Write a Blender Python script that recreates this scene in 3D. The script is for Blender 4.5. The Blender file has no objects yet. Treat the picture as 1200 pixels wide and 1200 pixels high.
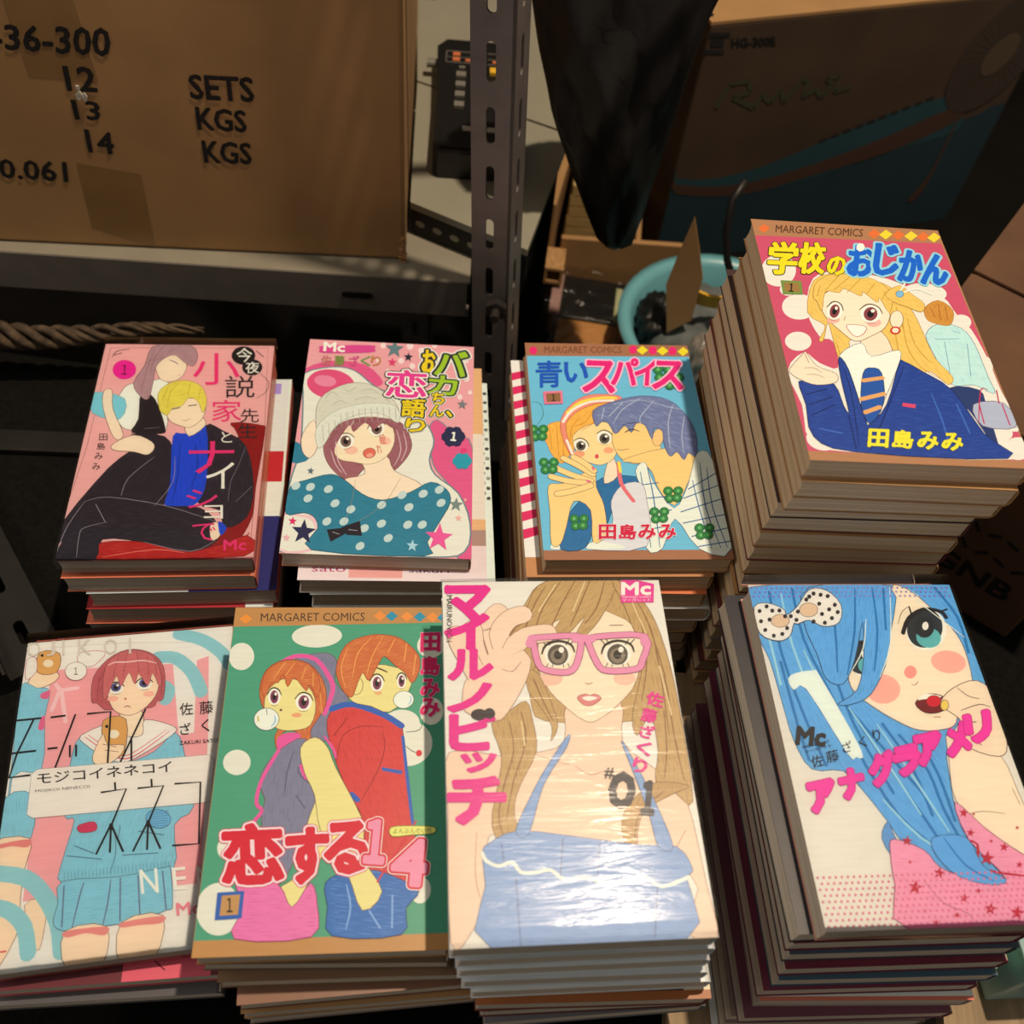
import bpy, bmesh, math, random
import numpy as np
from mathutils import Vector, Matrix
from mathutils.geometry import tessellate_polygon
random.seed(11)
SC = bpy.context.scene
COL = SC.collection
PI = math.pi

# ---------------------------------------------------------------- camera, light, exposure
PITCH, ROLL, FPX, CAM_H = 0.94686725, 0.13469571, 1163.375, 1.35
cam_data = bpy.data.cameras.new('camera')
cam_data.sensor_width = 36.0
cam_data.lens = FPX / 1200 * 36.0
cam_data.clip_start = 0.02
cam = bpy.data.objects.new('camera', cam_data)
COL.objects.link(cam)
cp, sp, cr, sr = math.cos(PITCH), math.sin(PITCH), math.cos(ROLL), math.sin(ROLL)
fw = Vector((0, cp, -sp)); up0 = Vector((0, sp, cp)); rt0 = Vector((1, 0, 0))
rt = cr * rt0 + sr * up0; upv = -sr * rt0 + cr * up0
cam.matrix_world = Matrix(((rt.x, upv.x, -fw.x, 0), (rt.y, upv.y, -fw.y, 0), (rt.z, upv.z, -fw.z, CAM_H), (0, 0, 0, 1)))
SC.camera = cam
cam_data.dof.use_dof = True
cam_data.dof.focus_distance = 0.56
cam_data.dof.aperture_fstop = 8.0

SC.view_settings.view_transform = 'Standard'
SC.view_settings.look = 'None'
SC.view_settings.gamma = 1.0
SC.view_settings.use_curve_mapping = False
SC.view_settings.exposure = 0.0

world = bpy.data.worlds.new('world'); SC.world = world; world.use_nodes = True
world.node_tree.nodes['Background'].inputs[0].default_value = (1.0, 0.89, 0.74, 1)
world.node_tree.nodes['Background'].inputs[1].default_value = 0.165

def lamp(name, loc, radius, power, color):
    d = bpy.data.lights.new(name, 'POINT'); d.shadow_soft_size = radius; d.energy = power; d.color = color
    o = bpy.data.objects.new(name, d); COL.objects.link(o); o.location = loc
    return o
# bare warm bulb high over the stall, behind and right of the stacks
lamp('ceiling_bulb_light', (0.32, 0.50, CAM_H + 1.26), 0.024, 117.0, (1.0, 0.785, 0.56))

# weak fill light added far to the left to lift the left page edges
tl = bpy.data.lights.new('left_fill_light', 'AREA'); tl.shape = 'RECTANGLE'; tl.size = 1.2; tl.size_y = 0.3; tl.energy = 9.0; tl.color = (1.0, 0.84, 0.66)
tlo = bpy.data.objects.new('left_fill_light', tl); COL.objects.link(tlo); tlo.location = (-1.6, 0.1, CAM_H + 1.0)
tlo.rotation_euler = (Vector((0.1, 0.3, CAM_H - 0.45)) - Vector(tlo.location)).to_track_quat('-Z', 'Y').to_euler()

# ---------------------------------------------------------------- materials
def lin(c):
    return tuple((x / 255 / 12.92) if x / 255 <= 0.04045 else ((x / 255 + 0.055) / 1.055) ** 2.4 for x in c)
REF = lin((252, 228, 200))
def alb(c):                       # colour of the thing itself under a neutral light
    l = lin(c); return tuple(min(0.92, max(0.004, l[i] / REF[i] * 0.86)) for i in range(3))
def mat(name, color, rough=0.6, bump=0.0, scale=40.0, var=0.0, metallic=0.0, coat=0.0, stretch=None, spec=0.5, hi=None):
    m = bpy.data.materials.new(name); m.use_nodes = True
    nt = m.node_tree; b = nt.nodes['Principled BSDF']
    b.inputs['Base Color'].default_value = (*color, 1)
    b.inputs['Roughness'].default_value = rough; b.inputs['Metallic'].default_value = metallic
    b.inputs['Coat Weight'].default_value = coat; b.inputs['Specular IOR Level'].default_value = spec
    tc = nt.nodes.new('ShaderNodeTexCoord'); mp = nt.nodes.new('ShaderNodeMapping')
    nt.links.new(tc.outputs['Object'], mp.inputs[0])
    if stretch: mp.inputs['Scale'].default_value = stretch
    n = nt.nodes.new('ShaderNodeTexNoise'); n.inputs['Scale'].default_value = scale; n.inputs['Detail'].default_value = 5
    nt.links.new(mp.outputs[0], n.inputs['Vector'])
    if var or hi:
        r = nt.nodes.new('ShaderNodeValToRGB')
        r.color_ramp.elements[0].position = 0.3; r.color_ramp.elements[1].position = 0.7
        lo = tuple(c * (1 - var) for c in color); h = hi or tuple(min(1, c * (1 + var)) for c in color)
        r.color_ramp.elements[0].color = (*lo, 1); r.color_ramp.elements[1].color = (*h, 1)
        nt.links.new(n.outputs['Fac'], r.inputs[0]); nt.links.new(r.outputs[0], b.inputs['Base Color'])
    if bump:
        bp = nt.nodes.new('ShaderNodeBump'); bp.inputs['Strength'].default_value = bump; bp.inputs['Distance'].default_value = 0.002
        nt.links.new(n.outputs['Fac'], bp.inputs['Height']); nt.links.new(bp.outputs[0], b.inputs['Normal'])
    return m
def glow(m, c, s):
    b = m.node_tree.nodes['Principled BSDF']
    b.inputs['Emission Color'].default_value = (*c, 1); b.inputs['Emission Strength'].default_value = s

def print_mat():                  # flat ink on coated paper; the ink colour is stored per face
    m = bpy.data.materials.new('printed_ink'); m.use_nodes = True
    nt = m.node_tree; b = nt.nodes['Principled BSDF']
    a = nt.nodes.new('ShaderNodeAttribute'); a.attribute_name = 'ink'
    tc = nt.nodes.new('ShaderNodeTexCoord')
    n = nt.nodes.new('ShaderNodeTexNoise'); n.inputs['Scale'].default_value = 90; n.inputs['Detail'].default_value = 3
    mp = nt.nodes.new('ShaderNodeMapping'); mp.inputs['Scale'].default_value = (0.6, 5, 1)
    nt.links.new(tc.outputs['Object'], mp.inputs[0]); nt.links.new(mp.outputs[0], n.inputs['Vector'])
    mr = nt.nodes.new('ShaderNodeMapRange'); mr.inputs[3].default_value = 0.9; mr.inputs[4].default_value = 1.08
    nt.links.new(n.outputs['Fac'], mr.inputs[0])
    mx = nt.nodes.new('ShaderNodeVectorMath'); mx.operation = 'SCALE'
    nt.links.new(a.outputs['Color'], mx.inputs[0]); nt.links.new(mr.outputs[0], mx.inputs['Scale'])
    nt.links.new(mx.outputs[0], b.inputs['Base Color'])
    b.inputs['Roughness'].default_value = 0.42; b.inputs['Specular IOR Level'].default_value = 0.35
    bp = nt.nodes.new('ShaderNodeBump'); bp.inputs['Strength'].default_value = 0.05; bp.inputs['Distance'].default_value = 0.001
    nt.links.new(n.outputs['Fac'], bp.inputs['Height']); nt.links.new(bp.outputs[0], b.inputs['Normal'])
    return m
def pages_mat(name, c1, c2):
    m = bpy.data.materials.new(name); m.use_nodes = True
    nt = m.node_tree; b = nt.nodes['Principled BSDF']; b.inputs['Roughness'].default_value = 0.85
    tc = nt.nodes.new('ShaderNodeTexCoord'); mp = nt.nodes.new('ShaderNodeMapping'); mp.inputs['Scale'].default_value = (6, 6, 2200)
    nt.links.new(tc.outputs['Object'], mp.inputs[0])
    n = nt.nodes.new('ShaderNodeTexNoise'); n.inputs['Scale'].default_value = 1.0; n.inputs['Detail'].default_value = 3
    nt.links.new(mp.outputs[0], n.inputs['Vector'])
    r = nt.nodes.new('ShaderNodeValToRGB'); r.color_ramp.elements[0].position = 0.35; r.color_ramp.elements[1].position = 0.65
    r.color_ramp.elements[0].color = (*c1, 1); r.color_ramp.elements[1].color = (*c2, 1)
    nt.links.new(n.outputs['Fac'], r.inputs[0]); nt.links.new(r.outputs[0], b.inputs['Base Color'])
    bp = nt.nodes.new('ShaderNodeBump'); bp.inputs['Strength'].default_value = 0.5; bp.inputs['Distance'].default_value = 0.0005
    nt.links.new(n.outputs['Fac'], bp.inputs['Height']); nt.links.new(bp.outputs[0], b.inputs['Normal'])
    return m
def film_mat(name, wrinkle=1.0, scale=(30, 140, 1), gloss=0.12, haze=0.0):
    m = bpy.data.materials.new(name); m.use_nodes = True
    nt = m.node_tree; nt.nodes.clear()
    out = nt.nodes.new('ShaderNodeOutputMaterial'); tr = nt.nodes.new('ShaderNodeBsdfTransparent')
    tr.inputs[0].default_value = (0.97, 0.97, 0.97, 1)
    gl = nt.nodes.new('ShaderNodeBsdfGlossy'); gl.inputs['Roughness'].default_value = gloss
    mx = nt.nodes.new('ShaderNodeMixShader'); fr = nt.nodes.new('ShaderNodeFresnel'); fr.inputs[0].default_value = 1.5
    tc = nt.nodes.new('ShaderNodeTexCoord'); mp = nt.nodes.new('ShaderNodeMapping'); mp.inputs['Scale'].default_value = scale
    mp.inputs['Rotation'].default_value = (0, 0, 0.5)
    n = nt.nodes.new('ShaderNodeTexNoise'); n.inputs['Scale'].default_value = 1.0; n.inputs['Detail'].default_value = 4
    n.inputs['Distortion'].default_value = 1.2
    bp = nt.nodes.new('ShaderNodeBump'); bp.inputs['Strength'].default_value = wrinkle; bp.inputs['Distance'].default_value = 0.002
    L = nt.links
    L.new(tc.outputs['Object'], mp.inputs[0]); L.new(mp.outputs[0], n.inputs['Vector']); L.new(n.outputs['Fac'], bp.inputs['Height'])
    L.new(bp.outputs[0], gl.inputs['Normal']); L.new(bp.outputs[0], fr.inputs['Normal'])
    ml = nt.nodes.new('ShaderNodeMath'); ml.operation = 'MULTIPLY'; ml.inputs[1].default_value = haze or 1.0
    L.new(fr.outputs[0], ml.inputs[0]); L.new(ml.outputs[0], mx.inputs[0]); L.new(tr.outputs[0], mx.inputs[1]); L.new(gl.outputs[0], mx.inputs[2]); L.new(mx.outputs[0], out.inputs[0])
    return m

M = {}
M['ink'] = print_mat()
M['pages'] = pages_mat('page_edges', (0.50, 0.43, 0.36), (0.74, 0.66, 0.56))
M['pages_old'] = pages_mat('yellowed_page_edges', (0.50, 0.37, 0.235), (0.76, 0.60, 0.41))
M['film'] = film_mat('clear_film', 0.25, (10, 40, 1), 0.10)
M['shrink'] = film_mat('crinkled_film', 0.22, (20, 150, 1), 0.17, 0.3)
M['crinkle'] = film_mat('loose_cellophane', 1.0, (28, 90, 1), 0.16)
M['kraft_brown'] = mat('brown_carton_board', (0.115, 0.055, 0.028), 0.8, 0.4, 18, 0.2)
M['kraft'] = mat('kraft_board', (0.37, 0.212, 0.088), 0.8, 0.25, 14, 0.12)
M['kraft_shaded'] = mat('kraft_board_shaded', (0.060, 0.034, 0.019), 0.8, 0.3, 12, 0.2)  # dark board, colour lowered further to put shade on the fan carton's front
M['kraft_cut'] = mat('kraft_cut_edge', (0.42, 0.24, 0.10), 0.9, 0.6, 200, 0.3)
M['tape'] = mat('brown_tape', (0.27, 0.155, 0.06), 0.35, 0.1, 30, 0.1)
M['black_ink'] = mat('stencil_ink', (0.010, 0.009, 0.010), 0.7)
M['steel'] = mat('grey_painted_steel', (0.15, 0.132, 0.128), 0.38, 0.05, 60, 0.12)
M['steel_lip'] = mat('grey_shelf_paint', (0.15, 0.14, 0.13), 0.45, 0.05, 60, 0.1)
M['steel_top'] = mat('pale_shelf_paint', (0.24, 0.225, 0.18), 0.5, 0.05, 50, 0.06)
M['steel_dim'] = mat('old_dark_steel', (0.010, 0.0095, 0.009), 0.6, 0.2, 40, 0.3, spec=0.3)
M['bolt'] = mat('bolt_zinc', (0.10, 0.09, 0.085), 0.35, 0.0, 40, 0, 0.8)
M['white_panel'] = mat('greyish_white_laminate', (0.25, 0.245, 0.195), 0.6, 0.05, 20, 0.04)
M['black_plastic'] = mat('black_plastic', (0.008, 0.008, 0.008), 0.35, 0.1, 100, 0.1)
M['black_bag'] = mat('black_bag_nylon', (0.006, 0.006, 0.006), 0.5, 0.5, 25, 0.4)
M['strap'] = mat('black_strap', (0.010, 0.009, 0.009), 0.5)
M['cloth'] = mat('black_cloth', (0.006, 0.006, 0.006), 0.95, 0.6, 300, 0.3, spec=0.1)
M['floor'] = mat('dark_floor', (0.005, 0.0045, 0.004), 0.9, 0.3, 8, 0.3, spec=0.1)
M['wall'] = mat('dark_wall', (0.010, 0.009, 0.008), 0.9, 0.3, 6, 0.3)
M['wood'] = mat('pale_batten_wood', (0.36, 0.26, 0.16), 0.7, 0.3, 12, 0.22, stretch=(14, 1, 14))
M['blue_basin'] = mat('light_blue_plastic', (0.15, 0.42, 0.50), 0.35, 0.05, 20, 0.05)
M['grey_fabric'] = mat('grey_fabric', (0.11, 0.13, 0.135), 0.85, 0.6, 60, 0.3)
M['yellow_pages'] = mat('yellow_pad', (0.52, 0.38, 0.16), 0.7, 0.2, 30, 0.1, stretch=(1, 1, 30))
M['yellow_band'] = mat('yellow_plastic_band', (0.75, 0.42, 0.02), 0.4, 0.05, 30, 0.05)
M['orange'] = mat('orange_pack_card', (0.48, 0.24, 0.08), 0.45, 0.1, 25, 0.08)
M['pink_pack'] = mat('pink_pack_side', (0.35, 0.22, 0.20), 0.5)
M['knob'] = mat('clear_grey_plastic', (0.20, 0.19, 0.17), 0.25)
M['rope'] = mat('braided_straw', (0.075, 0.05, 0.03), 0.85, 0.6, 120, 0.6)
M['button'] = mat('radio_button', (0.17, 0.165, 0.15), 0.4)
M['panel_white'] = mat('radio_plate', (0.5, 0.48, 0.42), 0.4)
M['radio_orange'] = mat('radio_orange_scale', (0.55, 0.16, 0.06), 0.5)
M['radio_yellow'] = mat('radio_yellow_key', (0.75, 0.45, 0.03), 0.5)
M['teal'] = mat('teal_carton_print', (0.014, 0.060, 0.078), 0.7, 0.15, 14, 0.12)
M['teal_dark'] = mat('deep_teal_carton_print', (0.009, 0.034, 0.048), 0.7, 0.15, 14, 0.12)
M['green_ink'] = mat('green_carton_print', (0.045, 0.047, 0.024), 0.75)
M['rust'] = mat('rust_carton_print', (0.062, 0.028, 0.016), 0.75)
M['fan_grey'] = mat('grey_carton_print', (0.042, 0.028, 0.022), 0.75)
M['fan_pale'] = mat('pale_carton_print', (0.085, 0.055, 0.032), 0.75)
M['mint'] = mat('mint_pack_print', (0.22, 0.62, 0.42), 0.3, 0.2, 40, 0.08)
M['pale_teal'] = mat('pale_teal_pack', (0.30, 0.50, 0.52), 0.35, 0.3, 40, 0.1)
M['olive_note'] = mat('olive_banknote_print', (0.42, 0.44, 0.26), 0.6, 0.2, 90, 0.15)

# ---------------------------------------------------------------- mesh helpers
def tag(o, label=None, cat=None, group=None, kind=None):
    if label: o['label'] = label
    if cat: o['category'] = cat
    if group: o['group'] = group
    if kind: o['kind'] = kind
    return o
def empty(name, loc=(0, 0, 0), rz=0.0, tx=0.0, ty=0.0):
    o = bpy.data.objects.new(name, None); COL.objects.link(o)
    o.empty_display_size = 0.02
    o.matrix_world = Matrix.Translation(loc) @ Matrix.Rotation(rz, 4, 'Z') @ Matrix.Rotation(tx, 4, 'X') @ Matrix.Rotation(ty, 4, 'Y')
    return o
def link(name, me, parent=None):
    o = bpy.data.objects.new(name, me); COL.objects.link(o)
    if parent: o.parent = parent
    return o
def obj(name, bm, m, parent=None, smooth=False):
    me = bpy.data.meshes.new(name); bmesh.ops.recalc_face_normals(bm, faces=bm.faces[:]); bm.to_mesh(me); bm.free()
    if m: me.materials.append(m)
    if smooth:
        for p in me.polygons: p.use_smooth = True
    return link(name, me, parent)
def box(bm, lo, hi, bev=0.0, mtx=None):
    vs = [bm.verts.new((x, y, z)) for x in (lo[0], hi[0]) for y in (lo[1], hi[1]) for z in (lo[2], hi[2])]
    fs = [(0, 1, 3, 2), (4, 6, 7, 5), (0, 4, 5, 1), (2, 3, 7, 6), (0, 2, 6, 4), (1, 5, 7, 3)]
    f = [bm.faces.new([vs[i] for i in q]) for q in fs]
    if bev:
        es = list({e for x in f for e in x.edges})
        r = bmesh.ops.bevel(bm, geom=es, offset=bev, segments=2, affect='EDGES', profile=0.5)
        vs = list({v for x in r['faces'] for v in x.verts} | {v for v in vs if v.is_valid})
    if mtx is not None: bmesh.ops.transform(bm, matrix=mtx, verts=[v for v in vs if v.is_valid])
    return bm
def nb(): return bmesh.new()
def prism(bm, pts, z0, z1, mtx=None):      # closed polygon in xy, pushed from z0 to z1
    a = [bm.verts.new((p[0], p[1], z0)) for p in pts]; b = [bm.verts.new((p[0], p[1], z1)) for p in pts]
    bm.faces.new(b); bm.faces.new(a[::-1]); n = len(pts)
    for i in range(n): bm.faces.new((a[i], a[(i + 1) % n], b[(i + 1) % n], b[i]))
    if mtx is not None: bmesh.ops.transform(bm, matrix=mtx, verts=a + b)
    return bm
def tube(bm, pts, r, n=8, close=False):
    P = [Vector(p) for p in pts]; rings = []
    for i, p in enumerate(P):
        d = (P[min(i + 1, len(P) - 1)] - P[max(i - 1, 0)]).normalized()
        a = d.orthogonal().normalized() if not rings else (prev - d * prev.dot(d)).normalized()
        prev = a; b = d.cross(a); rr = r[i] if isinstance(r, (list, tuple)) else r
        rings.append([bm.verts.new(p + a * rr * math.cos(2 * PI * k / n) + b * rr * math.sin(2 * PI * k / n)) for k in range(n)])
    for A, B in zip(rings, rings[1:]):
        for k in range(n): bm.faces.new((A[k], A[(k + 1) % n], B[(k + 1) % n], B[k]))
    bm.faces.new(rings[0][::-1]); bm.faces.new(rings[-1])
    return bm
def smooth_pts(P, closed=True, per=3):
    n = len(P); out = []
    if n < 3: return list(P)
    for i in range(n if closed else n - 1):
        g = (lambda k: P[k % n]) if closed else (lambda k: P[min(max(k, 0), n - 1)])
        p0, p1, p2, p3 = g(i - 1), g(i), g(i + 1), g(i + 2)
        for s in range(per):
            t = s / per; t2 = t * t; t3 = t2 * t
            out.append(tuple(0.5 * (2 * p1[c] + (p2[c] - p0[c]) * t + (2 * p0[c] - 5 * p1[c] + 4 * p2[c] - p3[c]) * t2 + (3 * p1[c] - p0[c] - 3 * p2[c] + p3[c]) * t3) for c in (0, 1)))
    if not closed: out.append(tuple(P[-1]))
    return out

_txt = {}
def glyphs(t):
    if t not in _txt:
        c = bpy.data.curves.new('lettering', 'FONT'); c.body = t; c.resolution_u = 2
        o = bpy.data.objects.new('lettering', c); COL.objects.link(o)
        bpy.context.view_layer.update()
        e = o.evaluated_get(bpy.context.evaluated_depsgraph_get()); m = e.to_mesh()
        pos = {}; idx = []
        V = []
        for v in m.vertices:
            k = (round(v.co.x, 5), round(v.co.y, 5))
            if k not in pos: pos[k] = len(V); V.append(k)
            idx.append(pos[k])
        F = [tuple(idx[i] for i in p.vertices) for p in m.polygons]; F = [f for f in F if len(set(f)) == len(f)]
        cnt = {}
        for f in F:
            for i in range(len(f)):
                e2 = tuple(sorted((f[i], f[(i + 1) % len(f)]))); cnt[e2] = cnt.get(e2, 0) + 1
        _txt[t] = (V, F, [k for k, n in cnt.items() if n == 1])
        e.to_mesh_clear(); bpy.data.objects.remove(o); bpy.data.curves.remove(c)
    return _txt[t]
def bbox(v):
    xs = [p[0] for p in v]; ys = [p[1] for p in v]
    return min(xs), min(ys), max(xs) - min(xs) or 1e-6, max(ys) - min(ys) or 1e-6

class Ink:                        # flat print, layer on layer, a few microns apart
    def __init__(s): s.v = []; s.f = []; s.c = []; s.z = 0
    def add(s, pts, faces, col):
        s.z += 1; b = len(s.v)
        s.v += [(p[0], p[1], s.z) for p in pts]
        s.f += [tuple(b + i for i in f) for f in faces]; s.c += [col] * len(faces)
    def poly(s, pts, col):
        t = tessellate_polygon([[Vector((p[0], p[1], 0)) for p in pts]])
        s.add(pts, t, col)
    def line(s, pts, w, col, closed=False, taper=False):
        n = len(pts); L = []; R = []
        for i, p in enumerate(pts):
            a = pts[(i - 1) % n] if closed else pts[max(i - 1, 0)]; b = pts[(i + 1) % n] if closed else pts[min(i + 1, n - 1)]
            dx, dy = b[0] - a[0], b[1] - a[1]; l = math.hypot(dx, dy) or 1; ww = w / 2
            if taper and n > 4: ww *= 0.25 + 0.75 * math.sin(PI * (i + .5) / n) ** 0.6
            L.append((p[0] - dy / l * ww, p[1] + dx / l * ww)); R.append((p[0] + dy / l * ww, p[1] - dx / l * ww))
        f = [(i, i + 1, n + i + 1, n + i) for i in range(n - 1)]
        if closed: f.append((n - 1, 0, n, 2 * n - 1))
        s.add(L + R, f, col)
        if w > 1.4 and not closed and not taper:
            for e in (pts[0], pts[-1]): s.poly([(e[0] + w / 2 * math.cos(a * PI / 5), e[1] + w / 2 * math.sin(a * PI / 5)) for a in range(10)], col)
    def hatch(s, P, col, gap=1.25):
        # loose pen strokes that follow the long axis of the shape, kept inside its outline
        n = len(P); cx = sum(p[0] for p in P) / n; cy = sum(p[1] for p in P) / n
        a = sum((p[0] - cx) ** 2 for p in P); b = sum((p[1] - cy) ** 2 for p in P); c = sum((p[0] - cx) * (p[1] - cy) for p in P)
        th = 0.5 * math.atan2(2 * c, a - b) + random.uniform(-.08, .08); ux, uy = math.cos(th), math.sin(th)
        Q = [((p[0] - cx) * ux + (p[1] - cy) * uy, -(p[0] - cx) * uy + (p[1] - cy) * ux) for p in P]
        lo, hi = min(q[1] for q in Q), max(q[1] for q in Q); v = lo + gap * 0.6; pts = []; fc = []
        while v < hi:
            xs = sorted(q0[0] + (v - q0[1]) * (q1[0] - q0[0]) / (q1[1] - q0[1]) for q0, q1 in zip(Q, Q[1:] + Q[:1]) if (q0[1] > v) != (q1[1] > v))
            for x0, x1 in zip(xs[::2], xs[1::2]):
                x = x0 + random.uniform(0.2, 2.5)
                while x < x1 - 1.2:
                    e = min(x + random.uniform(3, 13), x1 - 0.3); w_ = random.uniform(0.06, 0.15); k = len(pts)
                    if e - x > 1:
                        for t_, o_ in ((x, 0), ((x + e) / 2, w_), (e, 0), ((x + e) / 2, -w_)): pts.append((cx + t_ * ux - (v + o_) * uy, cy + t_ * uy + (v + o_) * ux))
                        fc.append((k, k + 1, k + 2, k + 3))
                    x = e + random.uniform(1, 7)
            v += gap * random.uniform(0.7, 1.3)
        if fc: s.add(pts, fc, col)
    def text(s, t, q, off, ref, col):
        # letter shapes fitted into the quad; weight and outlines are laid round the contours
        v, f, rim = glyphs(t)
        if not v: return
        x0, y0, w, h = bbox(v)
        k = math.dist(q[0], q[3]) / h; ins = min(ref * k, 0.2 * math.dist(q[0], q[3]), 0.2 * math.dist(q[0], q[1]))
        c = [sum(p[i] for p in q) / 4 for i in (0, 1)]
        def pull(p):
            l = math.dist(p, c) or 1; return tuple(p[i] - (p[i] - c[i]) / l * ins * 1.3 for i in (0, 1))
        q = [pull(p) for p in q]; P = []
        for x, y in v:
            a = (x - x0) / w; b = 1 - (y - y0) / h
            P.append(tuple((1 - a) * (1 - b) * q[0][i] + a * (1 - b) * q[1][i] + a * b * q[2][i] + (1 - a) * b * q[3][i] for i in (0, 1)))
        r = off * k
        if r < 0.05: s.add(P, f, col); return
        # thickened letter: cells within r of the contour or inside it, merged into row runs
        g = 0.11 if r > 0.16 else 0.07
        xs = [p[0] for p in P]; ys = [p[1] for p in P]
        X0, Y0 = min(xs) - r - g, min(ys) - r - g
        nx, ny = int((max(xs) + r - X0) / g) + 3, int((max(ys) + r - Y0) / g) + 3
        if nx * ny > 400000: s.add(P, f, col); return
        GX, GY = np.meshgrid(X0 + g * (np.arange(nx) + .5), Y0 + g * (np.arange(ny) + .5))
        ins_ = np.zeros((ny, nx), bool); near = np.zeros((ny, nx), bool)
        for a, b in rim:
            (ax, ay), (bx, by) = P[a], P[b]
            if ay != by:
                lo, hi = min(ay, by), max(ay, by); m = (GY[:, 0] >= lo) & (GY[:, 0] < hi)
                if m.any():
                    xc = ax + (GY[m, 0] - ay) * (bx - ax) / (by - ay)
                    ins_[m] ^= GX[m] > xc[:, None]
            i0 = max(int((min(ax, bx) - r - X0) / g) - 1, 0); i1 = int((max(ax, bx) + r - X0) / g) + 2
            j0 = max(int((min(ay, by) - r - Y0) / g) - 1, 0); j1 = int((max(ay, by) + r - Y0) / g) + 2
            gx, gy = GX[j0:j1, i0:i1], GY[j0:j1, i0:i1]; dx, dy = bx - ax, by - ay; L = dx * dx + dy * dy or 1e-12
            t_ = np.clip(((gx - ax) * dx + (gy - ay) * dy) / L, 0, 1)
            near[j0:j1, i0:i1] |= (gx - ax - t_ * dx) ** 2 + (gy - ay - t_ * dy) ** 2 < r * r
        mk = ins_ | near; runs = []; open_ = {}
        for j in range(ny + 1):
            row = mk[j] if j < ny else np.zeros(nx, bool)
            d = np.diff(np.concatenate(([0], row.astype(np.int8), [0]))); st = np.where(d == 1)[0]; en = np.where(d == -1)[0]
            cur = {(int(a), int(b)) for a, b in zip(st, en)}
            for k_ in list(open_):
                if k_ not in cur: runs.append((k_[0], open_.pop(k_), k_[1], j))
            for k_ in cur: open_.setdefault(k_, j)
        pts = []; fc = []
        for a, j0, b, j1 in runs:
            n = len(pts); pts += [(X0 + a * g, Y0 + j0 * g), (X0 + b * g, Y0 + j0 * g), (X0 + b * g, Y0 + j1 * g), (X0 + a * g, Y0 + j1 * g)]; fc.append((n, n + 1, n + 2, n + 3))
        s.add(pts, fc, col)
    def build(s, name, W, H, z, parent, sx=0.001, dz=2.5e-6, clip=True):
        v, f, c = s.v, s.f, s.c
        bm = bmesh.new(); lay = bm.loops.layers.float_color.new('ink')
        V = [bm.verts.new(((x) * sx, (H - y) * sx, z + k * dz)) for x, y, k in v]
        for fc, col in zip(f, c):
            try: F = bm.faces.new([V[i] for i in fc])
            except ValueError: continue
            F.normal_update()
            if F.normal.z < 0: F.normal_flip()
            for l in F.loops: l[lay] = (*col, 1)
        if clip:
            for co, no in (((0, 0, 0), (-1, 0, 0)), ((W * sx, 0, 0), (1, 0, 0)), ((0, 0, 0), (0, -1, 0)), ((0, H * sx, 0), (0, 1, 0))):
                bmesh.ops.bisect_plane(bm, geom=bm.verts[:] + bm.edges[:] + bm.faces[:], plane_co=co, plane_no=no, clear_outer=True, dist=1e-9)
        me = bpy.data.meshes.new(name); bm.to_mesh(me); bm.free(); me.materials.append(M['ink'])
        return link(name, me, parent)
def inkcol(h): return alb(tuple(int(a) for a in h.split()))
def run_ops(src):
    art, ttl = Ink(), Ink()
    for ln in src.strip().split('\n'):
        q = ln.split('|'); n = [float(a) for a in q[2].split()]; P = list(zip(n[::2], n[1::2])); c = inkcol(q[1])
        art.z = ttl.z = max(art.z, ttl.z)
        if q[0] in 'Pp':
            if q[0] == 'P': P = smooth_pts(P)
            art.poly(P, c)
            if len(q) > 5: art.hatch(P, inkcol(q[5]))
            if len(q) > 3 and q[3]: art.line(P, float(q[4]), inkcol(q[3]), True)
        elif q[0] == 'L': art.line(smooth_pts(P, False), float(q[3]), c, taper=float(q[3]) < 1.5)
        elif q[0] == 'l': art.line(P, float(q[3]), c)
        elif q[0] == 'd':
            art.z -= 1; r = float(q[3]); x, y = P[0]; art.poly([(x + r * math.cos(a * PI / 3), y + r * math.sin(a * PI / 3)) for a in range(6)], c)
        elif q[0] == 'T': ttl.text(q[3], P, float(q[4]), float(q[5]), c)
    return art, ttl

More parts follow.
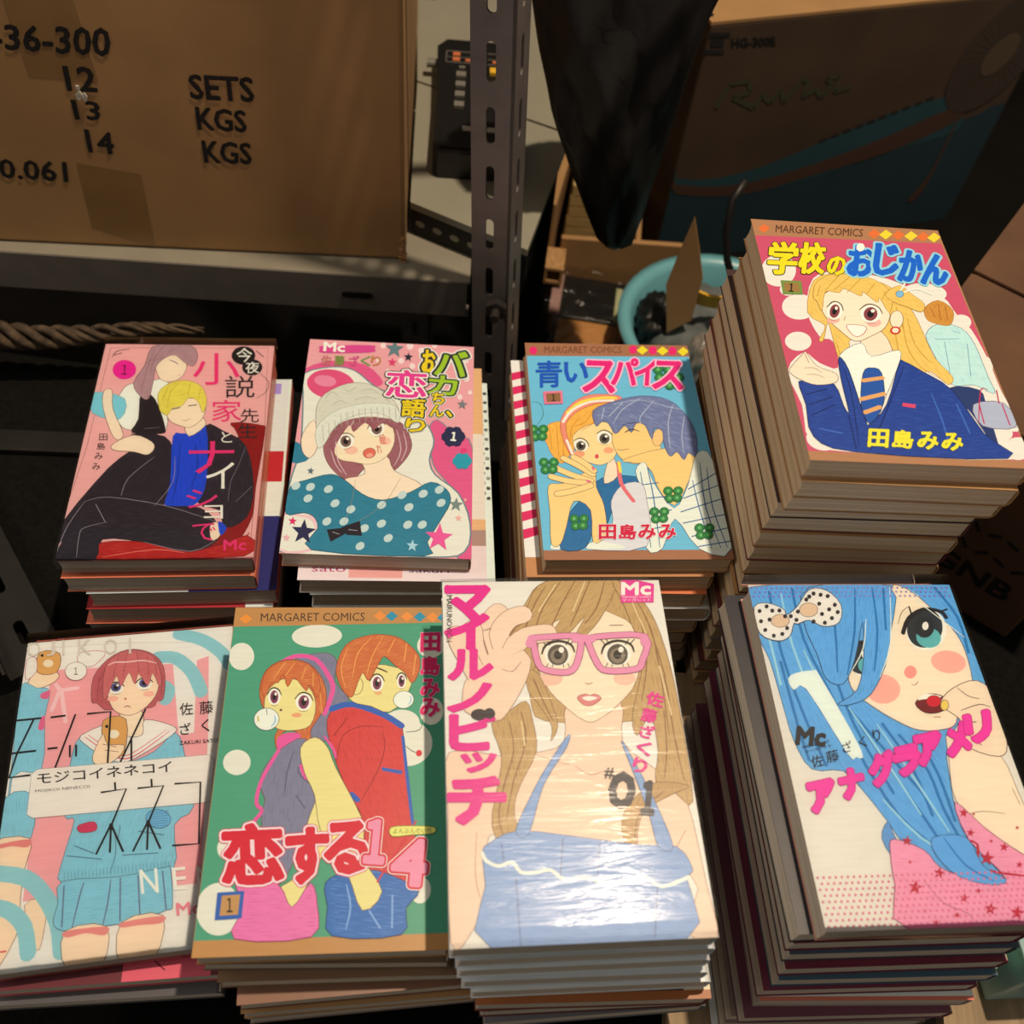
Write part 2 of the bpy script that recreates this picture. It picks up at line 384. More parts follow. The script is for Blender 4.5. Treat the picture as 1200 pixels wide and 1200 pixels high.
# ---------------------------------------------------------------- the books
BW, BH = 0.113, 0.176
_cover = {}
def cover_mat(c):
    if c not in _cover: _cover[c] = mat('cover_card_%d' % len(_cover), alb(c), 0.4, 0.05, 60, 0.04, coat=0.2)
    return _cover[c]
_mesh = {}
def book_meshes(t, w, h):
    k = (round(t, 4), w, h)
    if k in _mesh: return _mesh[k]
    # page block: slightly concave fore edge on the left, square foot; origin at the centre of the base
    bm = nb(); ct = 0.00045; x0 = -w / 2 + 0.0006; x1 = w / 2 - 0.0013; n = 6
    prof = [(x0 + 0.0011 * math.sin(PI * i / n), ct + (t - 2 * ct) * i / n) for i in range(n + 1)]
    ring = prof + [(x1, t - ct), (x1, ct)]
    A = [bm.verts.new((x, -h / 2 + 0.0007, z)) for x, z in ring]; B = [bm.verts.new((x, h / 2 - 0.0007, z)) for x, z in ring]
    bm.faces.new(A); bm.faces.new(B[::-1]); m = len(ring)
    for i in range(m): bm.faces.new((A[i], B[i], B[(i + 1) % m], A[(i + 1) % m]))
    bmesh.ops.recalc_face_normals(bm, faces=bm.faces[:])
    pg = bpy.data.meshes.new('page_block'); bm.to_mesh(pg); bm.free(); pg.materials.append(None)
    # jacket: front board, rounded spine on the right, back board, as one folded sheet with thickness
    bm = nb(); R = min(0.0035, t * 0.3)
    outer = [(-w / 2, t), (w / 2 - R, t)] + [(w / 2 - R + R * math.sin(a), t - R + R * math.cos(a)) for a in (0.5, 1.05, 1.57)] + \
            [(w / 2 - R + R * math.sin(a), R + R * math.cos(a)) for a in (1.57, 2.1, 2.64)] + [(w / 2 - R, 0), (-w / 2, 0)]
    def inset(p):
        x, z = p; return (x - (ct if x > w / 2 - R else 0), ct if z < ct else (t - ct if z > t - ct else z))
    inner = [inset(p) for p in outer]
    for (a, b) in ((outer, inner),):
        Ao = [bm.verts.new((x, -h / 2, z)) for x, z in a]; Bo = [bm.verts.new((x, h / 2, z)) for x, z in a]
        Ai = [bm.verts.new((x, -h / 2, z)) for x, z in b]; Bi = [bm.verts.new((x, h / 2, z)) for x, z in b]
        for i in range(len(a) - 1):
            bm.faces.new((Ao[i], Ao[i + 1], Bo[i + 1], Bo[i])); bm.faces.new((Ai[i], Bi[i], Bi[i + 1], Ai[i + 1]))
            bm.faces.new((Ao[i], Ai[i], Ai[i + 1], Ao[i + 1])); bm.faces.new((Bo[i], Bo[i + 1], Bi[i + 1], Bi[i]))
        for e in (0, -1): bm.faces.new((Ao[e], Bo[e], Bi[e], Ai[e]))
    bmesh.ops.recalc_face_normals(bm, faces=bm.faces[:])
    cv = bpy.data.meshes.new('jacket'); bm.to_mesh(cv); bm.free(); cv.materials.append(None)
    _mesh[k] = (pg, cv); return _mesh[k]
def book(label, group, t, x, y, z, yaw, tx=0.0, ty=0.0, color=(240, 225, 205), old=False, src=None, w=BW, h=BH, film=None, name='manga_paperback'):
    r = empty(name, (x, y, z), yaw, tx, ty)
    tag(r, label, 'book', group)
    pg, cv = book_meshes(t, w, h)
    for nm, me, m in (('page_block', pg, M['pages_old' if old else 'pages']), ('jacket', cv, cover_mat(color))):
        o = jk = link(nm, me, r); o.material_slots[0].link = 'OBJECT'; o.material_slots[0].material = m
    if src:
        art, ttl = run_ops(src)
        for nm, k in (('cover_picture', art), ('cover_lettering', ttl)):
            if k.f:
                o = k.build(nm, w * 1000, h * 1000, 0, jk); o.location = (-w / 2, -h / 2, t + 0.00002)
                if nm == 'cover_lettering': o['label'] = 'printed title, author name and volume number'
    if film:
        film_sleeve(r, t, w, h, film)
    return r
def film_sleeve(r, t, w, h, kind):
    # clear plastic sleeve: a loose bag a little longer than the book, open along the head
    bm = nb(); g = 0.0011; e = 0.006 if kind == 'sleeve' else 0.0012; n, m2 = 14, 20
    def zz(u, v): return t + g + 0.0003 * math.sin(9 * u + 5 * v) * math.sin(7 * v)
    top = [[bm.verts.new((-w / 2 - 0.001 + (w + 0.002) * i / n, -h / 2 - 0.001 + (h + 0.001 + e) * j / m2, zz(i / n, j / m2))) for j in range(m2 + 1)] for i in range(n + 1)]
    for i in range(n):
        for j in range(m2): bm.faces.new((top[i][j], top[i + 1][j], top[i + 1][j + 1], top[i][j + 1]))
    for i in range(n):          # foot wall of the sleeve
        a, b = top[i][0], top[i + 1][0]
        bm.faces.new((a, b, bm.verts.new((b.co.x, b.co.y, 0.001)), bm.verts.new((a.co.x, a.co.y, 0.001))))
    for i in range(n):          # head fold
        a, b = top[i][m2], top[i + 1][m2]
        bm.faces.new((a, b, bm.verts.new((b.co.x, b.co.y - e * 0.3, t * 0.4)), bm.verts.new((a.co.x, a.co.y - e * 0.3, t * 0.4))))
    o = obj('plastic_sleeve', bm, M['film' if kind == 'sleeve' else 'shrink'], r, True)
    o['label'] = 'clear plastic sleeve'
    return o

ART = {}
ART['A'] = '''p|242 172 158|0 0 113 0 113 176 0 176
l|150 80 70|3.7 3.6 108.9 2.4 111.9 72.1 110.2 122.1 110.5 172.7|0.3
l|150 80 70|3.7 3.6 3.1 91 -0.5 135.4|0.3
L|90 50 50|5.9 12.7 8.3 6.7 16.5 4.8|0.7
L|90 50 50|7.2 10.3 11.9 8.3|0.7
L|90 50 50|100.9 4.7 106.4 10.6|0.7
L|90 50 50|112.2 166.3 108.1 160.7 109.2 157|0.7
P|150 22 24|90 70.3 109.5 72.1 112.5 78.6 110.2 122.1 109.8 145.6 103.2 164.5 99.6 174.1 23.7 175.5 22.7 164.5 83.9 164.7 93.2 153.4 104.1 122.2 95.8 81|90 10 15|0.35|110 14 18
P|185 30 28|22.5 163.6 54.2 163.2 84.3 168.4 107.9 158.9 107.7 174 22.9 175.5|100 12 15|0.35|225 80 60
L|240 120 100|26.3 173.6 54.9 168.7 72.9 171.3|0.6
P|246 236 224|21.1 36.9 30.7 35.1 43.5 31.9 47.2 42.1 45.9 51.2 49.9 76.4 30.1 76.7 21.6 73.6 14.6 58.5 17.1 43.2|110 70 60|0.35
P|130 200 200|0.3 44.2 20.1 49.9 19.5 67.6 1.3 62|110 70 60|0.2
P|250 218 178|5.7 43.4 10.8 42.4 13.9 58.5 23.9 80.5 18.3 83.1 7.8 58.6|110 70 60|0.35
P|38 30 34|29.6 44.7 39.2 49.5 49.1 74.3 47.1 79.7 28.8 78.9 31.1 67
P|250 218 178|33.9 9.7 43.7 7.1 55.2 16.4 55.3 27 50.6 33.4 43.8 34.2 38.1 28.5|110 70 60|0.35
L|60 40 90|43.8 14.3 48.2 16.6 50.1 18.4|0.6
L|190 90 90|51 28.3 52.9 27.8|0.4
P|188 142 138|31.2 2.1 46 -1.6 57.3 1 62.2 9.6 60.6 19.9 54.1 16.5 47.4 9.9 41 12.5 36.2 20.4 36 35.5 35.3 49.6 30.1 48.1 23.5 36.2 28.5 19.3|110 70 60|0.35|138 92 92
L|130 85 85|33.2 3.7 30.5 21.7 29.6 44.7|0.3
L|130 85 85|39.6 1.2 34.3 12.1 33.1 28.6|0.3
L|130 85 85|49.6 0.2 42 7.2|0.3
L|130 85 85|28.2 17 40.9 12|0.3
P|40 32 40|28.9 80 49.8 81.8 58.1 98.4 59.4 118.8 56.6 135.6 50.7 137.1 31.9 132.1 13.6 131.7 7.8 150.7 0 163.8 -0.3 147 18.9 107.3 32 90.5|||74 62 70
P|42 33 42|74.2 72.7 85.8 76.9 101.3 89.4 109 122.1 106.8 145.6 94.7 153.4 88.9 140.1 76.2 134.4 76.2 106.4|||74 62 70
P|28 72 190|54.8 81.7 62.2 79.4 74.1 71.7 79.6 114.5 76.2 134.4 66.1 138.8 56.8 137 57.9 118.8|||18 48 146
L|15 40 120|60 88 61.7 114.8 61 134.6|0.5
L|15 40 120|69.5 87.8 73.1 106.5 70.5 124.6|0.5
P|40 32 40|9.4 133.3 22.4 129.6 56.7 136.6 78.1 138.3 89.9 150.6 90.9 162.8 75.7 170.7 48.3 163.6 24.4 161.3 22.5 175.5 -0.1 177 1.2 163.8 6.5 143.1|||74 62 70
L|150 135 135|9.4 133.3 22.5 130 56.7 136.6 88.3 148.7|0.45
L|150 135 135|-0.5 173.9 2.2 152.6 9.4 133.3|0.45
L|150 135 135|11.7 173.8 10.5 158.1 12.6 152.5 25.3 148.5|0.45
L|150 135 135|29.9 129.2 32.4 115.2 45.7 98.6|0.45
L|150 135 135|16 135.2 23.8 148.6|0.45
L|150 135 135|48.3 163.3 75.7 170.3 89.7 162.8|0.45
L|150 135 135|58.1 98.4 59.4 118.8 50.7 137.1|0.45
L|130 115 120|101.3 89.4 98 106.1 94.5 118.3 94.4 134.2|0.35
L|130 115 120|107.9 122.1 99 134.1|0.35
L|130 115 120|36.2 75.5 45.6 74.3|0.35
P|250 218 178|61.2 70.8 70.5 65.2 74.2 72.7 64.9 81.9|110 70 60|0.35
P|250 218 178|46.2 53.4 58.6 48.7 71.3 53 71.9 65.8 65.1 74.2 58.3 73 50.4 67.7|110 70 60|0.35
L|50 70 60|51.4 58.9 56.4 57.3|0.8
L|50 70 60|61.4 55.8 66.7 54.9|0.8
L|190 90 80|58.5 68.2 61.7 68.6 64 66.8|0.4
P|236 212 84|43.4 59 40.8 44.5 47.2 35.7 57.2 33.2 67.6 38.3 72.6 50.7 71.5 61.9 67.1 51.9 61.1 48.7 57 55.9 51.6 57.8 49.1 64 45.6 61.9|150 120 40|0.3|196 164 56
L|190 160 50|53.6 34 48.3 44.4 48.4 57.9|0.35
L|190 160 50|60.3 35 60 46.4|0.35
L|190 160 50|67.5 40.6 67 50.8|0.35
L|190 160 50|46.1 39.9 44.3 51.2|0.35
P|250 218 178|18.8 88.2 30.6 80.8 42.5 86.5 44.5 92.4 40.8 97.1 32.6 94.7 19.9 93.2|110 70 60|0.35
P|250 218 178|85.5 151.6 89.8 149.6 92.3 159 87.4 162.5|110 70 60|0.35
P|28 72 190|90.1 148.7 95.5 153.4 92.3 159|||18 48 146
P|238 38 140|23.5 23.7 23.3 27.5 21.6 30.6 18.8 32.4 15.5 32.5 12.2 30.8 9.6 27.8 8.3 24 8.5 20.1 10.1 17 12.9 15.2 16.3 15.1 19.6 16.8 22.2 19.8
T|30 20 25|13.9 19.4 17.5 19.8 18.2 28.6 14.7 28.3|１|0|0
P|30 24 26|100.8 9.5 100.1 13.9 97.4 17 93.6 18.3 89.6 17.2 86.4 14.1 84.9 9.9 85.6 5.5 88.2 2.3 92.1 1 96.2 2.1 99.4 5.2
P|30 24 26|106.4 20.6 105.7 24.4 103.5 27.2 100.3 28.2 96.9 27.3 94.2 24.6 93 20.9 93.6 17.1 95.8 14.2 99 13.2 102.5 14.1 105.2 16.8
L|60 45 45|105.1 26 111.5 34 110.5 43.2 104.4 49|0.4
T|250 240 225|87.5 2.6 98.2 2.3 99.3 16 88.7 16.2|今|0.006|0.006
T|250 240 225|94.7 15.6 104.1 15.4 104.9 26.3 95.6 26.5|夜|0.006|0.006
T|238 50 110|59 8 90.1 7.4 92.7 36.7 62.2 37.3|小|0|0
T|50 36 38|82.4 28.8 102 28.4 103.5 48.3 84.3 48.7|説|0|0
T|238 50 110|76.1 50.6 95 50.3 96.7 69.1 78 69.4|家|0|0
T|50 36 38|95.1 58.1 107.1 57.9 108 70 96.1 70.2|先|0|0
T|50 36 38|94.6 71.3 107.1 71.1 108.1 82.9 95.7 83.1|生|0|0
T|250 240 228|84.7 78 91.5 77.8 92.4 87 85.6 87.1|と|0|0
T|238 50 110|65.4 86.2 93.7 85.7 96 111.8 68.3 112.2|ナ|0|0
T|250 240 228|77.8 103.3 95.4 103 97.3 123.9 80 124.1|イ|0|0
T|238 50 110|68.2 124.7 87.3 124.4 88.7 138.5 69.8 138.8|シ|0|0
T|250 240 228|80.2 136.7 91.6 136.5 92.6 146.8 81.3 146.9|ョ|0|0
T|238 50 110|74.9 150.2 88.7 150 90 162.8 76.3 163|で|0|0
T|50 36 38|9 79.9 14 79.8 14.9 85.3 9.8 85.4|田|0|0
T|50 36 38|8.8 87.5 13.8 87.4 14.6 92.9 9.6 93|島|0|0
T|50 36 38|8.7 95.5 13.6 95.4 14.5 100.8 9.5 100.8|み|0|0
T|50 36 38|8.6 103.7 13.5 103.7 14.4 109 9.5 109|み|0|0
T|238 50 110|94.4 162.4 107.7 162.2 108.4 170 95.1 170.1|Mc|0.018|0.018'''
ART['B'] = '''p|238 158 152|0 0 113 0 113 176 0 176
p|246 210 195|52.4 2.6 51.8 5 50 5.7 48.5 4.2 48.3 1.7 49.7 -0.1 51.5 0.3
p|246 210 195|71.2 1.9 70.4 4.7 68.3 5.5 66.6 3.8 66.4 0.9 68 -1.1 70.2 -0.7
p|246 210 195|78.8 5.5 78 7.9 76.2 8.7 74.7 7.2 74.6 4.6 76 2.9 77.9 3.3
p|246 210 195|49.9 16.6 49.3 18.6 47.8 19.2 46.5 18 46.4 15.8 47.5 14.3 49.1 14.7
p|246 210 195|65.4 16.3 64.7 18.6 62.9 19.3 61.4 17.9 61.3 15.4 62.7 13.6 64.5 14
p|246 210 195|87.6 0.4 87 2.5 85.4 3.1 84.1 1.9 84 -0.4 85.2 -1.9 86.8 -1.5
p|246 210 195|109.8 13.5 109.1 15.5 107.6 16.1 106.3 14.9 106.2 12.7 107.5 11.2 109.1 11.5
p|246 210 195|110.4 30.2 109.6 32.6 107.8 33.3 106.3 31.8 106.3 29.3 107.7 27.6 109.5 28
p|246 210 195|105.8 47 105.1 49 103.6 49.6 102.4 48.4 102.3 46.3 103.5 44.8 105.1 45.2
p|246 210 195|112.3 42.5 111.7 44.1 110.4 44.6 109.4 43.6 109.4 41.8 110.4 40.6 111.7 40.9
p|246 210 195|83.5 17.8 82.9 19.9 81.4 20.5 80.1 19.2 80 17.1 81.2 15.6 82.8 15.9
p|246 210 195|73.2 20.8 72.5 23.2 70.8 23.9 69.3 22.4 69.1 19.9 70.5 18.2 72.3 18.6
p|246 210 195|56.2 26.4 55.7 28.1 54.5 28.6 53.4 27.6 53.3 25.8 54.3 24.6 55.6 24.9
P|228 85 125|84.2 78.3 89.5 68.2 101.7 81 113.1 91.8 113.7 174.1 103.9 173.6 110.5 153.7 105.8 132.8 95.4 117.1 87.8 104.6|110 130 130|0.8
P|228 85 125|0.5 27.1 16.8 19.5 39.4 21.7 52.3 37 43.7 41.8 28.1 30.9 13.1 28.1 1.4 37.2
P|236 224 196|-0.5 32.3 17.3 25.2 32.3 27.4 46.5 40.6 62 50.4 80.6 68.8 87.9 85.7 85.5 101 89.5 113.7 104.3 127.5 111.9 150.2 108.7 170.9 86.1 175.5 0.3 174.8 -0.1 129.5 3.7 98.7 2.2 68.6 0.4 49.2|105 128 128|1
P|226 78 112|33.7 42.6 31.9 48.1 27.4 52.2 21 54 14.1 53.2 7.8 50 3.5 45 2 39.1 3.7 33.6 8.1 29.4 14.5 27.5 21.6 28.3 28 31.6 32.3 36.7
P|236 130 150|21.2 39 20.2 41.3 17.5 42.9 13.8 43.1 10.2 42.1 7.6 39.9 6.6 37.3 7.6 34.9 10.3 33.4 14 33.1 17.7 34.2 20.3 36.3
P|240 190 180|-2.6 146.9 9.8 148 18 149.3 20.3 161.1 18.8 173.6 0.2 174.4
P|236 224 196|-1.4 150.3 9.9 149.7 16.9 152.8 19.3 161.1 17.3 172 0.3 172.7
P|45 120 138|-0.6 90.6 10.5 104.1 -0.2 108.4
P|250 218 178|3.8 85.6 9.7 72.9 14.5 86.8 13.7 98.4 10 104.2 5.1 98.6|110 70 60|0.35
P|160 95 95|21.9 82.5 31.2 72.3 58.6 70.4 67.6 73.6 73.3 86.7 73 96.2 67.7 106.7 62.3 111.6 56.1 102.8 45.3 110.8 38.9 120.2 31.8 118.8 23.5 110.3 18.8 99.6 18.2 88.4|110 70 60|0.35|112 58 62
P|250 218 178|43.4 103.6 58.1 99.9 63.7 111.6 77.6 119 82.1 125.1 74.5 129.9 58 134.9 43.8 130.7 32.7 120.6 45.6 115.3|110 70 60|0.35
P|250 220 172|24.6 97.4 22.9 84.4 31.2 73.3 45.3 67.8 58.7 72.3 62.7 87.4 58.1 100.8 48.6 107.3 37.9 106.1 29.3 104.4|110 70 60|0.3
P|248 185 150|40 96.4 39.6 98.1 38.1 99.4 36 100 33.9 99.7 32.3 98.5 31.6 96.9 32 95.2 33.5 93.9 35.6 93.3 37.7 93.6 39.4 94.7
P|248 185 150|60.4 87.6 60 89.3 58.7 90.6 56.9 91.2 55 90.9 53.5 89.7 52.9 88 53.3 86.3 54.6 85 56.5 84.4 58.4 84.7 59.8 85.9
P|248 240 225|36.6 87.7 36.5 91.4 34.5 94.4 31.5 95.4 28.6 94.2 26.9 91.2 27 87.4 28.9 84.4 31.9 83.4 34.9 84.6
P|120 88 72|34.9 88.3 35 91.2 33.8 93.5 31.8 94.2 29.8 93.1 28.5 90.6 28.5 87.6 29.7 85.4 31.7 84.7 33.7 85.8
P|28 20 24|33.3 88.9 33.2 90.8 32.3 91.9 31 91.5 30.2 90 30.2 88.1 31.1 87 32.4 87.3
P|255 252 245|33.7 87.2 33.3 88.3 32.3 88.3 31.7 87.3 32.1 86.3 33.1 86.2
L|30 22 26|25.8 90 27.5 85 30.2 82.9 34 83.3 37.1 86.3|0.75
L|90 60 55|30.7 96.1 33.2 95.8 36 93.9|0.25
P|248 240 225|55.5 75.9 55.5 79.7 53.5 82.8 50.5 84.1 47.5 83 45.7 79.9 45.7 76.1 47.7 72.9 50.7 71.7 53.7 72.8
P|120 88 72|53.9 76.6 53.9 79.6 52.7 81.9 50.7 82.8 48.7 81.7 47.3 79.2 47.3 76.2 48.5 73.9 50.5 73 52.5 74.1
P|28 20 24|52.2 77.3 52.2 79.2 51.2 80.4 49.9 80.1 49 78.6 49 76.6 50 75.4 51.3 75.7
P|255 252 245|52.7 75.6 52.2 76.7 51.2 76.8 50.6 75.8 51 74.7 52.1 74.6
L|30 22 26|44.6 78.8 46.2 73.5 48.9 71.3 52.8 71.5 56 74.4|0.75
L|90 60 55|49.6 84.7 52.2 84.3 55 82.3|0.25
P|226 105 80|51.1 97.2 51 99.3 49.9 101.2 48.1 102.3 46 102.4 44.4 101.3 43.4 99.5 43.5 97.3 44.7 95.5 46.5 94.4 48.5 94.3 50.2 95.4|110 70 60|0.3
P|245 160 130|49.7 99.6 49.6 100.5 49 101.3 48 101.8 46.9 101.9 46.1 101.5 45.6 100.8 45.7 99.9 46.4 99.1 47.4 98.6 48.4 98.5 49.3 98.8
T|200 40 40|52.2 82.9 56 81.8 57.6 90.1 53.9 91.2|絵|0|0
T|200 40 40|50.9 91.4 54.1 90.5 55.6 97.8 52.4 98.7|れ|0|0
P|150 84 86|22.2 86.3 28.4 73.5 42.5 68.6 60 69.3 67.6 74.6 62.2 77.9 54.4 73 48.9 78.8 42.8 73.4 36.1 81.6 32.9 76.1 26.8 89.8 25.3 97.3 26.8 104.6 23.2 97.4|||205 150 145
L|230 190 180|25.4 89.8 27.9 104.5 34.5 116.9|0.5
L|230 190 180|63.4 77.8 67.1 94.7 63.5 107.9|0.5
L|230 190 180|67.8 79.4 70.6 92.6 67.6 104|0.5
L|230 190 180|23.2 97.4 26.8 108.3 31.6 115.2|0.5
L|230 190 180|35.5 72 31.9 81.9|0.5
P|218 208 178|14.5 94.3 12.2 81.3 10.5 62.2 14.9 49.7 28.7 39.8 43.5 39.4 57.5 49.8 63.7 60.2 64 72 53.9 64.9 42.3 65.3 31 70.4 23.1 79.6 18.5 92.2|110 70 60|0.3|190 180 150
P|228 220 192|14.3 95.2 12.1 79.8 20.6 66.3 34.5 58.5 50.4 55.7 62.7 58.7 64.3 72.3 53.9 65.3 42.3 65.3 31 70.4 23.1 79.6 18.3 93.1|160 150 125|0.3|196 186 156
l|170 160 132|15.8 77.1 17.6 89.6|0.35
l|170 160 132|19.5 74.8 21.2 87.4|0.35
l|170 160 132|23.1 72.6 24.5 80.6|0.35
l|170 160 132|26.6 66.7 28.2 78.5|0.35
l|170 160 132|30.3 64.8 31.9 76.7|0.35
l|170 160 132|34.1 63.2 35.7 75.1|0.35
l|170 160 132|37.9 61.7 39.5 73.7|0.35
l|170 160 132|41.8 60.6 43.3 72.6|0.35
l|170 160 132|45.7 59.8 47.2 71.8|0.35
l|170 160 132|49.6 59.5 51.1 71.5|0.35
l|170 160 132|53.6 59.2 55 71.2|0.35
l|170 160 132|57.5 58.9 58.9 71|0.35
l|170 160 132|61.5 58.6 62.9 70.7|0.35
L|180 170 140|15.3 54 19.1 47.8 23.8 51.4|0.5
L|180 170 140|26.1 44.2 30.7 46.8 34.8 42.5|0.5
L|180 170 140|38 46.3 43.8 43.8 49.9 47.3|0.5
L|180 170 140|20.1 59.5 25.5 55.2 30.1 57.8|0.5
L|180 170 140|34.2 54.5 41.3 51 48.8 52.4|0.5
L|180 170 140|53 49.1 57.8 54.7|0.5
P|45 122 138|1 127.7 10 121.8 24.7 116.5 34.1 120.9 45.2 130.9 58 134.9 74.4 128.2 86.9 119.7 97.1 125.2 99.5 134.9 93.5 149.3 86.4 165 85 174.9 18.5 173.1 20.7 157.7 17.7 149.4 11 146.6 0.6 147.6|20 60 75|0.4|30 96 116
P|196 208 192|26.6 126.2 26.9 128.4 25.6 130.5 23.6 131.2 22 130.1 21.7 127.9 23 125.8 25 125.1
P|196 208 192|31.6 136.8 31.8 139.1 30.5 141.1 28.5 141.8 26.9 140.7 26.7 138.5 28 136.4 30 135.7
P|196 208 192|41.5 140.9 41.7 143.1 40.4 145.2 38.4 145.8 36.8 144.8 36.6 142.5 37.9 140.5 39.9 139.8
P|196 208 192|27.9 150.5 28.1 152.7 26.9 154.7 24.9 155.4 23.3 154.3 23.1 152.1 24.4 150.1 26.4 149.4
P|196 208 192|60.7 150.7 60.8 152.9 59.5 154.9 57.5 155.6 55.9 154.5 55.7 152.3 57.1 150.3 59.1 149.6
P|196 208 192|72.1 128.6 72.2 130.8 70.8 133 68.7 133.7 67.2 132.6 67 130.3 68.4 128.2 70.5 127.4
P|196 208 192|85 127 85.2 129.3 83.7 131.4 81.6 132.1 80 131 79.9 128.7 81.3 126.6 83.4 125.9
P|196 208 192|76.7 137.7 76.8 140 75.5 142.1 73.4 142.8 71.8 141.7 71.6 139.4 73 137.3 75.1 136.6
P|196 208 192|96.3 133.5 96.4 135.8 95 137.9 92.9 138.6 91.3 137.5 91.2 135.3 92.6 133.1 94.7 132.4
P|196 208 192|76.6 150.8 76.7 153 75.4 155.1 73.3 155.8 71.7 154.7 71.6 152.5 72.9 150.4 75 149.7
P|196 208 192|65.4 161.1 65.5 163.3 64.2 165.3 62.2 165.9 60.6 164.8 60.4 162.7 61.8 160.7 63.8 160
P|196 208 192|85.3 150.4 85.5 152.7 84.1 154.7 82 155.4 80.4 154.3 80.3 152.1 81.7 150 83.8 149.3
P|196 208 192|95 123.4 95.1 125.7 93.7 127.8 91.6 128.6 90 127.4 89.8 125.1 91.3 123 93.4 122.2
P|196 208 192|49 167.5 49.2 169.7 47.9 171.6 45.9 172.3 44.4 171.2 44.2 169.1 45.5 167.1 47.5 166.4
P|196 208 192|15.5 125 15.8 127.3 14.5 129.4 12.5 130.1 10.9 129 10.7 126.7 11.9 124.6 13.9 123.9
P|196 208 192|6.6 124.6 6.9 126.9 5.6 129 3.7 129.7 2.1 128.6 1.8 126.3 3 124.2 5 123.5
P|196 208 192|59.9 136.8 60.1 139.1 58.7 141.1 56.7 141.8 55.1 140.7 54.9 138.5 56.2 136.4 58.3 135.7
P|196 208 192|50.6 154.6 50.8 156.8 49.5 158.8 47.5 159.4 45.9 158.4 45.7 156.2 47 154.2 49.1 153.5
P|196 208 192|15 133.8 15.2 136.1 14 138.1 12 138.8 10.4 137.7 10.1 135.5 11.4 133.4 13.4 132.8
P|196 208 192|38.1 150 38.3 152.2 37 154.2 35 154.9 33.4 153.8 33.2 151.6 34.5 149.6 36.5 149
L|150 130 90|40.3 120.2 38.9 139.7 35.9 153.6|0.25
L|150 130 90|68.2 116.8 58.2 138.7 40 155.2|0.25
p|34 28 34|26.1 158.3 35.4 156.7 36.7 161.4 29.1 167.1
p|34 28 34|36.5 155.3 45.2 151.2 47.3 162 38.1 161.7
P|34 28 34|39 158.3 38.8 159.6 38 160.6 36.8 161.1 35.6 160.7 34.6 159.8 34.2 158.5 34.4 157.1 35.2 156.1 36.4 155.7 37.7 156 38.6 156.9
L|170 160 160|29.6 159.9 33.8 161.4|0.4
L|170 160 160|38.9 157.8 44.3 158.4|0.4
p|42 40 70|12.3 151.2 14.3 157.5 19.6 158.2 15.6 162 17.1 168.4 12.7 164.5 8.4 167.8 9.6 161.6 5.4 157.2 10.6 157.3
p|222 40 90|5.2 149.6 5.9 151.9 7.8 152.1 6.4 153.5 7 155.8 5.3 154.4 3.8 155.6 4.3 153.4 2.7 151.8 4.6 151.8
p|238 85 140|93.6 150.7 95.5 157.9 101.5 158.6 96.6 162.9 97.9 170.2 93 165.8 87.9 169.5 89.7 162.5 85.1 157.6 91.2 157.6
p|100 122 120|58.2 -3.7 59.8 2.6 64.6 3 60.8 7 62 13.3 58.1 9.6 54.1 13.1 55.4 6.8 51.8 2.6 56.5 2.5
p|40 40 50|68.1 8.2 68.8 11.3 71.2 11.5 69.3 13.5 69.9 16.7 68 14.8 66 16.6 66.6 13.4 64.8 11.3 67.2 11.3
p|222 60 100|57.3 13.8 58.1 16.9 60.5 17.1 58.6 19.1 59.2 22.2 57.3 20.4 55.3 22.1 56 19 54.1 16.9 56.5 16.9
p|120 132 118|103.3 130.8 104.3 134.6 107.5 135 104.8 137.3 105.5 141.2 102.9 138.9 100.2 140.9 101.2 137.1 98.8 134.5 102 134.5
p|170 205 205|77.7 163.4 78.5 166.5 81.1 166.8 79 168.6 79.7 171.7 77.5 169.8 75.3 171.4 76.1 168.4 74.1 166.3 76.7 166.3
p|88 108 105|12 111.5 12.7 113.6 14.3 113.7 13 115 13.5 117.1 12.1 115.8 10.8 116.9 11.2 114.9 9.8 113.5 11.5 113.5
p|120 120 115|105.9 49.3 106.6 52.5 109.2 52.8 107.1 54.8 107.6 58.1 105.5 56.1 103.3 57.9 104.2 54.7 102.3 52.5 104.8 52.4
p|242 170 170|3 162.2 3.6 164.2 5.3 164.4 4 165.6 4.6 167.7 3.1 166.4 1.8 167.5 2.1 165.5 0.8 164.1 2.5 164.1
p|242 170 150|104.8 143.7 105.3 145.6 106.9 145.7 105.6 146.9 105.9 148.8 104.7 147.7 103.3 148.7 103.8 146.8 102.6 145.5 104.2 145.5
p|242 170 150|108.8 130.9 109.1 132.1 110.1 132.2 109.2 132.9 109.5 134.1 108.6 133.4 107.8 134 108.1 132.8 107.4 132 108.4 132
p|40 42 70|108.3 81.5 107 85.2 104 86.3 101.6 84 101.5 80 103.8 77.3 106.9 78
p|40 42 70|106.1 85.7 104.9 89.3 101.9 90.4 99.5 88.1 99.4 84.1 101.7 81.5 104.7 82.1
p|40 42 70|101.7 86 100.5 89.6 97.5 90.7 95 88.4 94.9 84.4 97.3 81.7 100.3 82.4
p|40 42 70|99.4 82.1 98.2 85.8 95.2 86.9 92.7 84.6 92.6 80.6 94.9 77.9 98 78.6
p|40 42 70|101.5 77.9 100.3 81.7 97.3 82.8 94.8 80.4 94.7 76.4 97 73.7 100.1 74.4
p|40 42 70|106 77.6 104.7 81.4 101.7 82.5 99.2 80.1 99.1 76.1 101.5 73.4 104.5 74.1
P|40 42 70|105.5 81.7 104.8 84.4 103 86.5 100.4 87.4 97.8 86.9 95.9 85 95.1 82.4 95.7 79.7 97.6 77.5 100.1 76.6 102.8 77.2 104.7 79
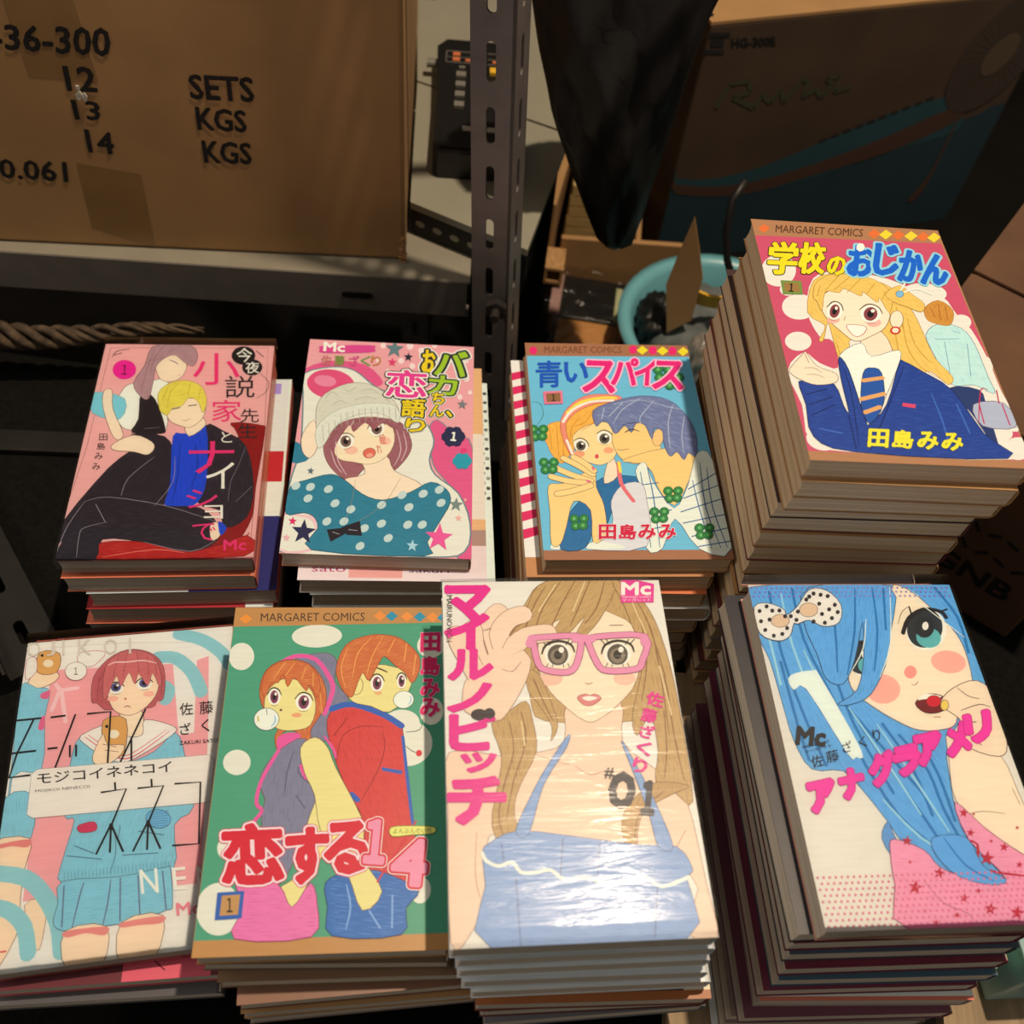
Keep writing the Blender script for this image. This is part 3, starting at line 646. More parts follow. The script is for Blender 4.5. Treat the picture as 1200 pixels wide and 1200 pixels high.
T|245 235 225|99.2 78 102.5 78.4 101.9 86 98.6 85.7|１|0.03|0.03
p|40 150 160|112.8 101.6 111.7 104.6 109.3 105.5 107.2 103.6 107.2 100.3 109.1 98.2 111.6 98.7
p|40 150 160|111.1 104.6 110 107.6 107.6 108.5 105.5 106.6 105.5 103.3 107.4 101.2 109.9 101.8
p|40 150 160|107.6 104.8 106.5 107.8 104.1 108.7 102.1 106.8 102 103.6 103.9 101.4 106.4 102
p|40 150 160|105.7 102 104.7 105 102.3 105.9 100.2 104 100.2 100.7 102.1 98.6 104.6 99.2
p|40 150 160|107.4 99 106.4 102 103.9 102.9 101.9 101 101.8 97.7 103.8 95.6 106.3 96.1
p|40 150 160|111 98.8 109.9 101.8 107.4 102.7 105.4 100.8 105.4 97.5 107.3 95.3 109.8 95.9
P|40 150 160|110.4 101.8 109.9 103.8 108.4 105.4 106.4 106.1 104.4 105.7 102.8 104.3 102.2 102.2 102.7 100.2 104.2 98.6 106.2 97.9 108.3 98.3 109.8 99.7
p|226 60 110|109.3 93.5 108.5 95.6 106.8 96.3 105.4 94.9 105.3 92.6 106.7 91.1 108.4 91.5
P|222 70 130|7.8 9.4 9.7 5.9 42 3.3 44.4 6.1 42.4 10.1 10.3 12.6
T|248 236 225|9.6 2.2 24.3 2.3 24.6 11.1 9.9 11|Mc|0.03|0.03
T|196 112 100|9.2 14.9 16 14.8 16.4 24.3 9.6 24.4|佐|0.018|0.018
T|120 140 60|18.1 14.5 24.9 14.4 25.3 23.9 18.5 24|藤|0.018|0.018
T|214 80 120|27.8 14 34.7 13.9 35 23.5 28.1 23.6|ざ|0.018|0.018
T|110 150 70|35.7 13.7 42.6 13.6 42.9 23.1 36 23.2|く|0.018|0.018
T|190 120 60|42.8 13.3 49.7 13.2 49.9 22.8 43 22.9|り|0.018|0.018
T|240 232 215|78.1 4.7 86.6 5 85.9 26.9 77.5 26.6|お|0.114|0.024
T|40 36 44|78.1 4.7 86.6 5 85.9 26.9 77.5 26.6|お|0.08|0.024
T|238 200 30|78.1 4.7 86.6 5 85.9 26.9 77.5 26.6|お|0.024|0.024
T|240 232 215|86.7 4.6 109.3 5.3 108.2 29.6 86 28.8|バ|0.114|0.024
T|40 36 44|86.7 4.6 109.3 5.3 108.2 29.6 86 28.8|バ|0.08|0.024
T|160 190 40|86.7 4.6 109.3 5.3 108.2 29.6 86 28.8|バ|0.024|0.024
T|240 232 215|82.7 28.5 102.6 29.2 101.8 46.8 82.2 46.1|カ|0.114|0.024
T|40 36 44|82.7 28.5 102.6 29.2 101.8 46.8 82.2 46.1|カ|0.08|0.024
T|160 190 40|82.7 28.5 102.6 29.2 101.8 46.8 82.2 46.1|カ|0.024|0.024
T|240 232 215|85.3 44.1 93.9 44.4 93.5 54.9 85 54.6|ち|0.114|0.024
T|40 36 44|85.3 44.1 93.9 44.4 93.5 54.9 85 54.6|ち|0.08|0.024
T|238 200 30|85.3 44.1 93.9 44.4 93.5 54.9 85 54.6|ち|0.024|0.024
T|240 232 215|84.6 55.2 93.9 55.6 93.5 66.1 84.3 65.7|ん|0.114|0.024
T|40 36 44|84.6 55.2 93.9 55.6 93.5 66.1 84.3 65.7|ん|0.08|0.024
T|238 200 30|84.6 55.2 93.9 55.6 93.5 66.1 84.3 65.7|ん|0.024|0.024
T|240 232 215|95.1 60.1 99.3 60.2 99.1 65.8 94.9 65.6|、|0.114|0.024
T|40 36 44|95.1 60.1 99.3 60.2 99.1 65.8 94.9 65.6|、|0.08|0.024
T|238 200 30|95.1 60.1 99.3 60.2 99.1 65.8 94.9 65.6|、|0.024|0.024
T|240 232 215|65.8 50.2 81.6 50.9 81.2 67.3 65.5 66.6|語|0.114|0.024
T|40 36 44|65.8 50.2 81.6 50.9 81.2 67.3 65.5 66.6|語|0.08|0.024
T|238 200 30|65.8 50.2 81.6 50.9 81.2 67.3 65.5 66.6|語|0.024|0.024
T|240 232 215|69.2 67.9 82.1 68.5 81.8 80.2 68.9 79.5|り|0.114|0.024
T|40 36 44|69.2 67.9 82.1 68.5 81.8 80.2 68.9 79.5|り|0.08|0.024
T|238 200 30|69.2 67.9 82.1 68.5 81.8 80.2 68.9 79.5|り|0.024|0.024
T|40 36 44|53.9 25.3 81.7 24.9 81.6 50.3 54.4 50.4|恋|0.091|0.024
T|246 236 222|53.9 25.3 81.7 24.9 81.6 50.3 54.4 50.4|恋|0.064|0.024
T|230 60 130|53.9 25.3 81.7 24.9 81.6 50.3 54.4 50.4|恋|0.024|0.024'''
ART['C'] = '''p|168 108 72|0 0 113 0 113 176 0 176
p|112 186 204|0.6 12.3 112.7 10.7 112.9 169.2 -0.4 169.2
p|238 40 100|8.2 7.1 6.9 10.3 4.5 11.1 2.7 9 2.9 5.6 5 3.3 7.3 4
T|112 62 38|13.2 3.1 66.7 2 65.9 8.4 12.7 9.3|MARGARET COMICS|0.003|0.003
p|238 40 100|77.5 4.7 75.9 8.1 73.2 9.1 71.4 6.8 71.9 3.1 74.3 0.6 76.8 1.4
p|244 214 40|76.8 5.4 81.4 0.9 84.9 5.1 80.2 9.6
p|238 40 100|91.3 5 89.6 8.5 86.8 9.4 85.1 7.2 85.6 3.4 88.1 0.9 90.6 1.7
p|244 214 40|90.8 5.7 95.6 1.2 99.1 5.4 94.3 9.9
p|238 40 100|105.1 5.3 103.4 8.8 100.6 9.7 98.9 7.5 99.5 3.7 102 1.2 104.5 2
p|244 214 40|105.2 6 110.1 1.5 113.5 5.6 108.6 10.2
L|40 90 50|0.8 53.5 6.6 55.3 7.7 65.2 2.4 75|0.4
P|250 178 70|7 82.5 10.6 72.9 20.2 70.7 26.7 80.2 22.4 97.1 16.3 104.8 10.9 97.6 8.6 89.9|190 100 40|0.35|214 126 44
L|205 120 40|11.1 74.8 11.2 93.6|0.35
L|205 120 40|15.7 72.7 15.1 99|0.35
L|205 120 40|19.8 76.5 17.6 102.6|0.35
P|40 108 150|37.3 118.3 49.1 113.8 65.9 116.6 64.2 128.5 52.4 121.6 40.8 148.7 36.4 151.9 28.9 132.2|20 50 80|0.35|24 76 116
P|250 178 70|20.2 70.7 39.4 56.3 54.9 53.8 55.5 73.7 40.6 74.1 28.2 80.1 24.5 97 21 93.4|190 100 40|0.35|214 126 44
P|250 218 178|45.3 104 50 100.2 50.4 114.6 41.3 120|110 70 60|0.35
P|252 214 140|25.4 82.1 40.9 71.1 52.8 73.8 51.9 96.5 43.3 105.1 35.9 104.8 28.2 99.2|110 70 60|0.3
P|250 160 110|31.7 96.9 31.1 98.3 29.7 99.3 27.8 99.7 26.1 99.4 24.9 98.4 24.5 97 25.1 95.6 26.5 94.6 28.4 94.2 30.1 94.5 31.3 95.5
P|250 165 115|50.4 93.8 49.8 95.1 48.5 96.1 46.9 96.4 45.3 96.1 44.3 95.2 44 93.9 44.6 92.6 45.8 91.6 47.5 91.2 49 91.6 50.1 92.5
P|248 240 225|34.1 91.9 32.3 94.2 29.6 94.8 27 93.6 25.5 91 25.7 87.9 27.5 85.6 30.3 84.9 32.8 86.1 34.3 88.8
P|90 80 60|32.6 91.7 31.3 93.6 29.4 94.3 27.7 93.5 26.8 91.5 27.1 89.1 28.4 87.2 30.3 86.5 32 87.3 32.9 89.3
P|28 20 24|31.2 91 30.3 92.2 29.1 92.3 28.4 91.3 28.5 89.8 29.4 88.6 30.6 88.5 31.3 89.5
P|255 252 245|32 88.6 31.4 89.5 30.5 89.5 30.1 88.7 30.7 87.8 31.6 87.8
L|30 22 26|25.5 86.5 29 84.3 31.9 84.7 34.3 87.4 35 91.2|0.75
L|90 60 55|26.1 93.5 28 94.9 30.8 95.4|0.25
P|248 240 225|50.4 85 48.6 87.8 45.7 88.9 42.8 88 41 85.4 41 82.1 42.9 79.3 45.8 78.1 48.7 79 50.5 81.7
P|90 80 60|48.7 85.3 47.4 87.6 45.4 88.6 43.5 88 42.4 86 42.5 83.4 43.9 81.1 45.9 80.1 47.8 80.7 48.9 82.7
P|28 20 24|47.1 84.8 46.2 86.2 45 86.5 44.1 85.6 44.1 83.9 45 82.5 46.3 82.2 47.2 83.1
P|255 252 245|48 82.4 47.3 83.4 46.3 83.4 45.9 82.5 46.6 81.5 47.6 81.5
L|30 22 26|40.7 80.6 44.4 77.7 47.5 77.7 50.4 80.1 51.4 84.2|0.75
L|90 60 55|41.8 88 44 89.2 47 89.3|0.25
P|220 80 80|40.4 98.9 40.1 99.9 39.6 100.5 38.9 100.8 38.3 100.6 37.9 99.9 37.8 99 38.1 98.1 38.6 97.4 39.3 97.1 39.9 97.4 40.3 98
L|220 130 40|27.3 74.4 35 70.3 40.5 60.3|0.5
L|220 130 40|31.3 78.1 41 70.2 44.8 62.2|0.5
L|220 130 40|23.3 85.9 25.8 74.4 32.4 66.5|0.5
L|220 130 40|39.3 72.2 50.4 66|0.5
P|245 140 110|18.9 68.8 27.6 54.7 40.4 46.9 58.7 47.2 59.3 52.1 42.6 55.2 29.9 62.2 21.8 73 23 89.7 24.7 99.8 27.7 104.2 24.7 102.5 19 86|170 70 60|0.3
L|250 215 70|23.6 62.8 33.7 53.5 47.7 49.6 56.9 49.7|2.2
L|250 240 225|20.2 70.7 27 60.7 39.7 53.3 55.1 51.8|1.8
L|250 240 225|21.2 86 24.3 98.9|1.6
P|252 204 120|50.8 81.5 58.8 70.7 73.8 71.3 80.8 86.6 78.9 98.8 66.1 104.7 56.3 102.3 51.5 94.3|110 70 60|0.3
P|252 204 120|54.9 102 82.6 92.3 103.6 95.6 94.2 119.4 82.9 136.9 74.8 124 72.5 110.8 66.2 104.4|110 70 60|0.3
P|252 196 120|83.9 83.9 82.4 87.4 80.4 89.7 78.4 90.3 77 89 76.5 86.2 77 82.5 78.5 78.9 80.6 76.5 82.6 75.9 84 77.3 84.5 80.2|110 70 60|0.3
P|112 118 150|40.8 60.7 55 52.8 74.1 47.5 92.3 50.7 102.3 64.6 106 80.3 103 98.4 98.4 95.7 94.5 101.4 91.1 94.9 86 98.7 83.5 88.5 84.1 77.9 79.1 76.1 76.3 84.8 73.5 73.3 67.8 71.5 63.7 79.3 60 73.6 53.2 80.5 49.7 71.9 45.5 70.1 41.3 74.1|60 62 90|0.35|178 184 208
L|200 205 225|54.7 54.9 73.6 51.2 91.3 56.8 106.2 60.5|0.4
L|200 205 225|73.9 49.2 60.2 59.7 52.7 71.8|0.4
L|200 205 225|82.9 50.9 71.6 65.4 70.8 71.4|0.4
L|200 205 225|94.7 54.7 89 70.9 87.1 92.2|0.4
L|200 205 225|100.8 64.7 96.5 80.5 95.4 95.8|0.4
L|200 205 225|48.3 58.1 45.7 68.1|0.4
L|200 205 225|61 53.7 50.4 66|0.4
L|30 26 40|59.2 79.4 64.1 76.4 69.1 78.2|0.8
L|60 50 60|58.6 72.7 67.9 70.5|0.5
L|150 80 60|52.4 93.2 55.9 93.7 60.5 92.7|0.4
P|238 234 220|62.1 110.9 69.2 103.6 72.6 119.7 82.3 138.9 93.9 121.2 104.1 95.6 113.5 102.9 112.8 168.3 93.1 168.7 81.7 146.9 71 168.2 61.1 167.8 65.1 131.9|40 70 100|0.3
L|40 95 140|65.3 110.9 65.1 131.9 64 167.8|0.7
L|40 95 140|70.1 107.2 70.8 131.8 69.4 167.8|0.7
L|40 95 140|104.5 103 102.2 138.4 106.3 167.9|0.7
L|40 95 140|108.3 106.7 106.5 138.4 110.4 167.9|0.7
L|40 95 140|97.4 117.6 98 138.5 100.6 168.7|0.7
L|40 95 140|63.8 121.5 75.5 119.6|0.7
L|40 95 140|63.7 131.9 79.5 130.1|0.7
L|40 95 140|63.4 143.7 80.7 140.2|0.7
L|40 95 140|63.2 155.1 77.4 151.8|0.7
L|40 95 140|93.3 124.7 113.1 112.1|0.7
L|40 95 140|89.2 131.7 114.3 121|0.7
L|40 95 140|86 141.9 114.4 131.5|0.7
L|40 95 140|86 150.2 114.1 143.5|0.7
L|40 95 140|89.8 159.9 114.1 153.4|0.7
L|40 95 140|92.7 167.1 113.5 163.2|0.7
P|226 216 214|44.2 133.7 52.4 121.6 64 119.8 66.3 131.9 61.8 166.6 26 168.5 29.8 163.1 40.1 155.1 43.7 147|130 110 110|0.3
P|240 236 226|26 168.5 31.2 163.1 46.8 166.2 46.5 168.5
P|240 236 226|4.4 168.4 6 164.6 12.7 163 10.9 168.4
L|235 110 110|52.5 103.9 51.9 119.9 57.9 133.6|2.6
L|250 215 70|52.5 103.9 52.6 111.1|2
P|40 108 150|16.9 143.9 29 130.8 31.9 145.4 25.5 167.1 10.2 168.6 13.3 155.2|20 50 80|0.35|24 76 116
P|252 206 124|6.6 122.1 16.2 120.3 31 111.4 36.6 111.3 36.2 123.5 39.4 137.1 38.4 158.3 29.8 163.8 30.8 140.5 21.2 133.9 15.2 152 10.5 164.9 5 164.9 6 142.3|110 70 60|0.3
L|110 70 60|10.5 107.2 20.9 113.3 33.1 118.4|4.6
L|252 210 130|10.5 107.2 20.9 113.3 33.1 118.4|4
L|110 70 60|8.9 115.2 19.1 118.5 31.5 120.1|4.6
L|252 210 130|8.9 115.2 19.1 118.5 31.5 120.1|4
L|110 70 60|11.7 128.4 21.2 126.3 32.7 121.9|4.6
L|252 210 130|11.7 128.4 21.2 126.3 32.7 121.9|4
L|110 70 60|17.8 100.8 25.8 106.1 35 113.1|4.6
L|252 210 130|17.8 100.8 25.8 106.1 35 113.1|4
L|110 70 60|24.3 99.8 30.3 104.2 36 110.4|4.6
L|252 210 130|24.3 99.8 30.3 104.2 36 110.4|4
L|238 110 130|35.6 108.1 36 109.5|1.6
L|238 110 130|31 118.4 32.3 119.4|1.6
L|238 110 130|10.3 106.7 11.3 107.7|1.6
P|50 128 62|8.2 104 7.7 105.7 6.5 106.9 5 107.4 3.6 106.9 2.6 105.7 2.3 104.1 2.8 102.4 4 101.1 5.5 100.6 6.9 101.1 7.9 102.3|20 70 35|0.3
p|110 180 100|6.3 104 5.8 105.1 4.9 105.4 4.2 104.6 4.3 103.4 5.1 102.7 6 102.9
P|50 128 62|14.4 103.9 13.9 105.6 12.7 106.8 11.2 107.3 9.8 106.8 8.8 105.6 8.5 104 9 102.3 10.2 101 11.7 100.5 13.1 101 14.1 102.2|20 70 35|0.3
p|110 180 100|12.5 103.9 12 105 11.1 105.3 10.4 104.5 10.5 103.3 11.3 102.6 12.2 102.8
P|50 128 62|8.7 109.8 8.2 111.5 7 112.7 5.5 113.2 4.1 112.8 3.1 111.6 2.9 109.9 3.4 108.3 4.5 107 6 106.6 7.4 107 8.4 108.2|20 70 35|0.3
p|110 180 100|6.8 109.9 6.4 110.9 5.4 111.2 4.8 110.5 4.8 109.3 5.6 108.6 6.5 108.8
P|50 128 62|13.3 109.4 12.8 111.1 11.7 112.3 10.2 112.7 8.7 112.3 7.8 111.1 7.5 109.5 8 107.8 9.2 106.6 10.7 106.1 12.1 106.5 13.1 107.7|20 70 35|0.3
p|110 180 100|11.5 109.4 11 110.5 10.1 110.8 9.4 110 9.5 108.9 10.3 108.1 11.2 108.4
P|50 128 62|3.6 77.2 3 79 1.9 80.3 0.3 80.9 -1.1 80.4 -2.2 79.1 -2.5 77.4 -2 75.6 -0.8 74.2 0.8 73.7 2.2 74.2 3.3 75.4|20 70 35|0.3
p|110 180 100|1.7 77.3 1.2 78.4 0.2 78.7 -0.5 78 -0.4 76.7 0.4 75.9 1.3 76.1
P|50 128 62|10 77.1 9.4 78.9 8.2 80.2 6.7 80.7 5.2 80.3 4.2 79 3.9 77.2 4.4 75.4 5.6 74.1 7.2 73.6 8.6 74 9.7 75.3|20 70 35|0.3
p|110 180 100|8 77.1 7.5 78.3 6.6 78.6 5.9 77.8 6 76.5 6.8 75.7 7.7 76
P|50 128 62|4.1 83.5 3.6 85.2 2.4 86.5 0.9 87 -0.6 86.6 -1.6 85.3 -1.9 83.6 -1.4 81.8 -0.2 80.5 1.3 80 2.8 80.4 3.8 81.7|20 70 35|0.3
p|110 180 100|2.2 83.5 1.7 84.6 0.8 84.9 0.1 84.2 0.2 82.9 1 82.1 1.9 82.4
P|50 128 62|8.9 82.9 8.4 84.7 7.2 86 5.7 86.5 4.2 86.1 3.2 84.8 2.9 83.1 3.4 81.3 4.6 80 6.1 79.5 7.6 79.9 8.6 81.2|20 70 35|0.3
p|110 180 100|7 83 6.5 84.1 5.5 84.4 4.8 83.7 4.9 82.4 5.7 81.6 6.7 81.9
P|50 128 62|23 146.9 22.5 148.4 21.3 149.5 19.9 149.9 18.5 149.5 17.6 148.4 17.4 146.9 17.9 145.4 19 144.3 20.4 143.9 21.8 144.3 22.7 145.4|20 70 35|0.3
p|110 180 100|21.2 146.9 20.7 147.9 19.8 148.1 19.2 147.5 19.3 146.4 20 145.7 20.9 145.9
P|50 128 62|28.9 146.9 28.4 148.4 27.3 149.5 25.8 149.9 24.4 149.5 23.5 148.4 23.3 146.9 23.8 145.4 24.9 144.3 26.4 143.8 27.8 144.2 28.7 145.4|20 70 35|0.3
p|110 180 100|27.1 146.9 26.7 147.9 25.8 148.1 25.1 147.4 25.2 146.4 26 145.7 26.9 145.9
P|50 128 62|23.4 152.2 22.9 153.7 21.7 154.8 20.3 155.2 18.9 154.8 18 153.7 17.8 152.2 18.3 150.7 19.4 149.6 20.8 149.2 22.2 149.6 23.1 150.7|20 70 35|0.3
p|110 180 100|21.6 152.2 21.1 153.2 20.2 153.4 19.6 152.8 19.7 151.7 20.5 151 21.3 151.3
P|50 128 62|27.8 151.9 27.3 153.4 26.2 154.5 24.7 154.9 23.4 154.5 22.5 153.4 22.2 151.9 22.7 150.4 23.9 149.3 25.3 148.9 26.7 149.3 27.6 150.4|20 70 35|0.3
p|110 180 100|26.1 151.9 25.6 152.8 24.7 153.1 24 152.4 24.2 151.3 24.9 150.7 25.8 150.9
P|50 128 62|83.6 126 82.9 127.6 81.6 128.8 80.1 129.3 78.7 128.9 77.8 127.7 77.6 126.1 78.3 124.4 79.6 123.2 81.1 122.8 82.6 123.2 83.5 124.4|20 70 35|0.3
p|110 180 100|81.7 126 81.1 127.1 80.1 127.3 79.5 126.6 79.7 125.5 80.6 124.7 81.5 125
P|50 128 62|89.9 125.9 89.2 127.6 87.9 128.8 86.4 129.2 84.9 128.8 84 127.6 83.9 126 84.6 124.4 85.9 123.2 87.5 122.7 88.9 123.1 89.8 124.3|20 70 35|0.3
p|110 180 100|88 126 87.4 127 86.4 127.3 85.8 126.6 86 125.4 86.9 124.7 87.8 124.9
P|50 128 62|83.6 131.7 82.9 133.3 81.7 134.5 80.1 134.9 78.7 134.5 77.8 133.3 77.7 131.7 78.3 130.1 79.6 128.9 81.1 128.5 82.6 128.9 83.5 130.1|20 70 35|0.3
p|110 180 100|81.7 131.7 81.1 132.8 80.2 133 79.5 132.3 79.7 131.2 80.6 130.4 81.5 130.7
P|50 128 62|88.4 131.3 87.7 132.9 86.4 134.1 84.8 134.5 83.4 134.1 82.5 132.9 82.4 131.3 83.1 129.7 84.4 128.5 85.9 128.1 87.3 128.5 88.2 129.7|20 70 35|0.3
p|110 180 100|86.5 131.3 85.9 132.3 84.9 132.6 84.3 131.9 84.5 130.7 85.3 130 86.2 130.3
P|50 128 62|72.6 141.8 72 143.3 70.7 144.5 69.2 144.9 67.8 144.5 66.9 143.3 66.8 141.8 67.4 140.2 68.6 139.1 70.2 138.6 71.6 139.1 72.5 140.2|20 70 35|0.3
p|110 180 100|70.8 141.8 70.2 142.8 69.3 143 68.6 142.3 68.8 141.2 69.6 140.5 70.5 140.8
P|50 128 62|78.8 141.7 78.1 143.3 76.9 144.4 75.3 144.9 73.9 144.5 73.1 143.3 72.9 141.8 73.5 140.2 74.8 139 76.3 138.6 77.7 139 78.6 140.2|20 70 35|0.3
p|110 180 100|76.9 141.7 76.3 142.7 75.4 143 74.8 142.3 75 141.2 75.8 140.5 76.7 140.7
P|50 128 62|72.7 147.2 72 148.8 70.8 149.9 69.3 150.3 67.9 149.9 67 148.8 66.9 147.3 67.5 145.7 68.7 144.6 70.2 144.2 71.6 144.6 72.5 145.7|20 70 35|0.3
p|110 180 100|70.8 147.2 70.3 148.2 69.4 148.5 68.7 147.8 68.9 146.7 69.7 146 70.6 146.2
P|50 128 62|77.3 146.9 76.7 148.4 75.4 149.5 73.9 149.9 72.5 149.5 71.7 148.4 71.5 146.9 72.1 145.3 73.4 144.2 74.9 143.8 76.3 144.2 77.2 145.3|20 70 35|0.3
p|110 180 100|75.5 146.9 74.9 147.9 74 148.1 73.4 147.4 73.5 146.3 74.4 145.6 75.2 145.9
P|50 128 62|92.5 23.4 91.7 25.5 90.2 27 88.5 27.6 86.9 27.2 85.9 25.7 85.7 23.7 86.5 21.6 88 20 89.7 19.4 91.3 19.9 92.3 21.4|20 70 35|0.3
p|110 180 100|90.3 23.5 89.7 24.8 88.6 25.2 87.9 24.3 88.1 22.9 89.1 21.9 90.1 22.2
P|50 128 62|99.6 23.1 98.8 25.2 97.3 26.8 95.5 27.4 93.9 26.9 93 25.4 92.8 23.4 93.6 21.3 95.1 19.8 96.9 19.1 98.5 19.6 99.5 21.1|20 70 35|0.3
p|110 180 100|97.4 23.2 96.8 24.6 95.7 24.9 95 24.1 95.2 22.6 96.2 21.6 97.2 21.9
P|50 128 62|92.4 30.6 91.6 32.6 90.2 34.1 88.4 34.7 86.9 34.3 85.9 32.8 85.7 30.8 86.5 28.8 87.9 27.2 89.7 26.6 91.3 27.1 92.3 28.6|20 70 35|0.3
p|110 180 100|90.3 30.7 89.6 32 88.5 32.3 87.8 31.5 88.1 30 89 29.1 90 29.4
P|50 128 62|97.8 29.9 97 32 95.5 33.5 93.8 34.1 92.2 33.6 91.2 32.2 91.1 30.2 91.8 28.1 93.3 26.6 95.1 26 96.7 26.4 97.6 27.9|20 70 35|0.3
p|110 180 100|95.6 30 95 31.3 93.9 31.7 93.2 30.8 93.4 29.4 94.4 28.4 95.4 28.7
P|50 128 62|98.5 30.8 97.7 32.8 96.2 34.4 94.5 34.9 92.9 34.5 91.9 33 91.8 31 92.6 29 94 27.5 95.8 26.8 97.4 27.3 98.4 28.8|20 70 35|0.3
p|110 180 100|96.4 30.9 95.7 32.2 94.6 32.5 93.9 31.7 94.1 30.2 95.1 29.3 96.1 29.6
P|50 128 62|105.6 30.5 104.8 32.6 103.3 34.1 101.5 34.7 99.9 34.2 98.9 32.8 98.8 30.8 99.6 28.7 101.1 27.2 102.9 26.6 104.5 27.1 105.4 28.5|20 70 35|0.3
p|110 180 100|103.4 30.6 102.7 31.9 101.6 32.3 101 31.4 101.2 30 102.2 29 103.2 29.3
P|50 128 62|98.4 37.9 97.6 39.9 96.1 41.4 94.4 41.9 92.8 41.5 91.9 40.1 91.7 38.1 92.5 36.1 93.9 34.6 95.7 34 97.3 34.4 98.3 35.9|20 70 35|0.3
p|110 180 100|96.3 37.9 95.6 39.2 94.5 39.6 93.8 38.7 94.1 37.3 95 36.4 96 36.7
P|50 128 62|103.7 37.2 102.9 39.2 101.5 40.7 99.7 41.3 98.1 40.8 97.2 39.4 97 37.4 97.8 35.4 99.3 33.9 101 33.3 102.6 33.8 103.6 35.2|20 70 35|0.3
p|110 180 100|101.6 37.3 100.9 38.6 99.8 38.9 99.1 38.1 99.4 36.6 100.4 35.7 101.4 36
P|50 128 62|98.5 153.7 97.8 155.3 96.5 156.4 95 156.8 93.6 156.4 92.7 155.3 92.6 153.8 93.3 152.2 94.6 151.1 96.1 150.7 97.5 151.1 98.4 152.2|20 70 35|0.3
p|110 180 100|96.6 153.7 96 154.7 95.1 155 94.5 154.3 94.7 153.2 95.5 152.5 96.4 152.8
P|50 128 62|104.6 153.7 103.9 155.3 102.6 156.4 101.1 156.8 99.7 156.4 98.9 155.3 98.8 153.7 99.5 152.2 100.7 151.1 102.3 150.7 103.7 151.1 104.5 152.2|20 70 35|0.3
p|110 180 100|102.8 153.7 102.2 154.7 101.2 155 100.6 154.3 100.8 153.2 101.7 152.5 102.6 152.8
P|50 128 62|98.4 159.1 97.7 160.6 96.4 161.7 94.9 162.1 93.5 161.7 92.7 160.6 92.6 159.1 93.2 157.6 94.5 156.5 96 156.1 97.4 156.5 98.3 157.6|20 70 35|0.3
p|110 180 100|96.5 159.1 96 160.1 95 160.3 94.4 159.6 94.6 158.6 95.5 157.9 96.3 158.1
P|50 128 62|103 158.7 102.3 160.3 101.1 161.4 99.5 161.8 98.2 161.4 97.3 160.3 97.2 158.7 97.9 157.2 99.2 156.1 100.7 155.7 102.1 156.1 102.9 157.2|20 70 35|0.3
p|110 180 100|101.2 158.7 100.6 159.7 99.6 160 99.1 159.3 99.3 158.2 100.1 157.5 101 157.8
T|30 86 178|6.3 17.3 24.1 16.6 22.1 40.9 4.8 41.5|青|0.012|0.012
T|30 86 178|25.5 18 41.8 17.4 40 36.1 23.9 36.7|い|0.018|0.018
T|250 190 200|39.1 15.6 61.5 16.3 56.7 46.3 35.1 45.5|ス|0.056|0.024
T|238 36 112|39.1 15.6 61.5 16.3 56.7 46.3 35.1 45.5|ス|0.024|0.024
T|250 190 200|59 12.7 77.1 13.3 72.6 39.4 54.9 38.7|パ|0.056|0.024
T|238 36 112|59 12.7 77.1 13.3 72.6 39.4 54.9 38.7|パ|0.024|0.024
T|250 190 200|74.7 14.4 89.8 14.9 85.1 39.3 70.5 38.7|イ|0.056|0.024
T|238 36 112|74.7 14.4 89.8 14.9 85.1 39.3 70.5 38.7|イ|0.024|0.024
T|250 190 200|87.2 15 109.1 15.7 103.4 42.7 82.2 41.9|ス|0.056|0.024
T|238 36 112|87.2 15 109.1 15.7 103.4 42.7 82.2 41.9|ス|0.024|0.024
p|240 120 140|9.1 45.1 22 44.2 21.5 55.4 9.2 56.2
p|150 100 60|10.8 46.9 20.4 46.1 20.1 53.7 10.8 54.4
T|40 25 20|14.6 47.3 17.1 47.3 16.6 53.4 14.1 53.4|１|0.018|0.018
T|245 225 215|34.6 151.3 45.1 151.3 43.8 162.1 33.4 162.1|田|0.054|0.03
T|214 24 62|34.6 151.3 45.1 151.3 43.8 162.1 33.4 162.1|田|0.03|0.03
T|245 225 215|46.8 151.3 57.4 151.2 55.9 162.1 45.4 162.1|島|0.054|0.03
T|214 24 62|46.8 151.3 57.4 151.2 55.9 162.1 45.4 162.1|島|0.03|0.03
T|245 225 215|58.5 151.2 69.2 151.2 67.6 162.2 57 162.1|み|0.054|0.03
T|214 24 62|58.5 151.2 69.2 151.2 67.6 162.2 57 162.1|み|0.03|0.03
T|245 225 215|70.9 151.2 81.7 151.2 79.8 162.2 69.2 162.2|み|0.054|0.03
T|214 24 62|70.9 151.2 81.7 151.2 79.8 162.2 69.2 162.2|み|0.03|0.03'''
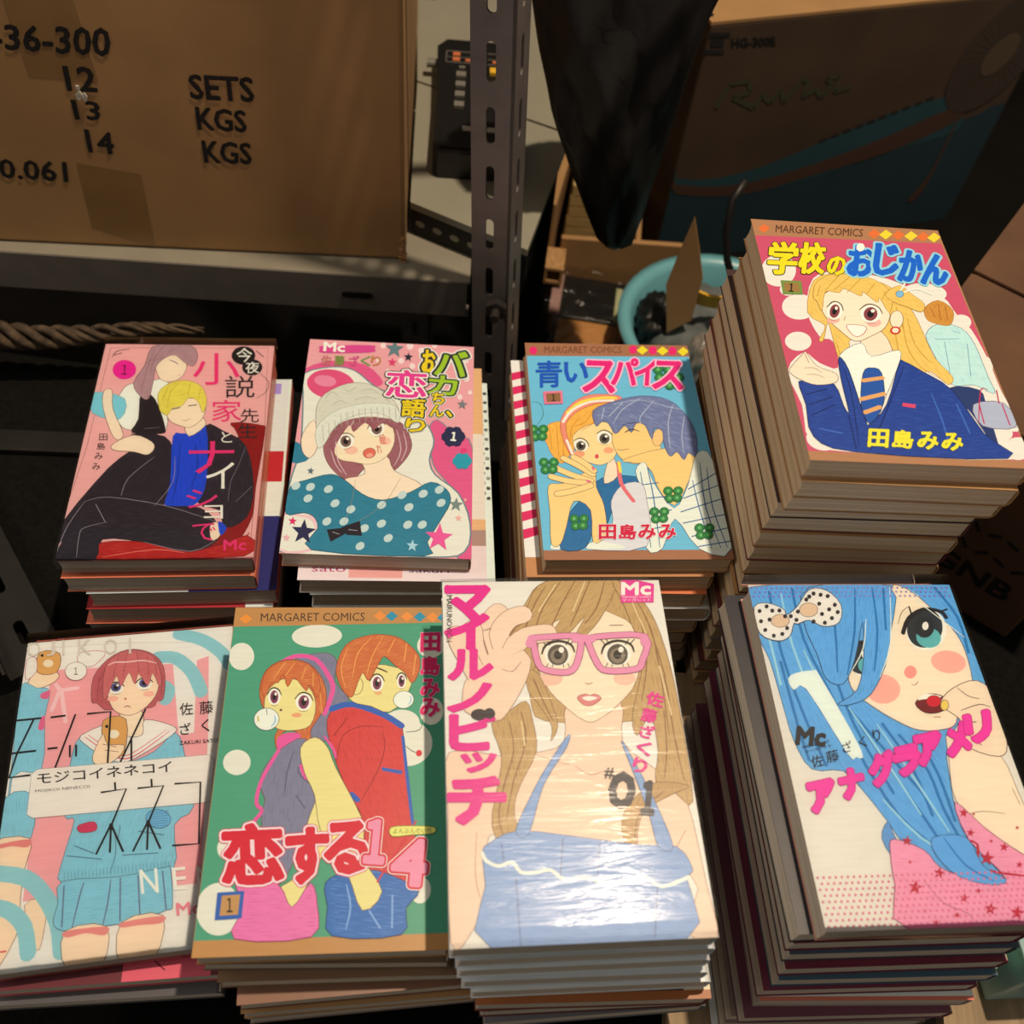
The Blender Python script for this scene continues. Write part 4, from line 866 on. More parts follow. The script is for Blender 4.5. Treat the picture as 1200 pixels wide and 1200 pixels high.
ART['D'] = '''p|178 120 78|0 0 113 0 113 176 0 176
p|208 78 98|0.2 14.2 111.9 11.6 112.4 171.2 -0 170.4
p|232 110 50|3 8.3 7.3 3.7 10.1 7.2 5.9 11.8
T|85 50 30|14.3 3.9 66.9 3 64.8 9.9 12.7 10.6|MARGARET COMICS|0.006|0.006
p|232 110 50|68.4 7.1 73.7 2.1 76.7 5.9 71.5 10.9
p|240 205 50|75.4 7.2 80.7 2.1 83.8 5.9 78.5 11
p|232 110 50|83 7.1 88.4 2 91.4 5.9 86 10.9
p|240 205 50|90.6 7.1 96.1 2 99.1 5.8 93.6 10.9
p|232 110 50|97.9 7.1 103.5 2 106.5 5.8 100.9 10.9
p|240 205 50|104.6 7.2 110.2 2.1 113.2 5.9 107.6 11.1
P|238 222 195|18.6 43.1 15.5 49.7 10.7 54.4 5.4 56 1 54.1 -1.4 49.4 -1.1 42.8 1.8 36.2 6.7 31.3 12.1 29.5 16.7 31.4 19.1 36.4
P|238 222 195|24.2 71.4 21.6 76.3 17.2 79.8 12.2 80.9 7.9 79.5 5.5 75.8 5.6 70.8 8.1 65.9 12.5 62.3 17.6 61 22 62.5 24.4 66.3
P|238 222 195|16.5 97.4 14.6 100.9 11.3 103.3 7.5 104 4.3 103 2.4 100.3 2.4 96.8 4.3 93.4 7.6 90.9 11.4 90.1 14.7 91.2 16.6 93.9
P|238 222 195|102.7 55.1 99.5 59 93.7 61.8 86.9 62.7 81 61.5 77.3 58.5 77 54.5 80.1 50.5 85.8 47.6 92.7 46.6 98.8 47.8 102.5 50.9
P|238 222 195|110.6 76.5 108.6 79.5 105.7 81.6 102.5 82.3 100 81.4 98.7 79.2 99.1 76.2 101 73.2 104 71 107.2 70.3 109.8 71.2 111 73.5
P|238 222 195|115.6 164.2 113.1 167.8 109.3 170.2 105.5 170.9 102.4 169.7 101 166.9 101.7 163.2 104.2 159.6 107.9 157 111.9 156.3 115 157.6 116.3 160.5
P|238 222 195|18.3 163.1 15.9 166.7 11.9 169.2 7.4 169.9 3.4 168.5 1.1 165.5 1 161.7 3.3 158 7.2 155.4 11.9 154.7 15.9 156.1 18.3 159.1
P|238 222 195|112.2 110.5 109.6 115 106.2 118.2 103 119.2 100.7 117.9 100 114.5 101.1 109.9 103.7 105.4 107.1 102.1 110.4 101 112.7 102.3 113.3 105.8
P|238 222 195|15.6 57.9 14.3 60.5 12.2 62.3 9.9 62.9 7.8 62.2 6.7 60.3 6.8 57.7 8 55.2 10.1 53.3 12.5 52.7 14.6 53.4 15.7 55.4
P|238 222 195|108.7 154.7 107.1 157 104.8 158.5 102.3 159 100.4 158.2 99.5 156.4 99.9 154.1 101.5 151.8 103.8 150.2 106.3 149.7 108.2 150.5 109.1 152.3
P|238 222 195|18.9 73.3 27.5 47.8 43.8 40.5 65.5 43 79.9 49.5 89.6 61.2 100.3 57.8 104 70.2 109.2 82.1 111.8 103.9 112.1 126.9 114.8 150.3 104.3 154.4 103.2 170.7 24.2 170.4 2.7 164.7 2.8 141.4 -0.4 118.9 10.7 105.1 17.8 111.9 27.2 114.8 28.5 95.9 21.9 92.7
P|196 226 228|81.7 87.8 90.9 78.8 103.2 80.7 107.6 92.4 107.9 115.8 108.3 127.1 103.2 125.6 98.1 122.3 85.1 122.3 82.5 102.6|90 120 130|0.35|150 188 198
L|110 145 155|86 90.4 100.6 89|0.35
L|110 145 155|91 91.9 86.7 119.4|0.35
L|110 145 155|103.4 92.8 98.3 116.6|0.35
L|110 145 155|97.6 83.3 101.9 84.9|0.35
P|212 140 56|86.7 66.8 96.4 60 102.8 67.2 98.8 78 93.9 79.5 88.8 78 85.6 75.3|170 110 40|0.35|160 96 30
L|160 95 30|90 65.4 90.8 73.7|0.4
L|160 95 30|95.6 62.7 93.5 75.5|0.4
L|160 95 30|99.2 64.4 97.6 75|0.4
P|40 56 98|84.2 125.1 100.1 125.5 100.5 138.6 98.1 169.3 94.6 156.6 90.6 141.1
P|176 176 184|93.8 135.8 110.9 134 112.3 149.6 94.5 150|90 60 80|0.35
L|190 40 80|92.9 148 100.8 125.8 104.8 125.5|0.7
L|190 40 80|108 134.5 109.5 125.2|0.7
L|190 40 80|97 135.2 95.7 148.7|0.7
L|190 40 80|109.5 134.4 109.2 148.8|0.7
P|240 192 92|18.9 75.3 27.6 49.5 43.3 42.8 62.9 46.8 73.7 54.5 79.2 70.8 80.7 86.9 82.2 104.5 88.2 117.4 84.1 122.9 78.5 115.3 72.6 115.8 64 130.6 60 134.5 58.8 114.1 58.8 96.9 52.8 93.6 37.5 95 35.4 124.2 31.5 118.1 28.9 107.2 28.9 93.9 28.6 82.2 23.5 95.4 21.1 95.1 26.6 84.4|170 110 40|0.3|204 142 54
L|200 140 50|72.4 71.5 68.9 96 72.4 111.1 82 119.7|0.5
L|200 140 50|66.4 76.2 63.2 100.4 61.1 130.4|0.5
L|200 140 50|74.5 75.4 73.6 95.5 79.2 108.6|0.5
L|200 140 50|30 95.7 31 110.8 34.3 121.6|0.5
L|200 140 50|70.3 67.6 70.1 86|0.5
L|200 140 50|59 93 61.1 119.5|0.5
L|200 140 50|66 59.7 73 63.1 81.7 66.3|0.5
P|250 218 178|44.6 90.5 57.5 87.2 59 104.6 45.4 111.4|110 70 60|0.35
P|244 240 230|30 105.6 44 96 47.1 105.6 63.6 100 58.8 114.1 36.2 151.6 33 137.7 32.6 116.2|90 90 100|0.3
P|36 82 150|39.8 117.8 45.2 113.7 49.9 117 46.3 136.8 35.7 152.2 33.7 139.4|20 30 60|0.35
l|230 160 90|38.5 123 49.6 120.4|2.4
l|230 160 90|34.6 135.8 47.7 131.4|2.4
l|230 160 90|34.5 144.5 43.2 140.5|2.4
P|34 62 132|29.2 107.2 32.6 116.2 33.6 148 35.5 151.7 47.3 138.5 60.9 110.1 64.2 108 72.8 114.8 85.2 126.9 93.6 155 101.1 170.3 24.2 170.1 4.7 161.6 4.8 141.3 4.1 125.7 11.8 127.2 22.5 126.4 24.4 140.9 26.2 144.2 27 122.1|15 25 60|0.4|54 92 164
L|18 34 86|6.2 134.3 18.2 129.9|0.6
L|18 34 86|6.2 141.2 19.9 135.1|0.6
L|18 34 86|6.2 148 20.1 140.3|0.6
L|18 34 86|25.6 146.8 24.6 168.5|0.6
L|18 34 86|63.1 111.8 43.6 147.4 31.4 168.5|0.6
L|18 34 86|30.1 114.6 30.3 132.6 26.4 166.7|0.6
L|60 100 170|73.1 129.6 73.9 147.4 73.1 164.5|0.9
L|60 100 170|84.7 136 86.1 155.4|0.9
L|60 100 170|8.5 156.2 20.1 158.9|0.9
P|250 218 178|1 117.3 9.7 106.7 12.2 105 15.9 114.3 25.1 119 23.8 125.1 13.2 127.5 5.7 124.7 1.3 120.9|110 70 60|0.3
L|110 70 60|8.5 116.3 14.2 115.9 17.7 119.2|0.3
L|110 70 60|9 120.8 14.7 120.4 18.4 122.8|0.3
L|110 70 60|11.2 106 12.1 112.4|0.3
P|252 222 180|27.9 64.1 40.8 54.2 61.2 53.9 65.8 70.1 60.3 83.3 50.5 90.7 40.8 95.1 33.5 86.8 28.1 77.3|110 70 60|0.3
P|250 222 178|71.9 76.7 70.5 80.1 68.5 82.7 66.3 83.7 64.7 83 63.9 80.8 64.3 77.5 65.6 74.1 67.7 71.4 69.9 70.3 71.6 71 72.3 73.4|110 70 60|0.3
P|222 60 50|68.1 85.2 67.4 86.6 66 87.8 64.5 88.3 63.2 88.1 62.4 87.1 62.4 85.7 63.2 84.3 64.5 83.1 66 82.6 67.4 82.8 68.1 83.8|150 20 20|0.3
P|252 222 180|67.2 85.3 66.7 86.2 65.8 87 64.8 87.3 63.9 87.1 63.4 86.5 63.4 85.6 63.9 84.7 64.7 83.9 65.8 83.6 66.6 83.8 67.2 84.4
P|246 175 150|35.7 79.5 34.9 81 33.3 82.1 31.4 82.7 29.7 82.5 28.6 81.6 28.4 80.3 29.2 78.8 30.8 77.6 32.7 77 34.4 77.2 35.5 78.1
P|246 175 150|58.7 80.1 57.7 81.7 55.9 83 53.8 83.6 51.9 83.4 50.7 82.4 50.5 80.9 51.4 79.3 53.2 78 55.3 77.4 57.3 77.6 58.5 78.6
P|248 240 225|38.2 73.9 36 77.7 33.2 79.7 30.7 79.2 29.6 76.5 30.3 72.5 32.5 68.7 35.4 66.6 37.9 67.1 38.9 69.9
P|140 62 62|36.9 73.7 35.2 76.7 33.2 78.3 31.6 78 31 75.9 31.7 72.7 33.3 69.7 35.3 68 37 68.3 37.6 70.5
P|28 20 24|35.5 73.4 34.4 75.3 33.2 76 32.6 75 33 73 34.1 71.1 35.3 70.4 35.9 71.4
P|255 252 245|36.6 70.7 35.9 71.9 35 72 34.9 70.9 35.6 69.6 36.4 69.6
L|30 22 26|30.3 70.7 34.2 66.4 37 65.7 39.2 68.1 39.3 72.7|0.75
L|90 60 55|29.9 79.4 31.6 80.4 34.3 79.9|0.25
P|248 240 225|59.8 74.6 57.2 78.4 53.6 80.4 50.1 80 48.3 77.2 48.6 73.1 51.2 69.3 54.9 67.2 58.3 67.7 60.2 70.5
P|140 62 62|57.9 74.4 56 77.4 53.4 79.1 51.2 78.8 50.1 76.6 50.5 73.4 52.4 70.3 55 68.6 57.3 68.9 58.4 71.1
P|28 20 24|56 74.1 54.7 76 53.2 76.7 52.2 75.7 52.4 73.6 53.7 71.7 55.3 71.1 56.2 72
P|255 252 245|57.3 71.2 56.4 72.5 55.2 72.6 54.9 71.5 55.8 70.3 57 70.1
L|30 22 26|48.4 71.3 53.2 67 57 66.3 60.3 68.7 61.1 73.4|0.75
L|90 60 55|49 80.1 51.5 81.2 55.2 80.6|0.25
P|246 238 228|39.1 83.1 49.2 83.7 46.7 89.3 42 91.7 39.2 88|190 80 80|0.4
L|170 110 90|39.5 76.7 37.9 80.2|0.3
P|240 192 92|24.5 62.4 29.3 50.3 43.3 42.8 63 46.3 70.2 57.1 65.3 72.3 62.5 61.1 60.1 64.6 54.2 56.8 51.8 60.3 43.7 54.9 39.8 58.6 32.2 58.4 27.2 73.4 25.9 66.4|170 110 40|0.3|204 142 54
L|200 140 50|43 44.3 32.4 57.3|0.4
L|200 140 50|49.1 45.1 37.1 56.8|0.4
L|200 140 50|55.2 46 44.6 58|0.4
L|200 140 50|62.3 49.5 55.2 58.8|0.4
L|200 140 50|67.1 55.3 63.8 62|0.4
L|200 140 50|30.2 53.4 26.8 62.2|0.4
P|240 192 92|66.6 57.5 76.5 49.9 81.4 55.7 87.3 63.6 83.8 70.3 76.8 66.9 69.8 63.5|170 110 40|0.3|204 142 54
L|244 240 235|75.1 55.4 80.5 47.2 78 44.2|1
L|244 240 235|75.6 56.4 85.7 52 94.2 56.4|1.1
P|130 180 200|77.3 56.7 76.6 58 75.5 59.1 74.3 59.6 73.2 59.3 72.7 58.5 72.7 57.2 73.3 55.8 74.4 54.8 75.7 54.3 76.8 54.5 77.4 55.4|60 90 110|0.3
p|220 70 100|55.9 137.1 62.7 137.8 61.7 140.4 55.1 139.4
T|60 50 20|7.8 18.8 25.4 18.4 18.2 46.6 1.3 46.7|学|0.043|0.027
T|246 214 30|7.8 18.8 25.4 18.4 18.2 46.6 1.3 46.7|学|0.027|0.027
T|60 50 20|26.2 17.6 41.5 17.3 33.9 44.8 19.2 44.9|校|0.043|0.027
T|246 214 30|26.2 17.6 41.5 17.3 33.9 44.8 19.2 44.9|校|0.027|0.027
T|60 50 20|40.1 28.5 51.2 28.3 46.5 44.7 35.6 44.8|の|0.043|0.027
T|246 214 30|40.1 28.5 51.2 28.3 46.5 44.7 35.6 44.8|の|0.027|0.027
T|150 205 235|55.3 17.3 71.2 17.3 62.4 44.8 47 44.6|お|0.07|0.03
T|24 98 190|55.3 17.3 71.2 17.3 62.4 44.8 47 44.6|お|0.03|0.03
T|150 205 235|71.7 14.5 86.6 14.6 77 42.9 62.7 42.7|じ|0.07|0.03
T|24 98 190|71.7 14.5 86.6 14.6 77 42.9 62.7 42.7|じ|0.03|0.03
T|150 205 235|85.4 19.1 99.5 19.2 89.6 47 76.1 46.7|か|0.07|0.03
T|24 98 190|85.4 19.1 99.5 19.2 89.6 47 76.1 46.7|か|0.03|0.03
T|150 205 235|98.9 21.3 114.5 21.4 104.4 48.3 89.4 48.1|ん|0.07|0.03
T|24 98 190|98.9 21.3 114.5 21.4 104.4 48.3 89.4 48.1|ん|0.03|0.03
p|246 236 222|63.9 19.2 62.1 22.3 59.7 23.4 58.3 21.6 59.1 18.3 61.4 16 63.5 16.4
p|120 140 60|8.4 51.1 20.1 50.9 18.9 61.5 7.7 62
p|160 115 60|9.7 53 18.2 52.8 17.5 59.8 9.3 60.1
T|30 25 20|12.9 53.3 15.5 53.3 13.8 60.1 11.1 60.1|１|0.018|0.018
T|60 60 40|33.9 155 44.4 155.1 40.9 166.9 30.5 166.7|田|0.042|0.03
T|244 220 50|33.9 155 44.4 155.1 40.9 166.9 30.5 166.7|田|0.03|0.03
T|60 60 40|46.4 155.1 57.1 155.2 53.4 166.9 42.8 166.8|島|0.042|0.03
T|244 220 50|46.4 155.1 57.1 155.2 53.4 166.9 42.8 166.8|島|0.03|0.03
T|60 60 40|59.1 155.3 70 155.4 66.1 167 55.4 166.8|み|0.042|0.03
T|244 220 50|59.1 155.3 70 155.4 66.1 167 55.4 166.8|み|0.03|0.03
T|60 60 40|71.7 155.5 82.8 155.5 78.7 167.1 67.8 166.9|み|0.042|0.03
T|244 220 50|71.7 155.5 82.8 155.5 78.7 167.1 67.8 166.9|み|0.03|0.03'''
ART['E'] = '''p|243 226 202|0 0 113 0 113 176 0 176
p|246 164 156|14.5 18.3 80.3 21.1 85.4 64.7 93.4 64.2 93.5 20.2 100 18.1 100.9 66 99.5 145.1 15.2 143.6 14.8 91
l|200 180 160|12.5 4 54.2 4.9 94.3 8.8|0.25
L|150 198 190|82.8 2.2 96.5 7.6 106.9 16.6 111.6 24.6|7.5
L|150 198 190|71.8 16.1 81.2 17.4 89.3 24.9 93.4 32 96.4 40.1|7.5
L|150 198 190|73.2 32.9 78.8 37 77.5 42.9|7
L|248 196 184|20.4 31.3 29.7 30.8|2.2
L|248 196 184|20.4 31.3 17.5 42.8|2.2
L|248 196 184|21.6 32.6 25.4 50.3|2.2
L|248 196 184|20.4 30.7 18 27.5|2.2
P|250 214 170|2.5 26.4 7.6 17.2 18.3 20.4 17.8 25.1 11.9 28.3 5.9 29|110 70 60|0.35
P|226 164 88|7 6.4 17.9 8.1 17.7 19.8 7.4 19.1|110 70 60|0.35
p|40 30 30|9.4 8.5 9.2 9.3 8.5 9.4 7.8 8.8 7.7 8 8.3 7.5 9 7.7
P|245 220 180|15.2 14.1 14.6 15.7 12.7 16.3 10.7 15.5 9.7 13.7 10.3 12 12.2 11.4 14.2 12.3
P|240 224 200|0.7 10.6 5.3 9.7 6.7 18.3 1.6 22.7|200 100 110|0.35
P|243 226 202|28.8 8.8 42.7 9.8 37 18 29.4 16.3|200 100 110|0.35
P|140 196 198|-0.5 26.1 7.9 28.5 15.1 30.9 14.4 47.1 16.1 76.2 1.9 79.1 5.1 120.4 2.5 114.1 0.2 57.2|90 120 130|0.3|112 168 176
P|140 196 198|0.3 89.5 13.2 89.8 15.3 112.1 0.3 111.4|90 120 130|0.35|112 168 176
P|232 100 130|10.8 32.3 15.3 30.9 14.7 35.6 11.1 35
P|232 100 130|12.4 46.9 14.3 46 14.6 53.4 11.6 53.1
P|252 212 168|-3.3 112.5 14.9 112.7 14.1 128.2 13.9 140.6 14.3 159.2 3.2 175.4 -2.9 129.1|110 70 60|0.3
P|232 130 120|0.6 113.9 14.4 113 14.4 117 6.3 115.6 0.9 116.1
P|252 212 168|16.3 145.6 26.3 145 26.2 165.2 23 164.8|110 70 60|0.25
L|150 198 190|-0.4 128 14.8 132.1 25 142 32.9 156 35.8 169.2|7.8
L|150 198 190|1.8 144.3 10.2 147.7 17.5 155.9 20.7 168.1|7.4
L|220 80 90|3.7 165.9 10.7 165.9|0.8
P|198 96 96|37.9 39.7 37.6 25.4 44.2 14.8 54.6 9.6 66.1 12 73.9 19.4 76.6 30.7 76.1 42.2 72.7 43.5 69.7 47 48.6 45.9 44.9 45.2 41 41.2|110 70 60|0.3|150 62 66
P|250 218 178|54.4 46.9 64.4 46.6 66.6 61.9 58.2 63.4 53.8 60.8|110 70 60|0.35
P|140 196 198|30.2 77.5 33.9 60.1 46.4 70.2 59.1 77 73.2 72.7 83.8 63.4 89.6 78.7 94.7 105.5 85.4 114 85.7 137.5 59.3 137.6 32.8 137 31.9 125.4 35.5 105.6 30.5 103|90 120 130|0.35|112 168 176
P|243 226 202|34.3 59.3 53.3 52.9 58.1 62.3 66.4 62.4 67.1 53.8 82.2 59.2 82 64.4 63.1 75.7 55 76.8 46.6 72.5 37.9 65.6|90 70 80|0.3
L|222 88 100|36.4 60.4 48.4 70.4 56.9 75.1 65 73.1 80.5 61.9|0.7
L|222 88 100|37.9 59.4 49.3 68.8 56.8 73.4 63.8 71.3 78.9 60.9|0.5
P|252 214 172|44.6 25.9 55.5 23 71.3 26.6 72.9 37.1 67.7 45.9 59.4 50.4 50.8 46.9 46.5 38|110 70 60|0.3
P|250 180 150|52.1 39.7 51.8 40.5 50.8 41 49.3 41.1 47.8 40.8 46.7 40.1 46.2 39.2 46.6 38.4 47.6 37.9 49.1 37.8 50.6 38.1 51.7 38.8
P|250 180 150|71.2 38.8 70.8 39.6 69.8 40.1 68.3 40.2 66.8 39.9 65.6 39.2 65.2 38.3 65.5 37.5 66.6 37 68.1 36.9 69.6 37.2 70.7 37.9
P|248 240 225|54.3 33.3 53.8 35.3 52 36.5 49.5 36.5 47.4 35.3 46.3 33.3 46.8 31.4 48.7 30.1 51.1 30.1 53.3 31.3
P|92 84 128|52.9 32.6 52.6 34.2 51.4 35.2 49.8 35.2 48.3 34.3 47.6 32.7 47.9 31.1 49.1 30.1 50.7 30.1 52.2 31.1
P|28 20 24|51.6 32.7 51.3 33.7 50.5 34.1 49.5 33.7 49 32.7 49.2 31.7 50.1 31.2 51 31.6
P|255 252 245|51.9 31.6 51.5 32.2 50.7 32.1 50.3 31.5 50.6 30.9 51.4 31
L|30 22 26|45.6 32.5 47.5 30.1 49.8 29.5 52.7 30.4 54.8 32.6|0.75
L|90 60 55|48.8 36.7 50.8 37 53.1 36.5|0.25
P|248 240 225|69.4 32.3 68.9 34.3 67 35.5 64.5 35.5 62.3 34.3 61.3 32.3 61.8 30.3 63.7 29.1 66.2 29 68.4 30.3
P|92 84 128|68 31.6 67.7 33.2 66.5 34.2 64.8 34.2 63.3 33.2 62.6 31.6 63 30 64.2 29 65.8 29 67.3 30
P|28 20 24|66.6 31.6 66.4 32.6 65.5 33.1 64.5 32.6 64 31.6 64.3 30.6 65.1 30.2 66.1 30.6
P|255 252 245|67 30.6 66.6 31.1 65.8 31.1 65.3 30.4 65.7 29.9 66.5 29.9
L|30 22 26|60.6 31.5 62.5 29.1 64.9 28.5 67.9 29.4 70 31.6|0.75
L|90 60 55|63.7 35.7 65.8 36.1 68.2 35.5|0.25
P|200 110 100|56.5 40.3 56.4 40.6 56.2 40.9 55.9 40.9 55.6 40.8 55.3 40.5 55.2 40.2 55.3 39.8 55.5 39.6 55.8 39.5 56.1 39.6 56.4 39.9
L|150 80 70|55.4 45.4 57.1 44.6 59.1 45.7|0.5
P|214 112 106|43.8 37.8 43.9 18.5 54.6 10.1 69 15.1 74.3 28.1 73.9 35.4 69.6 25.9 67.4 33.7 62 25.4 60.3 31.9 56.6 24.3 52.9 32.6 50.3 25.7 47.6 32.2 45.9 38|110 70 60|0.25|165 74 76
L|160 70 72|50.4 12.2 48.2 26.2|0.3
L|160 70 72|54.7 11.2 53.6 26.6|0.3
L|160 70 72|60.1 11.6 62 24.7|0.3
L|160 70 72|65.7 13.8 67.5 26.4|0.3
L|160 70 72|70.3 17.9 71.9 27.9|0.3
L|160 70 72|40.8 25.6 40.9 40|0.3
L|160 70 72|75.2 28.2 74.9 40.3|0.3
L|160 70 72|44.4 17.3 41 28.1|0.3
L|248 205 190|45 18.6 48.6 17 55.1 17.5 63.7 17.4 71.5 19.9|0.8
P|226 164 88|45 52.2 57 52.3 57.3 72.6 48.5 70.9|110 70 60|0.35
p|40 30 30|48.2 55.7 47.9 56.5 47.2 56.6 46.5 56 46.4 55.1 47 54.6 47.8 54.9
P|245 225 190|54.2 60.8 53.4 62.5 51.4 63 49.3 62.1 48.4 60.3 49.1 58.6 51.1 58 53.2 58.9
P|252 214 170|41.3 72.5 45.6 60 48.6 66 56.9 67.3 56.2 72.2 50.9 76.8 45 77.8|110 70 60|0.3
L|110 70 60|46 65.7 53.3 68.1|0.3
L|110 70 60|47.3 69.2 54.6 71|0.3
P|140 196 198|32.8 136.2 59.3 137.2 81.6 135.2 84.6 136.6 86.4 154.4 83.6 156.2 71.4 159.2 56.2 160.1 39.2 160.5 30.9 156.5 31.9 146.6|90 110 120|0.35|112 168 176
L|110 115 135|33.9 138.3 34.9 158.1|0.7
L|110 115 135|43.2 137.9 41.9 144 39.6 159.7|0.7
L|110 115 135|56 138 55.4 149.5 53.9 159.6|0.7
L|110 115 135|60.5 137.7 61.9 158.8|0.7
L|110 115 135|68.9 137.5 71.3 158.5|0.7
L|110 115 135|80.7 136.9 83.4 155.8|0.7
l|100 150 155|33.3 131.8 33.9 136.2|0.25
l|100 150 155|35 131.8 35.6 136.2|0.25
l|100 150 155|36.6 131.8 37.2 136.2|0.25
l|100 150 155|38.3 131.9 38.9 136.2|0.25
l|100 150 155|40 131.9 40.6 136.2|0.25
l|100 150 155|41.7 131.9 42.3 136.2|0.25
l|100 150 155|43.4 131.9 44 136.2|0.25
l|100 150 155|45.1 131.9 45.7 136.1|0.25
l|100 150 155|46.9 132 47.4 136.1|0.25
l|100 150 155|48.6 132 49.1 136.1|0.25
l|100 150 155|50.3 132 50.8 136.1|0.25
l|100 150 155|52 132 52.5 136.1|0.25
l|100 150 155|53.7 132.1 54.2 136.1|0.25
l|100 150 155|55.5 132.1 55.9 136.1|0.25
l|100 150 155|57.2 132.1 57.7 136.1|0.25
l|100 150 155|58.9 132.1 59.4 136.1|0.25
l|100 150 155|60.6 132.1 61.1 136|0.25
l|100 150 155|62.4 132.2 62.8 136|0.25
l|100 150 155|64.1 132.2 64.6 136|0.25
l|100 150 155|65.9 132.2 66.3 136|0.25
l|100 150 155|67.6 132.2 68 136|0.25
l|100 150 155|69.4 132.2 69.8 136|0.25
l|100 150 155|71.1 132.3 71.5 136|0.25
l|100 150 155|72.9 132.3 73.3 136|0.25
l|100 150 155|74.6 132.3 75 136|0.25
l|100 150 155|76.4 132.3 76.8 135.9|0.25
l|100 150 155|78.1 132.4 78.5 135.9|0.25
l|100 150 155|79.9 132.4 80.3 135.9|0.25
l|100 150 155|81.7 132.4 82 135.9|0.25
l|100 150 155|83.5 132.4 83.8 135.9|0.25
P|252 214 172|36.5 160.2 55.8 160.3 54.9 178.2 39.1 177.8|110 70 60|0.3
P|252 214 172|62.7 159.3 82.1 158.5 78.8 178.7 63.3 178.4|110 70 60|0.3
P|236 140 126|36.5 160.2 55.8 160.4 55.2 164.4 46.3 162.3 37.7 163.3
P|236 140 126|62.7 159.4 82.1 158.7 81.3 162.1 70.4 161.7 63.1 161.9
L|90 125 135|58.4 111.1 58 119.3|0.4
L|90 125 135|56.3 116 57.3 125.3 55.3 134.9|0.4
L|90 125 135|33.4 123.6 50.9 127.5|0.4
L|90 125 135|60.5 126.6 78.1 127.6|0.4
L|90 125 135|46.8 124.1 36.8 119|0.4
L|90 125 135|67.5 115.2 80.6 118.7|0.4
P|214 60 90|37.6 108.9 45.4 107.7 46.8 112.4 39.1 112.6|110 70 60|0.2
P|120 180 200|83.4 111.8 82.3 113.9 79.8 114.9 76.6 114.7 73.6 113.2 71.6 110.8 71 108.2 72.1 106.1 74.6 105 77.8 105.3 80.8 106.8 82.9 109.2|70 90 110|0.3
l|70 120 150|71.5 106.2 82 106.2|0.25
l|70 120 150|71.5 107.4 82.1 107.5|0.25
l|70 120 150|71.6 108.7 82.2 108.7|0.25
l|70 120 150|71.7 109.9 82.2 110|0.25
l|70 120 150|71.8 111.2 82.3 111.3|0.25
l|70 120 150|71.8 112.5 82.3 112.5|0.25
l|70 120 150|71.9 113.7 82.4 113.8|0.25
p|241 222 198|11.5 78.4 14.1 76.2 101.7 77.9 104.4 81.2 103.5 104.2 15.1 102.4 11.8 100.2|150 130 110|0.2
T|28 22 24|14.1 78.4 82.4 79.4 82.9 85.3 15 84.4|モジコイネネコイ|0.009|0.009
T|28 22 24|14.4 87.4 41.3 87.8 41.6 89.9 14.6 89.3|MOJIKOI NENECOI|0|0
l|28 22 24|-0.2 47.1 12.7 47|1
l|28 22 24|0.1 65.8 12.2 65.6|1
l|28 22 24|8.9 47.1 2.7 66.2 0.5 79.2 11 78.9|1
l|28 22 24|17.5 47.1 25.2 46.9|1
l|28 22 24|17.9 65.2 23 65.1|1
l|28 22 24|30.3 46.7 23 76.4|1
l|28 22 24|29.2 64.4 29.9 71.2|1
l|28 22 24|32.4 64.5 33 71.2|1
l|28 22 24|36.3 47.1 48.7 47.1 49.5 76.7|1
l|28 22 24|67.1 47.5 56 76.9|1
l|28 22 24|60.7 63.4 61.6 76.8|1
l|28 22 24|54 87.8 54.7 92.4|1
l|28 22 24|47.3 92.6 60.1 92.1 54.1 110.7|1
l|28 22 24|72.5 88.1 73 92.5|1
l|28 22 24|65.8 92.5 78.9 92.6 72.5 111.1|1
l|28 22 24|84.5 92.2 97.8 92.8 98 125.3 84.9 124.7|1
l|28 22 24|53.9 110.1 47.8 124.7|1
l|28 22 24|53.9 110.1 54.5 124.6|1
l|28 22 24|53.9 110.1 61 125|1
P|28 22 24|55.1 111.5 55 112.4 54.7 113.1 54.1 113.2 53.6 112.9 53.1 112.2 52.9 111.3 53 110.3 53.3 109.7 53.9 109.5 54.4 109.8 54.9 110.5
l|28 22 24|72.2 110.7 65.7 125.4|1
l|28 22 24|72.2 110.7 72.6 125.4|1
l|28 22 24|72.2 110.7 79.2 125.7|1
P|28 22 24|73.4 112.1 73.3 113 72.9 113.7 72.4 113.9 71.8 113.6 71.4 112.8 71.2 111.9 71.3 110.9 71.7 110.3 72.2 110.1 72.8 110.4 73.2 111.2
T|28 22 24|85 46.1 92 46.2 92.7 53.6 85.7 53.5|佐|0|0
T|28 22 24|95.6 46.3 102.9 46.3 103.5 54 96.3 54|藤|0|0
T|28 22 24|85.5 58.2 91.5 58.2 92.2 65 86.2 65|ざ|0|0
T|28 22 24|96.9 57.1 101.2 57.1 101.8 64.5 97.6 64.5|く|0|0
T|28 22 24|85.9 68.5 106.3 69.1 106.5 71.1 86.1 70.7|ZAKURI SATO|0|0
P|243 226 202|33.8 21 33.3 23.8 31.4 25.7 28.6 26.3 25.6 25.3 23.3 23.1 22.2 20.2 22.7 17.3 24.7 15.4 27.5 14.8 30.5 15.8 32.8 18|150 110 90|0.3
T|28 22 24|26.7 18.3 28.8 18.4 29.2 22.8 27.1 22.7|１|0|0
T|222 202 176|-0.7 -1.2 6.7 -0.7 7.8 9.3 0.5 8.8|O|0|0
T|222 202 176|10.1 -0.5 14.9 -0.2 15.9 9.8 11.2 9.5|J|0|0
T|222 202 176|18.6 0 19.9 0.1 20.9 10.1 19.6 10.1|I|0|0
T|222 202 176|27.2 0.6 34.7 1.1 35.5 11.1 28.1 10.6|K|0|0
T|222 202 176|41.2 1.5 48.8 2 49.5 12.1 42 11.6|O|0|0
